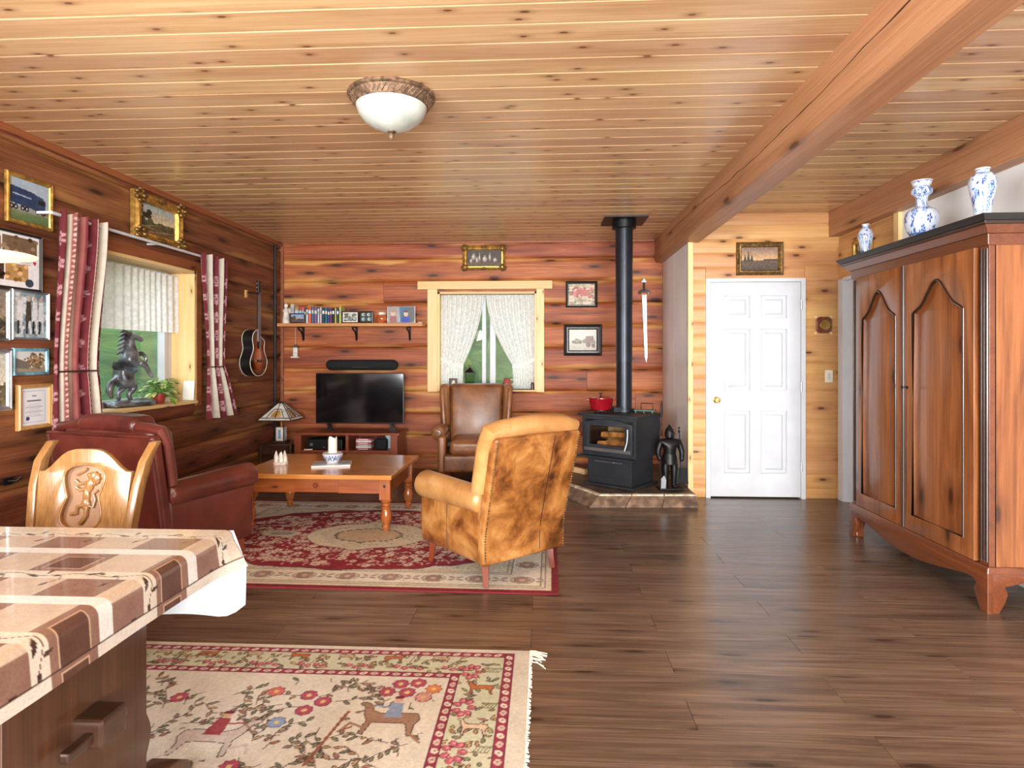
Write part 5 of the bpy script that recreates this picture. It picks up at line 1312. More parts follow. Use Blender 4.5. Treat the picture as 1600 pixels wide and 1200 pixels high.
def land(w_, h_, sky0, sky1, ground, seed, trees=True):
    c = cvs(w_, h_); c.grad(ground, tuple(q * .8 for q in ground), 0, h_ * .42); c.grad(sky1, sky0, h_ * .40, h_); q = random.Random(seed)
    if trees:
        for k in range(26): c.ell(w_ * (.16 + .13 * q.gauss(0, 1)), h_ * (.5 + .16 * q.gauss(0, 1)), w_ * .075, h_ * .09, q.choice([(58, 64, 40), (82, 80, 50), (40, 46, 34)]))
        for k in range(12): c.ell(w_ * q.random(), h_ * (.38 + .05 * q.random()), w_ * .06, h_ * .05, q.choice([(74, 74, 50), (100, 90, 60)]))
    for k in range(14): c.line([(w_ * q.random(), h_ * .3 * q.random()), (w_ * q.random(), h_ * .35 * q.random())], h_ * .03, q.choice([(190, 170, 130), (70, 60, 40), (120, 100, 70)]), .6)
    c.ell(w_ * .45, h_ * .45, w_ * .07, h_ * .06, (206, 184, 144)); c.speck(46, 30, seed).speck(24, 70, seed + 1); return c
# still life above back window
c = cvs(.40, .2, (58, 44, 36)); c.rect(0, 0, .4, .05, (84, 58, 42))
for x, y, rx, ry in ((.08, .11, .035, .045), (.05, .06, .02, .03), (.12, .07, .022, .04), (.15, .10, .014, .06), (.21, .085, .035, .045), (.27, .105, .016, .06), (.33, .07, .03, .03)): c.ell(x, y, rx * .8, ry * .85, (112, 102, 90)); c.ell(x - .004, y + .004, rx * .6, ry * .65, (164, 154, 138)); c.ell(x - .006, y + .01, rx * .25, ry * .3, (206, 198, 184)); c.rect(x - rx * .3, y + ry * .7, x + rx * .3, y + ry * 1.1, (140, 130, 116))
c.speck(30, 30, 2); picture('still_life_painting', 'gilt framed still life of white jugs above the back window', (-.704, BY - .004, 2.492), .50, .285, 0, M['gold'], .052, c, .04, 0, True, pm=M['paint'])
c = cvs(.3, .25, (196, 184, 160)); q = random.Random(4)
for k in range(120): c.ell(q.random() * .3, q.random() * .25, .02, .012, q.choice([(186, 172, 140), (150, 150, 110), (170, 120, 100), (120, 110, 90)]))
for k in range(60): c.ell(.14 + .06 * q.gauss(0, 1), .15 + .025 * q.gauss(0, 1), .018, .012, q.choice([(180, 84, 72), (196, 104, 88), (150, 70, 60)]))
c.speck(40, 40, 6); picture('small_print', 'black framed faded red and tan print above the other dark framed print', (.437, BY - .004, 2.06), .365, .305, 0, M['frame_blk'], .032, c)
c = cvs(.33, .25, (206, 204, 192)); c.grad((176, 168, 150), (200, 196, 182), 0, .12)
for k in range(50): c.ell(.05 + .25 * q.random(), .09 + .04 * q.random(), .02, .012, q.choice([(130, 124, 108), (150, 140, 120), (110, 104, 92)]))
c.rect(.2, .1, .29, .17, (130, 106, 98)); c.ell(.23, .07, .03, .03, (120, 90, 90)); c.ell(.29, .06, .025, .025, (120, 90, 90)); c.speck(36, 44, 9)
picture('wagon_print', 'wide black framed print of a horse cart beside the stovepipe', (.452, BY - .004, 1.527), .44, .365, 0, M['frame_blk'], .062, c, .03)
picture('lake_painting', 'gilt framed dusk lake painting above the white door', (2.026, DY - .004, 2.255), .43, .31, 0, M['gold_dk'], .048, (lambda: (lambda c: (c.grad((66, 54, 44), (96, 78, 60), 0, .09), c.grad((206, 164, 112), (120, 96, 84), .09, .21), [c.poly([(.02 + .03 * k, .08), (.05 + .03 * k, .08), (.035 + .03 * k, .15 + .03 * (k % 2))], (44, 42, 32)) for k in range(3)], c.rect(.2, .085, .33, .1, (60, 50, 40)), c.speck(30, 30, 3))[0] or c)(cvs(.33, .21)))(), .035, pm=M['paint'])
picture('small_gilt_picture', 'small gilt picture on the pine boards behind the smallest vase', (RX - .017, 5.40, 2.235), .30, .235, -PI / 2, M['gold'], .035, land(.23, .165, (120, 120, 110), (180, 160, 120), (70, 60, 44), 5), .03, pm=M['paint'])
# left wall pictures (facing +x; local x runs along +Y)
LW = lambda y, z: (LX + .004, y, z)
c = cvs(.30, .25, (160, 176, 190)); c.grad((84, 106, 66), (110, 124, 84), 0, .06); c.rect(0, .06, .3, .085, (136, 134, 128)); c.poly([(0, .10), (.19, .085), (.19, .185), (0, .2)], (36, 56, 88)); c.poly([(.19, .08), (.27, .075), (.275, .15), (.25, .17), (.19, .18)], (44, 66, 96)); c.rect(.215, .125, .268, .152, (30, 32, 38)); c.line([(.03, .155), (.16, .147)], .008, (150, 170, 196))
for x in (.02, .05, .10, .13, .21, .255): c.ell(x, .078, .016, .016, (26, 26, 28)); c.ell(x, .078, .006, .006, (200, 200, 196))
c.speck(16, 20, 3); picture('truck_photo', 'brass framed photo of a blue truck beside the curtain', LW(3.545, 2.275), .335, .30, PI / 2, M['gold'], .026, c, .02)
picture('landscape_painting', 'ornate gilt landscape painting over the curtain rod', LW(4.755, 2.425), .60, .37, PI / 2, M['gold'], .075, land(.42, .22, (150, 170, 176), (214, 186, 140), (92, 76, 48), 2), .06, 0, True, pm=M['paint'])
c = cvs(.36, .32, (226, 226, 228)); q = random.Random(6)
for (a, b, a2, b2, col) in ((.02, .18, .10, .29, (120, 96, 70)), (.11, .2, .34, .30, (110, 90, 66)), (.02, .04, .12, .15, (66, 52, 40)), (.13, .04, .28, .14, (176, 136, 84))):
    c.rect(a, b, a2, b2, col)
    for k in range(14): c.ell(q.uniform(a, a2), q.uniform(b, b2), .016, .012, (lambda u_: tuple(min(255, max(0, v + u_)) for v in col))(q.uniform(-50, 60)))
for k in range(6): c.line([(.2, .17 - .006 * k), (.3, .168 - .006 * k)], .002, (150, 150, 150))
c.ell(.322, .163, .008, .008, (180, 30, 50)); c.ell(.332, .163, .008, .008, (180, 30, 50)); c.poly([(.315, .16), (.339, .16), (.327, .145)], (180, 30, 50)); c.ell(.29, .035, .03, .025, (50, 66, 80)); c.speck(12, 20, 1)
picture('photo_collage', 'dark framed photo collage with a small red heart', LW(3.43, 1.905), .40, .345, PI / 2, M['frame_blk'], .016, c, .02)
c = cvs(.24, .28, (140, 156, 164)); q = random.Random(3)
for k in range(70): c.ell(q.random() * .24, q.random() * .28, .02, .02, q.choice([(170, 184, 190), (110, 124, 132), (200, 208, 212)]))
for x in (.05, .11, .155, .2): c.poly([(x - .022, .10), (x + .02, .10), (x + .016, .23), (x - .014, .23)], q.choice([(40, 40, 44), (70, 62, 56), (210, 212, 214)])); c.ell(x, .24, .012, .015, (190, 170, 156)); c.line([(x - .01, .1), (x - .012, .03)], .014, (46, 46, 50)); c.line([(x + .01, .1), (x + .014, .03)], .014, (200, 204, 206))
c.speck(30, 36, 2); picture('group_photo', 'silver framed photo of four standing figures', LW(3.548, 1.585), .272, .30, PI / 2, M['frame_silver'], .016, c, .02)
picture('narrow_photo', 'silver framed dark photo next to the photo of four figures', LW(3.30, 1.575), .20, .30, PI / 2, M['frame_silver'], .018, land(.18, .26, (120, 110, 100), (150, 130, 110), (60, 50, 44), 12), .02)
c = cvs(.22, .13, (206, 208, 208)); q = random.Random(9); c.rect(0, 0, .22, .03, (150, 140, 120)); c.poly([(0, .03), (.1, .02), (.1, .06), (0, .09)], (110, 104, 96))
for k in range(160): c.ell(.16 + .035 * q.gauss(0, .8), .07 + .028 * q.gauss(0, .8), .008, .007, q.choice([(140, 112, 78), (176, 150, 110), (100, 80, 56)]))
picture('log_pile_photo', 'blue framed photo of a log pile', LW(3.553, 1.303), .258, .165, PI / 2, M['frame_blue'], .02, c, .018)
picture('tall_silver_picture', 'tall champagne framed picture next to the log pile photo', LW(3.295, 1.20), .23, .36, PI / 2, M['frame_silver'], .03, land(.17, .3, (190, 190, 180), (206, 200, 180), (120, 110, 84), 14), .025)
c = cvs(.20, .235, (226, 228, 232)); c.line([(.02, .02), (.18, .02), (.18, .215), (.02, .215), (.02, .02)], .003, (150, 156, 166)); c.rect(.05, .15, .15, .157, (60, 64, 84))
for k in range(9): c.rect(.04 + .012 * (k % 3), .055 + .0095 * k, .16 - .012 * (k % 3), .058 + .0095 * k, (168, 172, 180))
c.rect(.085, .18, .115, .19, (150, 156, 170)); c.ell(.055, .045, .013, .013, (60, 66, 110))
picture('framed_certificate', 'wood framed white certificate with a blue seal', LW(3.575, 1.028), .25, .275, PI / 2, M['frame_wood'], .025, c, .03)
hk = thing('wall_hook', 'small black hook low on the log wall', 'hook', (LX, 3.40, .605)); MB().box(0, .012, -.03, .03, -.02, .02).build('plate', M['blk'], hk, smooth=False); MB().tube([(.01, 0, 0), (.05, .01, 0), (.06, .03, .02)], .008, 8).build('prong', M['blk'], hk)

# ------------------------------------------------------------------ side window: curtains, rod, valance, sill things
rod = thing('curtain_rod', 'white curtain rod above the side window', 'curtain rod', (LX, 0, 2.225))
MB().cyl((.10, 3.60, 0), (.10, 5.68, 0), .011, n=10).build('rod', M['white'], rod)
for y in (3.60, 4.66, 5.68): MB().box(0, .10, y - .006, y + .006, -.008, .008).build('bracket', M['white'], rod, smooth=False)
def drape(name, label, yt0, yt1, yb0, yb1, ytie0, ytie1, ztie, zt, zb, seed, folds):
    H_ = zt - zb; Wc = 1.0
    c = Canvas(Wc, H_, .009, (150, 44, 58)); q = random.Random(seed)
    RD, CRM_, PNK, MOT = (104, 30, 40), (202, 193, 178), (142, 80, 74), (178, 132, 138)
    per_ = .47; x = -.05
    while x < Wc:
        c.rect(x, 0, x + .23, H_, RD); c.rect(x + .23, 0, x + .245, H_, CRM_); c.rect(x + .245, 0, x + .285, H_, PNK); c.rect(x + .285, 0, x + .44, H_, CRM_); c.rect(x + .44, 0, x + .47, H_, PNK)
        y = .06
        while y < H_:
            c.ell(x + .265, y, .010, .008, (226, 190, 180)); y += .034
        y = .10
        while y < H_ - .06:
            for (dx, dy, a, b) in ((0, 0, .034, .022), (0, .036, .022, .012), (0, -.036, .022, .012), (.052, .016, .026, .011), (-.052, .016, .026, .011), (.048, -.018, .024, .010), (-.048, -.018, .024, .010), (.075, 0, .012, .008), (-.075, 0, .012, .008)): c.ell(x + .115 + dx, y + dy, a, b, MOT)
            c.ell(x + .115, y, .014, .010, RD); c.ell(x + .115 + .03, y + .012, .008, .006, RD); c.ell(x + .115 - .03, y + .012, .008, .006, RD); y += .165
        x += per_
    c.speck(14, 50, seed)
    def fn(X, Y):
        u = X / Wc; z = zb + Y; t = 1 - Y / H_
        tt = (zt - ztie) / H_
        k1 = np.clip(t / tt, 0, 1); k2 = np.clip((t - tt) / (1 - tt), 0, 1); s1_ = k1 * k1 * (3 - 2 * k1); s2_ = k2 ** .8
        a = np.where(t < tt, yt0 + (ytie0 - yt0) * s1_, ytie0 + (yb0 - ytie0) * s2_); b = np.where(t < tt, yt1 + (ytie1 - yt1) * s1_, ytie1 + (yb1 - ytie1) * s2_)
        amp = .034 * (1 - .45 * s1_ * (1 - s2_)) * (b - a) / max(yt1 - yt0, .3) + .006
        f_ = np.sin(2 * PI * folds * u + .7 * np.sin(5 * u + seed)) ; f_ = np.sign(f_) * np.abs(f_) ** .7
        return LX + .10 + amp * f_ + .012, a + (b - a) * (u + .018 * np.sin(4 * PI * folds * u)), z + .012 * np.sin(2 * PI * folds * u * 1.0) * np.clip(1 - t * 12, 0, 1)
    o = thing(name, label, 'curtain', (0, 0, 0), 0, 'red striped curtains'); obj('cloth', c.mesh('cloth', fn), M['drape'], o)
    MB().tube([(LX + .10 + .055 * math.cos(a), (ytie0 + ytie1) / 2 + (ytie1 - ytie0) * .48 * math.sin(a), ztie) for a in [2 * PI * k / 20 for k in range(20)]], .006, 6, closed=True).build('tieback', M['dkwood'], o)
drape('curtain', 'wine red and cream curtain gathered beside the certificate', 3.64, 4.09, 3.57, 4.06, 3.59, 4.0, 1.24, 2.245, .66, 1, 5)
drape('curtain', 'wine red and cream curtain gathered beside the guitar', 5.21, 5.62, 5.29, 5.80, 5.32, 5.60, 1.24, 2.245, .77, 3, 4)
def pleat(fn_, nu, nv): return MB().grid(fn_, nu, nv)
va = thing('lace_valance', 'white lace valance across the top of the side window', 'valance', (0, 0, 0))
pleat(lambda u, v: (LX - .14 + .014 * math.sin(2 * PI * 15 * u + 2 * math.sin(9 * u)) * (.5 + .5 * v), 4.01 + 1.275 * u, 2.055 - .51 * v ), 200, 14).build('lace', M['lace'], va, recalc=False)
MB().cyl((LX - .14, 4.006, 2.05), (LX - .14, 5.294, 2.05), .006, n=8).build('rod', M['white'], va)
SZ = WL[2] + .0225
# rearing horse statue
hs = thing('horse_statue', 'dark pewter rearing horse statue on the side window sill', 'statue', (LX - .10, 4.60, SZ), PI / 2 - .35)
base = MB().rbox((0, 0, .022), (.34, .15, .044), .02, 3, 6); base.xf(lambda x, y, z: (x * (1 + .05 * mnoise.noise(Vector((x * 14, y * 14, 1)))), y, z if z < .01 else z + .018 * mnoise.noise(Vector((x * 16, y * 16, z * 9))))); base.build('rocky_base', M['bronze'], hs)
V = [(-.06, 0, .21), (-.045, 0, .265), (-.02, 0, .33), (.005, 0, .39), (.005, 0, .45), (.0, 0, .505), (.018, 0, .55), (.062, 0, .545), (.105, 0, .515),
     (-.06, .035, .185), (-.005, .045, .16), (-.07, .045, .11), (-.055, .045, .05), (-.055, -.035, .185), (.01, -.045, .15), (-.045, -.045, .10), (-.02, -.045, .05),
     (.04, .035, .375), (.115, .04, .425), (.165, .04, .39), (.155, .04, .335), (.045, -.035, .345), (.105, -.04, .32), (.135, -.04, .255), (.165, -.04, .225),
     (-.10, 0, .215), (-.145, 0, .19), (-.165, 0, .13), (-.14, 0, .07)]
E_ = [(0, 1), (1, 2), (2, 3), (3, 4), (4, 5), (5, 6), (6, 7), (7, 8), (0, 9), (9, 10), (10, 11), (11, 12), (0, 13), (13, 14), (14, 15), (15, 16), (3, 17), (17, 18), (18, 19), (19, 20), (3, 21), (21, 22), (22, 23), (23, 24), (0, 25), (25, 26), (26, 27), (27, 28)]
Rr = [.072, .066, .07, .064, .046, .034, .03, .025, .016, .055, .036, .02, .018, .055, .036, .02, .018, .036, .022, .015, .015, .036, .022, .016, .015, .024, .03, .03, .014]
obj('horse_body', skin(V, E_, Rr, 2, 'horse'), M['bronze'], hs)
mn = MB()
for k in range(11): t = k / 10; mn.tube([(-.025 + .03 * t, 0, .42 + .15 * t), (-.065 + .015 * t, .016 * (-1) ** k, .43 + .16 * t), (-.095 + .02 * t, .022 * (-1) ** k, .405 + .17 * t)], [.016, .014, .003], 6)
for s_ in (-1, 1): mn.tube([(.02, .014 * s_, .565), (.02, .018 * s_, .60)], [.009, .002], 6)
mn.build('mane', M['bronze'], hs)
# potted plants
def pot_plant(name, label, loc, n_, rad, seed, pm):
    t = thing(name, label, 'plant', loc); q = random.Random(seed)
    MB().lathe([(.0001, 0), (.036, 0), (.048, .07), (.052, .07), (.052, .085), (.044, .085), (.043, .07), (.0001, .07)], (0, 0, 0), 16).build('pot', pm, t)
    sm = MB()
    for k in range(n_):
        a = q.uniform(0, 6.28); r_ = rad * q.uniform(.3, 1); z = .08 + q.uniform(.0, .14) - .05 * (r_ / rad) ** 2; d = Vector((math.cos(a), math.sin(a), q.uniform(-.5, .4))).normalized(); sd = d.cross(Vector((0, 0, 1))).normalized(); up = sd.cross(d)
        c0 = Vector((r_ * .8 * math.cos(a), r_ * .8 * math.sin(a), z)); L_ = q.uniform(.05, .08); w_ = L_ * .55
        sm.tube([(0, 0, .07), tuple(c0 * .6 + Vector((0, 0, .05))), tuple(c0)], .0018, 4)
        lf = MB(); lf.grid(lambda u, v: tuple(c0 + d * L_ * u + sd * w_ * (v - .5) * math.sin(PI * min(1, u * .92 + .06)) ** .7 + up * (-.02 * u * u + .008 * abs(v - .5))), 5, 2)
        lf.build('leaf', M['leaf_y'] if q.random() < .35 else M['leaf'], t, recalc=False)
    sm.build('stems', M['leaf'], t)
pot_plant('potted_plant', 'leafy green plant in a red pot beside the horse statue', (LX - .06, 4.90, SZ), 85, .15, 2, M['clay'])
pot_plant('potted_plant', 'small dark leaved plant in a white pot near the window jamb', (LX - .15, 5.14, SZ), 34, .06, 5, M['ceramic'])
cd = thing('greeting_card', 'white card leaning against the pine window jamb', 'card', (LX - .03, 5.265, SZ + .003)); MB().box(-.05, .05, -.003, .003, 0, .17).xf(lambda x, y, z: (x, y + z * .1, z)).build('card', M['mat_white'], cd, smooth=False)
pst = thing('deck_post', 'pale wooden post of the deck outside the side window', 'post', (-3.95, 4.83, -.8)); MB().box(-.05, .05, -.05, .05, 0, 2.02).build('post', M['deckw'], pst, smooth=False, bevel=.006); MB().lathe([(.07, 0), (.08, .02), (.05, .06), (.0001, .07)], (0, 0, 2.02), 4).build('post_cap', M['deckw'], pst, smooth=False)

# ------------------------------------------------------------------ back window curtains and sill things
def net(name, label, xa, xt, xti, xb, side):
    o = thing(name, label, 'curtain', (0, 0, 0), 0, 'lace curtains at the back window'); zt, zb, ztie = 2.065, .955, 1.235
    def fn(u, v):
        z = zt - (zt - zb) * v; t = (zt - z) / (zt - ztie)
        e = xt + (xti - xt) * min(1, t) ** 1.7 if t <= 1 else xti + (xb - xti) * (t - 1) / ((zt - zb) / (zt - ztie) - 1)
        pin = math.exp(-((z - ztie) / .16) ** 2)
        return (xa + (e - xa) * u, BY + .065 + .016 * math.sin(2 * PI * 9 * u + 1.5 * math.sin(6 * u)) * (1 - .4 * pin) - .012 * pin, z)
    MB().grid(fn, 110, 40).build('net', M['lace_b'], o, recalc=False)
    P = []
    for k in range(13):
        t = k / 12; P.append((xa + (xti - xa) * t, BY + .035, ztie + .07 - .09 * math.sin(PI / 2 * t)))
    q = MB(); v = []
    for (x, y, z) in P: v += [(x, y, z + .02), (x, y, z - .02)]
    q.add(v, [(2 * i, 2 * i + 1, 2 * i + 3, 2 * i + 2) for i in range(12)]); q.build('tieback', M['lace'], o, recalc=False)
net('net_curtain', 'white net curtain tied back on the shelf side of the back window', WB[0] + .03, -.72, -.955, -.965, 1)
net('net_curtain', 'white net curtain tied back on the stovepipe side of the back window', WB[1] - .025, -.685, -.375, -.36, -1)
cr = thing('net_rod', 'thin white rod holding the lace curtains at the back window', 'curtain rod', (0, 0, 0)); MB().cyl((WB[0] + .03, BY + .065, 2.06), (WB[1] - .025, BY + .065, 2.06), .006, n=8).build('rod', M['white'], cr)
SB = WB[2] + .0005
c = cvs(.08, .11, (80, 60, 48)); c.ell(.042, .05, .02, .04, (214, 206, 194)); c.ell(.045, .08, .012, .014, (226, 214, 200))
t = picture('sill_picture', 'small brown picture standing on the back window sill', (-1.07, BY + .0, SB + .066), .095, .13, 0, M['dkwood'], .008, c, .012)
ln_ = thing('candle_lantern', 'black metal lantern with green glass on the back window sill', 'lantern', (-.872, BY + .012, SB))
MB().box(-.058, .058, -.04, .04, 0, .012).build('base', M['iron'], ln_, smooth=False)
for sx in (-1, 1):
    for sy in (-1, 1): MB().box(sx * .054 - .005, sx * .054 + .005, sy * .036 - .004, sy * .036 + .004, .012, .19).build('post', M['iron'], ln_, smooth=False)
MB().lathe([(.088, .19), (.088, .198), (.03, .245), (.02, .25), (.0001, .262)], (0, 0, 0), 4, sx=1, sy=.72).xf(lambda x, y, z: ((x - y) * .72, (x + y) * .6, z)).build('roof', M['iron'], ln_, smooth=False)
MB().tube([(.016 * math.cos(a), 0, .268 + .016 * math.sin(a)) for a in [2 * PI * k / 12 for k in range(12)]], .003, 6, closed=True).build('ring', M['iron'], ln_)
sc_ = MB()
for k in range(3):
    for s_ in (-1, 1): sc_.tube([(s_ * .045, -.037, .03 + .05 * k), (s_ * .012, -.037, .05 + .05 * k), (s_ * .03, -.037, .07 + .05 * k)], .0022, 5)
sc_.build('scrollwork', M['iron'], ln_)
MB().box(-.05, .05, .032, .034, .012, .19).build('pane', glass('green_lantern_glass', (170, 214, 150), .04), ln_, smooth=False)
jg = thing('small_jug', 'small dusty red jug on the back window sill', 'jug', (-.435, BY + .012, SB)); MB().lathe([(.0001, 0), (.05, 0), (.06, .04), (.05, .09), (.035, .125), (.04, .135), (.034, .135)], (0, 0, 0), 18).build('body', plain('dusty_red_glaze', (164, 78, 70), .5), jg); MB().tube([(.04, 0, .12), (.075, 0, .115), (.078, 0, .075), (.055, 0, .06)], .006, 6).build('handle', M['ceramic'], jg)
fg = thing('sill_figurine', 'tiny dark figurine at the end of the back window sill', 'figurine', (-.135, BY + .012, SB)); MB().lathe([(.02, 0), (.016, .03), (.02, .06), (.01, .085)], (0, 0, 0), 10).build('body', M['dkwood'], fg); MB().ball((0, 0, .10), .013, 8, 6).build('head', M['ceramic'], fg)

# ------------------------------------------------------------------ shelf and the things on it
sh = thing('wall_shelf', 'pine wall shelf on three black brackets above the TV', 'shelf', (0, 0, 0))
SHZ = 1.722
MB().box(-3.105, -1.40, BY - .205, BY - .002, SHZ - .038, SHZ).build('board', M['shelfw'], sh, smooth=False, bevel=.004)
for x in (-2.87, -2.225, -1.585):
    b_ = MB().box(x - .012, x + .012, BY - .012, BY - .002, SHZ - .20, SHZ - .038).box(x - .012, x + .012, BY - .17, BY - .002, SHZ - .048, SHZ - .038)
    b_.tube([(x, BY - .165, SHZ - .05), (x, BY - .14, SHZ - .075), (x, BY - .09, SHZ - .085), (x, BY - .04, SHZ - .12), (x, BY - .012, SHZ - .19)], .009, 8).build('bracket', M['iron'], sh)
SY = BY - .115
def book(x, th, h, d, col, label, lean=0, z=SHZ):
    t = thing('book', label, 'book', (x + th / 2, SY, z + .0005), 0, 'books on the wall shelf'); t.rotation_euler = (0, lean, 0)
    m = plain('book_cover', col, .45, 0, .05)
    MB().box(-th / 2, -th / 2 + .002, -d / 2, d / 2, 0, h).box(th / 2 - .002, th / 2, -d / 2, d / 2, 0, h).box(-th / 2, th / 2, -d / 2, -d / 2 + .003, 0, h).build('cover', m, t, smooth=False)
    MB().box(-th / 2 + .002, th / 2 - .002, -d / 2 + .003, d / 2 - .006, .003, h - .004).build('pages', M['mat_white'], t, smooth=False)
    if th > .017: MB().box(-th / 2 + .003, th / 2 - .003, -d / 2 - .0006, -d / 2, h * .6, h * .8).build('spine_label', plain('spine_label', tuple(255 - v * .5 for v in col), .5), t, smooth=False)
bx_ = [(-2.955, .045, .225, (196, 186, 160), 'thick cream book beside the white angel figurine'), (-2.905, .05, .19, (186, 140, 76), 'thick gold and tan book behind the landscape snapshot'), (-2.852, .028, .185, (190, 74, 84), 'pink red book behind the landscape snapshot'),
       (-2.822, .030, .183, (206, 110, 112), 'salmon pink book beside the pink red book'), (-2.790, .018, .165, (70, 84, 100), 'thin slate blue book beside the salmon book'), (-2.768, .020, .16, (226, 226, 226), 'thin white book beside the slate blue book'),
       (-2.744, .036, .19, (206, 96, 70), 'thick orange red book among the shelf paperbacks'), (-2.704, .028, .19, (86, 110, 150), 'mid blue book beside the thick orange red book'), (-2.672, .034, .185, (120, 90, 130), 'purple book beside the mid blue book'), (-2.634, .024, .17, (190, 196, 206), 'silver grey book beside the purple book'),
       (-2.604, .020, .182, (214, 200, 196), 'pale pink book beside the silver grey book'), (-2.580, .030, .18, (40, 66, 92), 'navy book between pale and teal books'), (-2.546, .028, .178, (44, 100, 110), 'teal book beside the navy book'), (-2.514, .024, .165, (56, 76, 140), 'royal blue book beside the teal book'),
       (-2.486, .022, .172, (120, 60, 90), 'plum book beside the royal blue book'), (-2.460, .026, .178, (32, 34, 36), 'black book beside the plum book'), (-2.430, .020, .176, (196, 186, 90), 'yellow spined book between dark books'), (-2.406, .024, .174, (44, 60, 60), 'dark green book beside the yellow spined book'), (-2.378, .026, .19, (170, 190, 90), 'lime green book at the end of the shelf row')]
for x, th, h, col, lab in bx_: book(x, th, h, .13, col, lab)
an = thing('angel_figurine', 'white angel figurine at the corner end of the wall shelf', 'figurine', (-3.035, SY, SHZ + .0005)); MB().lathe([(.0001, 0), (.045, 0), (.036, .09), (.028, .15), (.018, .18), (.0001, .185)], (0, 0, 0), 14).build('robe', M['ceramic'], an); MB().ball((0, 0, .21), (.024, .024, .028), 12, 8).build('head', M['ceramic'], an); MB().prism([(-.012, .1), (-.055, .15), (-.03, .19), (0, .17), (.03, .19), (.055, .15), (.012, .1)], .025, .032).build('wing', M['ceramic'], an, smooth=False)
def stand_photo(label, x, w_, h_, fm, c, name='framed_photo', fw_=.012, mw=0, yo=-.07): return picture(name, label, (x, SY + yo, SHZ + h_ / 2 + .001), w_, h_, 0, fm, fw_, c, .014, mw, group='photos on the wall shelf')
stand_photo('snapshot of a landscape leaning on the shelf books', -2.87, .175, .115, M['dkwood'], land(.15, .09, (120, 150, 190), (170, 180, 190), (90, 70, 84), 31))
c = cvs(.16, .1, (150, 150, 140)); q = random.Random(2)
for k in range(90): c.ell(q.random() * .16, q.random() * .1, .012, .010, q.choice([(200, 200, 196), (60, 60, 56), (120, 120, 110), (90, 96, 80)]))
stand_photo('dark framed white mounted group photo on the shelf', -2.245, .195, .135, M['dkwood'], c, fw_=.012, mw=.012)
c = cvs(.13, .1, (40, 46, 46))
for x, y in ((.035, .03), (.095, .03), (.035, .075), (.09, .075)): c.ell(x, y, .018, .016, (170, 190, 186)); c.ell(x + .008, y, .008, .01, (90, 110, 110))
stand_photo('black framed four picture photo beside the orange jar', -2.055, .165, .135, M['frame_blk'], c)
oj = thing('ginger_jar', 'round orange ceramic jar with a white neck on the shelf', 'jar', (-1.885, SY - .02, SHZ + .0005)); MB().lathe([(.0001, 0), (.04, 0), (.062, .04), (.058, .075), (.04, .095)], (0, 0, 0), 20).build('body', M['orange'], oj); MB().lathe([(.042, .094), (.05, .10), (.048, .125), (.0001, .13)], (0, 0, 0), 20).build('lid', M['ceramic'], oj); 
for sx in (-1, 1): MB().tube([(sx * .058, 0, .05), (sx * .078, 0, .06), (sx * .07, 0, .09), (sx * .048, 0, .098)], .005, 6).build('handle', M['orange'], oj)
c = cvs(.12, .17, (150, 146, 142)); c.poly([(.02, 0), (.1, 0), (.09, .07), (.03, .07)], (150, 90, 90)); c.ell(.06, .1, .026, .032, (206, 176, 158)); c.ell(.06, .125, .03, .016, (170, 140, 110)); c.speck(24, 20, 4)
stand_photo('grey toned portrait of a child in a red top on the shelf', -1.74, .135, .19, M['frame_silver'], c, fw_=.006)
c = cvs(.17, .17, (70, 100, 130)); c.rect(.1, 0, .17, .17, (90, 92, 92)); c.poly([(.02, 0), (.12, 0), (.11, .06), (.03, .06)], (36, 60, 160)); c.ell(.07, .095, .024, .03, (212, 176, 152)); c.ell(.07, .12, .026, .013, (90, 66, 50)); c.speck(20, 20, 5)
stand_photo('colour portrait of a child in a blue top on the shelf', -1.575, .185, .19, M['frame_silver'], c, fw_=.006)
pf = thing('shelf_figurine', 'small white and dark bird figurine beside the shelf books', 'figurine', (-2.372 + .045, SY - .05, SHZ + .0005)); MB().ball((0, 0, .045), (.022, .02, .045), 12, 8).build('body', M['ceramic'], pf); MB().ball((-.008, -.01, .10), (.018, .016, .018), 10, 8).build('head', M['clay'], pf)
dish = thing('small_dish', 'tiny white dish at the window end of the shelf', 'dish', (-1.44, SY, SHZ + .0005)); MB().lathe([(.0001, 0), (.02, 0), (.034, .014), (.031, .014), (.0001, .005)], (0, 0, 0), 16).build('dish', M['ceramic'], dish)
orn = thing('hanging_ornament', 'small white birdhouse ornament hanging under the shelf', 'ornament', (-2.945, BY - .06, 1.33)); MB().tube([(.0, 0, .34), (0, 0, .13)], .002, 5).build('string', M['fringe'], orn); MB().rbox((0, 0, .06), (.055, .04, .11), .012).build('house', M['ceramic'], orn); MB().prism([(-.045, .11), (.045, .11), (0, .145)], -.025, .025).build('roof', M['slate'], orn, smooth=False); MB().box(-.045, .045, -.03, .03, -.01, .004).build('floor_plate', M['ceramic'], orn, smooth=False)

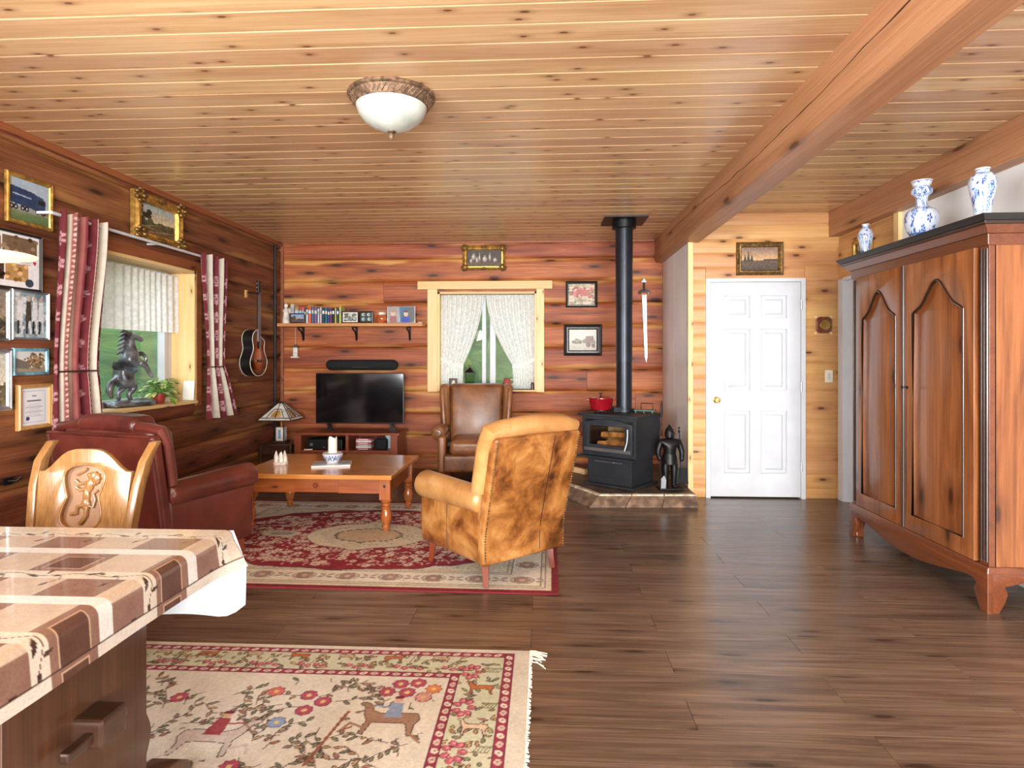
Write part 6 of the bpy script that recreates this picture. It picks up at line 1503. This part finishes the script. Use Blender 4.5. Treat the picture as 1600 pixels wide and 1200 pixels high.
# ------------------------------------------------------------------ TV group
tv = thing('television', 'black flat screen television on the TV stand', 'television', (-2.085, 6.80, .501))
MB().box(-.505, .505, -.018, .03, .075, .645).build('housing', M['blk'], tv, smooth=False, bevel=.005)
MB().box(-.497, .497, -.0195, -.017, .088, .637).build('screen', M['screen'], tv, smooth=False)
for sx in (-1, 1):
    MB().prism([(sx * .36 - .012, .08), (sx * .36 + .012, .08), (sx * .36 + .075, 0), (sx * .36 + .045, 0)], -.06, -.045).build('foot', M['blk'], tv, smooth=False)
    MB().prism([(sx * .36 - .012, .08), (sx * .36 + .012, .08), (sx * .36 + .02, 0), (sx * .36 - .02, 0)], .0, .06).build('foot', M['blk'], tv, smooth=False)
sb = thing('soundbar', 'long black soundbar mounted on the log wall above the TV', 'soundbar', (-2.14, BY - .075, 1.235)); MB().capsule((-.43, 0, 0), (.43, 0, 0), .062, None, 20, 6, 1).xf(lambda x, y, z: (x, y * .75, z)).build('bar', M['blkfab'], sb); MB().box(-.1, .1, -.049, -.046, -.028, -.022).build('strip', M['blk'], sb, smooth=False)
for sx in (-1, 1): MB().box(sx * .2 - .015, sx * .2 + .015, 0, .073, -.02, .02).build('bracket', M['blk'], sb, smooth=False)
SHT = .3055
rc = thing('av_receiver', 'black receiver box on the TV stand shelf', 'receiver', (-2.42, 6.72, SHT)); MB().box(-.2, .2, -.14, .14, .006, .115).build('case', M['blk'], rc, smooth=False, bevel=.004); MB().cyl((-.14, -.146, .06), (-.14, -.138, .06), .018, n=14).cyl((.0, -.146, .03), (0, -.138, .03), .008, n=10).build('dial', M['steel'], rc)
rm = thing('remote_control', 'pale remote control lying on the TV stand shelf', 'remote', (-2.59, 6.565, SHT), .3); MB().box(-.045, .045, -.014, .014, 0, .012).build('case', M['wax'], rm, smooth=False, bevel=.004); MB().box(-.02, .03, -.008, .008, .012, .013).build('buttons', M['blk'], rm, smooth=False)
BC2 = [((196, 90, 104), 'pink DVD case in the stack on the TV stand'), ((220, 214, 214), 'white DVD case in the stack on the TV stand'), ((190, 70, 84), 'red DVD case in the stack on the TV stand'), ((150, 140, 140), 'grey DVD case in the stack on the TV stand'), ((226, 200, 204), 'pale rose DVD case in the stack on the TV stand'), ((110, 60, 60), 'maroon DVD case at the bottom of the TV stand stack')]
for k, (col, lab) in enumerate(reversed(BC2)):
    d_ = thing('dvd_case', lab, 'dvd case', (-1.985, 6.66, SHT + .021 * k), .02 * (k % 3 - 1), 'DVD cases on the TV stand'); MB().box(-.085, .085, -.06, .06, 0, .0195).build('case', plain('dvd_case', col, .3), d_, smooth=False, bevel=.002); MB().box(-.06, .05, -.0606, -.06, .006, .014).build('title_strip', M['mat_white'], d_, smooth=False)
cb = thing('camera_bag', 'black camera bag on the TV stand shelf', 'bag', (-1.80, 6.66, SHT)); MB().rbox((0, 0, .06), (.13, .10, .12), .025).build('bag_body', M['blkfab'], cb); MB().tube([(-.05, 0, .115), (-.04, 0, .145), (.04, 0, .145), (.05, 0, .115)], .006, 6).build('strap', M['blk'], cb)
cyb = thing('small_box', 'pale cyan box behind the camera bag on the TV stand', 'box', (-1.732, 6.79, SHT)); MB().box(-.045, .045, -.05, .05, 0, .13).build('carton', plain('cyan_carton', (176, 206, 214), .5), cyb, smooth=False); MB().box(-.046, .046, -.051, .051, .13, .142).build('lid', M['mat_white'], cyb, smooth=False)
# stained glass lamp
lm = thing('table_lamp', 'stained glass pyramid lamp on the dark side table', 'lamp', (-2.945, 6.68, .3705))
MB().box(-.07, .07, -.07, .07, 0, .022).build('base', M['dkwood'], lm, smooth=False, bevel=.005)
MB().box(-.046, .046, -.046, .046, .022, .175).build('glass_column', M['sg_white'], lm, smooth=False, bevel=.008)
MB().box(-.013, .013, -.0475, -.046, .05, .145).build('column_panel', M['sg_blue'], lm, smooth=False)
for sx in (-1, 1): MB().box(sx * .046 - .004, sx * .046 + .004, -.05, -.042, .022, .175).build('came', M['lead'], lm, smooth=False)
MB().cyl((0, 0, .175), (0, 0, .26), .008, n=10).build('stem', M['brass'], lm)
SH0, SH1, a0_, a1_ = .262, .44, .185, .025
def shp(sd, u, v, o=0):
    h_ = a0_ + (a1_ - a0_) * v + o; p = ((u - .5) * 2 * h_, -h_); c_, s_ = math.cos(sd * PI / 2), math.sin(sd * PI / 2)
    return (p[0] * c_ - p[1] * s_, p[0] * s_ + p[1] * c_, SH0 + (SH1 - SH0) * v)
shd = MB()
for sd in range(4): shd.add([shp(sd, 0, 0), shp(sd, 1, 0), shp(sd, 1, 1), shp(sd, 0, 1)], [(0, 1, 2, 3)])
shd = shd.build('lamp_shade', M['sg_white'], lm, smooth=False, recalc=False)
for sd in range(4):
    MB().add([shp(sd, .30, .2, .002), shp(sd, .70, .2, .002), shp(sd, .66, .58, .002), shp(sd, .34, .58, .002)], [(0, 1, 2, 3)]).build('amber_pane', M['sg_amber'], shd, smooth=False, recalc=False)
    cm = MB()
    for A_, B_ in (((0, 0), (0, 1)), ((0, 0), (1, 0)), ((0, .15), (1, .15)), ((.2, .15), (.26, .66)), ((.8, .15), (.74, .66)), ((.26, .66), (.74, .66)), ((.5, .15), (.5, 1))): cm.tube([shp(sd, *A_, .003), shp(sd, *B_, .003)], .004, 5)
    cm.build('came', M['lead'], shd)
MB().lathe([(.03, .438), (.03, .446), (.008, .452), (.008, .462), (.0001, .468)], (0, 0, 0), 10).build('finial', M['lead'], lm)
# coffee table things
TT = .007 + .4405 + .0065
cs = thing('figurine_cluster', 'white ceramic ring of little houses on the coffee table', 'figurine', (-2.165, 4.90, TT - .006))
MB().lathe([(.0001, 0), (.058, 0), (.06, .02), (.05, .025), (.0001, .025)], (0, 0, 0), 18).build('base', M['ceramic'], cs)
for k in range(6):
    a = k * PI / 3; h_ = .07 + .02 * (k % 2); MB().lathe([(.016, .02), (.018, .02 + h_ * .5), (.012, .02 + h_ * .7), (.002, .02 + h_)], (.038 * math.cos(a), .038 * math.sin(a), 0), 8).build('turret', M['ceramic'], cs)
mg = thing('magazine', 'white magazine under the candle bowl on the coffee table', 'magazine', (-1.735, 4.90, TT - .006), .25); MB().box(-.15, .15, -.11, .11, 0, .012).build('pages', M['mat_white'], mg, smooth=False); MB().box(-.15, .15, -.11, .11, .012, .014).build('cover', plain('magazine_cover', (190, 192, 196), .25, 0, .12, 9), mg, smooth=False)
bl = thing('candle_bowl', 'blue and white bowl on the coffee table magazine', 'bowl', (-1.735, 4.915, TT + .0085))
c = Canvas(1, .08, .012, (226, 230, 236)); q = random.Random(5)
for k in range(10):
    x = k / 10 + .05; c.line([(x - .035, .02), (x, .062), (x + .035, .02), (x, .04), (x - .035, .02)], .012, (70, 100, 160)); c.ell(x + .05, .05, .012, .012, (80, 110, 170))
c.rect(0, .070, 1, .08, (70, 100, 160))
def bowlmap(X, Y): a = X * 2 * PI; t = Y / .08; r = .045 + .038 * np.sin(t * PI * .5); return r * np.cos(a), r * np.sin(a), .004 + Y
obj('bowl_wall', c.mesh('bowl_wall', bowlmap), M['delft'], bl); MB().lathe([(.0001, 0), (.045, 0), (.045, .006), (.0001, .007)], (0, 0, 0), 20).build('foot', M['ceramic'], bl); MB().lathe([(.083, .084), (.078, .084), (.06, .03), (.0001, .02)], (0, 0, 0), 24).build('inner_wall', M['ceramic'], bl)
ca_ = thing('candle', 'tall cream pillar candle in the blue and white bowl', 'candle', (-1.735, 4.915, TT + .0375)); MB().lathe([(.0001, 0), (.036, 0), (.036, .165), (.033, .178), (.026, .170), (.0001, .160)], (0, 0, 0), 20).xf(lambda x, y, z: (x, y, z + (.008 * math.sin(3 * math.atan2(y, x)) if z > .16 else 0))).build('wax', M['wax'], ca_); MB().cyl((0, 0, .158), (.002, 0, .18), .0015, n=5).build('wick', M['blk'], ca_)

# ------------------------------------------------------------------ vases on the armoire
def vase(label, y, z, prof_, seed, x=2.40):
    t = thing('delft_vase', label, 'vase', (x, y, z), seed * .8, 'blue and white vases on the armoire'); prof_ = np.array(prof_); H_ = prof_[:, 1].max(); R_ = prof_[:, 0].max()
    c = Canvas(2 * PI * R_, H_, max(.0028, H_ / 130), (202, 214, 230)); q = random.Random(seed)
    B1, B2, B3 = (44, 70, 150), (84, 120, 190), (150, 180, 220)
    for k in range(int(230 * R_ / .08)):
        x_, y_ = q.uniform(0, c.w), q.uniform(.12 * H_, .9 * H_); tt = q.random()
        if tt < .3: c.flower(x_, y_, q.uniform(.010, .02) * R_ / .08, 5, q.choice([B1, B2]), B3)
        elif tt < .75: c.leaf(x_, y_, q.uniform(.015, .035) * R_ / .08, .009, q.uniform(0, 6.28), q.choice([B1, B2, B3]))
        else: c.line([(x_, y_), (x_ + q.uniform(-.02, .02), y_ + q.uniform(.01, .03))], .003, B2)
    for f_ in (.05, .10, .93): c.rect(0, f_ * H_, c.w, (f_ + .018) * H_, B1)
    for k in range(18): c.ell(c.w * k / 18, .085 * H_, .008, .012 * H_ / .2, B2)
    zz = np.linspace(0, 1, len(prof_)); 
    def fn(X, Y):
        s_ = Y / c.h; r = np.interp(s_, zz, prof_[:, 0]); z_ = np.interp(s_, zz, prof_[:, 1]); a = X / c.w * 2 * PI; return r * np.cos(a), r * np.sin(a), z_
    obj('body', c.mesh('body', fn), M['delft'], t); r0, z0_ = prof_[0]; r1, z1_ = prof_[-1]
    MB().lathe([(.0001, .0), (r0, 0), (r0, .003), (.0001, .004)], (0, 0, 0), 20).build('foot', M['ceramic'], t); MB().lathe([(r1 + .001, z1_ - .004), (r1 + .002, z1_), (r1 - .004, z1_), (r1 - .008, z1_ - .03), (.0001, z1_ - .035)], (0, 0, 0), 20).build('rim', M['ceramic'], t)
def smooth_prof(P, n_=80):
    P = np.array(P, float); t = np.linspace(0, len(P) - 1, n_); out = []
    for v in t:
        i = min(int(v), len(P) - 2); f_ = v - i; p0, p1, p2, p3 = P[max(i - 1, 0)], P[i], P[i + 1], P[min(i + 2, len(P) - 1)]
        out.append(.5 * ((2 * p1) + (-p0 + p2) * f_ + (2 * p0 - 5 * p1 + 4 * p2 - p3) * f_ ** 2 + (-p0 + 3 * p1 - 3 * p2 + p3) * f_ ** 3))
    return out
AT = 2.0665
vase('small blue and white baluster vase on the armoire', 4.60, AT, smooth_prof([(.030, 0), (.032, .05), (.046, .12), (.050, .16), (.036, .20), (.020, .215), (.021, .232), (.024, .24)]), 1, 2.36)
vase('large blue and white bottle vase with a bulbous neck on the armoire', 3.95, AT, smooth_prof([(.062, 0), (.060, .02), (.085, .07), (.095, .13), (.080, .18), (.040, .205), (.033, .235), (.036, .27), (.055, .29), (.058, .315), (.045, .335), (.055, .36), (.058, .37)]), 2, 2.37)
vase('tall blue and white vase with a narrow foot on the armoire', 3.42, AT, smooth_prof([(.042, 0), (.040, .03), (.046, .10), (.060, .17), (.064, .215), (.050, .25), (.032, .262), (.034, .285)]), 3, 2.37)

# ------------------------------------------------------------------ door wall things, guitar, ceiling lamp, pendant, cable
bc = thing('wall_barometer', 'small round barometer on a carved brown wooden plaque', 'barometer', (2.614, DY - .003, 1.63), 0)
ob_ = [(.062 * math.cos(a) * (1 + .10 * math.cos(4 * a + PI)), .072 * math.sin(a) * (1 + .10 * math.cos(4 * a + PI))) for a in [2 * PI * k / 40 for k in range(40)]]
obj('plaque', plate([ob_], .022, .006, lambda x, y, z: (x * 1.2, -.011 + z, y * 1.15)), M['mahog'], bc)
MB().lathe([(.044, 0), (.046, .012), (.038, .014)], (.006, -.022, 0), 24, (0, -1, 0)).build('bezel', M['brass'], bc); MB().lathe([(.0001, .0), (.037, 0), (.037, .0125), (.0001, .0126)], (.006, -.022, 0), 24, (0, -1, 0)).build('dial', M['mat_white'], bc); MB().box(.004, .008, -.0365, -.035, -.022, .012).build('needle', M['blk'], bc, smooth=False)
for sx in (-1, 1):
    for sz in (-1, 1): MB().box(sx * .07 - .012, sx * .07 + .012, -.004, 0, sz * .075 - .012, sz * .075 + .012).build('corner_tab', M['pale'], bc, smooth=False)
sw_ = thing('light_switch', 'ivory double light switch beside the white door', 'light switch', (2.665, DY - .002, 1.15)); MB().box(-.036, .036, -.007, 0, -.058, .058).build('cover_plate', M['wax'], sw_, smooth=False, bevel=.003); MB().box(-.012, .012, -.013, -.006, -.028, .028).build('rocker', M['white'], sw_, smooth=False, bevel=.002)
# guitar on the left wall
gt = thing('acoustic_guitar', 'sunburst cutaway acoustic guitar hanging on the log wall', 'guitar', (LX + .002, 6.30, 1.13), PI / 2)
def gout():
    P = []
    for k in range(64):
        a = 2 * PI * k / 64; s_, c_ = math.sin(a), math.cos(a)          # a=0 right, pi/2 top
        z = .245 + .245 * s_
        t = z / .49
        wv = .19 * math.sqrt(max(0, 1 - ((t - .30) / .305) ** 2)) if t < .30 else (.19 + (.118 - .19) * smoothstep(.30, .60, t) + (.140 - .118) * smoothstep(.60, .78, t)) * (math.sqrt(max(0, 1 - ((t - .80) / .20) ** 2)) if t > .80 else 1)
        x = wv * (1 if c_ >= 0 else -1)
        if x > .03 and t > .76: x = .03 + (x - .03) * max(0, 1 - (t - .76) / .10) 
        P.append((x, z))
    return P
GO = gout()
MB().prism(GO, -.115, -.005).build('sides', M['blk'], gt, ang=50)
c = Canvas(.40, .50, .006, (24, 14, 10)); X_, Y_ = c.X - .2, c.Y - .2
dd_ = np.sqrt((X_ / .19) ** 2 + ((Y_ - .03) / .27) ** 2); tt = np.clip((1 - dd_) / .75, 0, 1)[..., None]
c.a = np.where(tt < .5, np.array((22, 12, 9)) * (1 - tt * 2) + np.array((132, 52, 18)) * tt * 2, np.array((132, 52, 18)) * (2 - 2 * tt) + np.array((206, 118, 52)) * (2 * tt - 1)).astype(np.float32)
# soundboard: scanline-fitted surface inside the outline
def halfw(z):
    xs = []
    for (xa, za), (xb, zb_) in zip(GO, GO[1:] + GO[:1]):
        if (za - z) * (zb_ - z) <= 0 and abs(za - zb_) > 1e-9: xs.append(xa + (xb - xa) * (z - za) / (zb_ - za))
    return (min(xs), max(xs)) if xs else (0, 0)
HW = [halfw(min(max(z, .002), .488)) for z in np.linspace(0, .49, c.ny)]
lo_ = np.array([h_[0] for h_ in HW])[:, None]; hi_ = np.array([h_[1] for h_ in HW])[:, None]
obj('soundboard', c.mesh('soundboard', lambda X, Y: (lo_ + (hi_ - lo_) * X / .40, -.1165 + 0 * X, Y * .98)), M['burst'], gt)
MB().tube([(x, -.116, z) for x, z in GO], .0035, 6, closed=True).build('binding', M['wax'], gt); MB().tube([(x, -.004, z) for x, z in GO], .003, 6, closed=True).build('binding', M['wax'], gt)
MB().lathe([(.0001, 0), (.046, 0), (.046, .002), (.0001, .002)], (0, -.117, .33), 24, (0, -1, 0)).build('sound_hole', M['blk'], gt)
MB().box(-.07, .07, -.126, -.117, .145, .17).build('bridge', M['dkwood'], gt, smooth=False, bevel=.003)
MB().box(-.024, .024, -.128, -.105, .36, .86).build('neck', M['dkwood'], gt, smooth=False, bevel=.004)
MB().prism([(-.028, .86), (.028, .86), (.036, 1.01), (-.036, 1.01)], -.128, -.108).build('headstock', M['blk'], gt, smooth=False, bevel=.003)
q = MB()
for sx in (-1, 1):
    for k in range(3): q.ball((sx * .046, -.118, .89 + .042 * k), (.012, .007, .009), 8, 6)
q.build('tuning_pegs', M['steel'], gt)
q = MB()
for k in range(6): q.cyl((-.0175 + .007 * k, -.1305, .16), (-.0135 + .0055 * k, -.1305, .88), .0007, n=4)
q.build('strings', M['steel'], gt)
gh_ = thing('guitar_hanger', 'wooden guitar hanger block on the log wall', 'hanger', (LX + .0, 6.30, 2.005)); MB().box(0, .02, -.075, -.035, -.05, .03).build('block', M['frame_wood'], gh_, smooth=False, bevel=.003); MB().tube([(.015, -.055, 0), (.09, -.045, 0), (.14, -.04, 0)], .005, 6).build('arm', M['iron'], gh_)
cb2 = thing('cable_cover', 'dark vertical cable cover near the log wall corner', 'cable cover', (LX, 6.93, 0)); MB().box(.0, .022, -.02, .02, .25, CZ - .046).build('cover', M['blk'], cb2, smooth=False, bevel=.003)
# ceiling light
cl = thing('ceiling_light', 'frosted glass dome ceiling light with woven bronze rim', 'ceiling light', (-.79, 3.12, CZ))
rim_ = [(.0001, 0), (.222, 0), (.226, -.008), (.22, -.016), (.208, -.02), (.19, -.055), (.182, -.062), (.176, -.058), (.0001, -.05)]
rm_ = MB().lathe(rim_, (0, 0, 0), 48).build('rim', M['antique'], cl)
wv_ = MB()
for k in range(48):
    for sg in (-1, 1):
        wv_.tube([((.209 - .019 * t) * math.cos(2 * PI * k / 48 + sg * .13 * t), (.209 - .019 * t) * math.sin(2 * PI * k / 48 + sg * .13 * t), -.021 - .034 * t) for t in (0, .5, 1)], .0032, 5)
wv_.build('woven_relief', M['antique'], rm_)
MB().lathe([(.183, -.052), (.18, -.07), (.165, -.105), (.135, -.14), (.09, -.168), (.04, -.184), (.0001, -.188)], (0, 0, 0), 48).build('glass_dome', M['alab'], cl)
MB().lathe([(.0001, -.183), (.022, -.186), (.022, -.192), (.012, -.196), (.016, -.206), (.012, -.222), (.004, -.232), (.0001, -.234)], (0, 0, 0), 16).build('finial', M['antique'], cl)
# pendant lamp over the dining table (its rim edge shows at the picture border)
pn = thing('pendant_lamp', 'lit shallow glass pendant lamp over the dining table', 'lamp', (-1.445, 1.47, 1.583))
MB().lathe([(.0001, .0), (.09, .003), (.125, .010), (.13, .014), (.09, .02), (.0001, .025)], (0, 0, 0), 40).build('glass_dish', plain('lit_pendant_glass', (255, 240, 205), .4, 0, .01, emis=((255, 232, 190), 0.7)), pn)
MB().cyl((0, 0, .02), (0, 0, .10), .02, n=14).build('socket', M['brass'], pn); MB().cyl((0, 0, .1), (0, 0, CZ - 1.583 - .02), .004, n=8).build('cord', M['blk'], pn); MB().lathe([(.06, CZ - 1.583 - .03), (.06, CZ - 1.583)], (0, 0, 0), 18).build('canopy', M['brass'], pn)
pd = bpy.data.lights.new('pendant_bulb', 'POINT'); pd.energy = 16; pd.color = (1.0, .86, .66); pd.shadow_soft_size = .12
po = bpy.data.objects.new('pendant_bulb', pd); COL.objects.link(po); po.location = (-1.445, 1.47, 1.80)
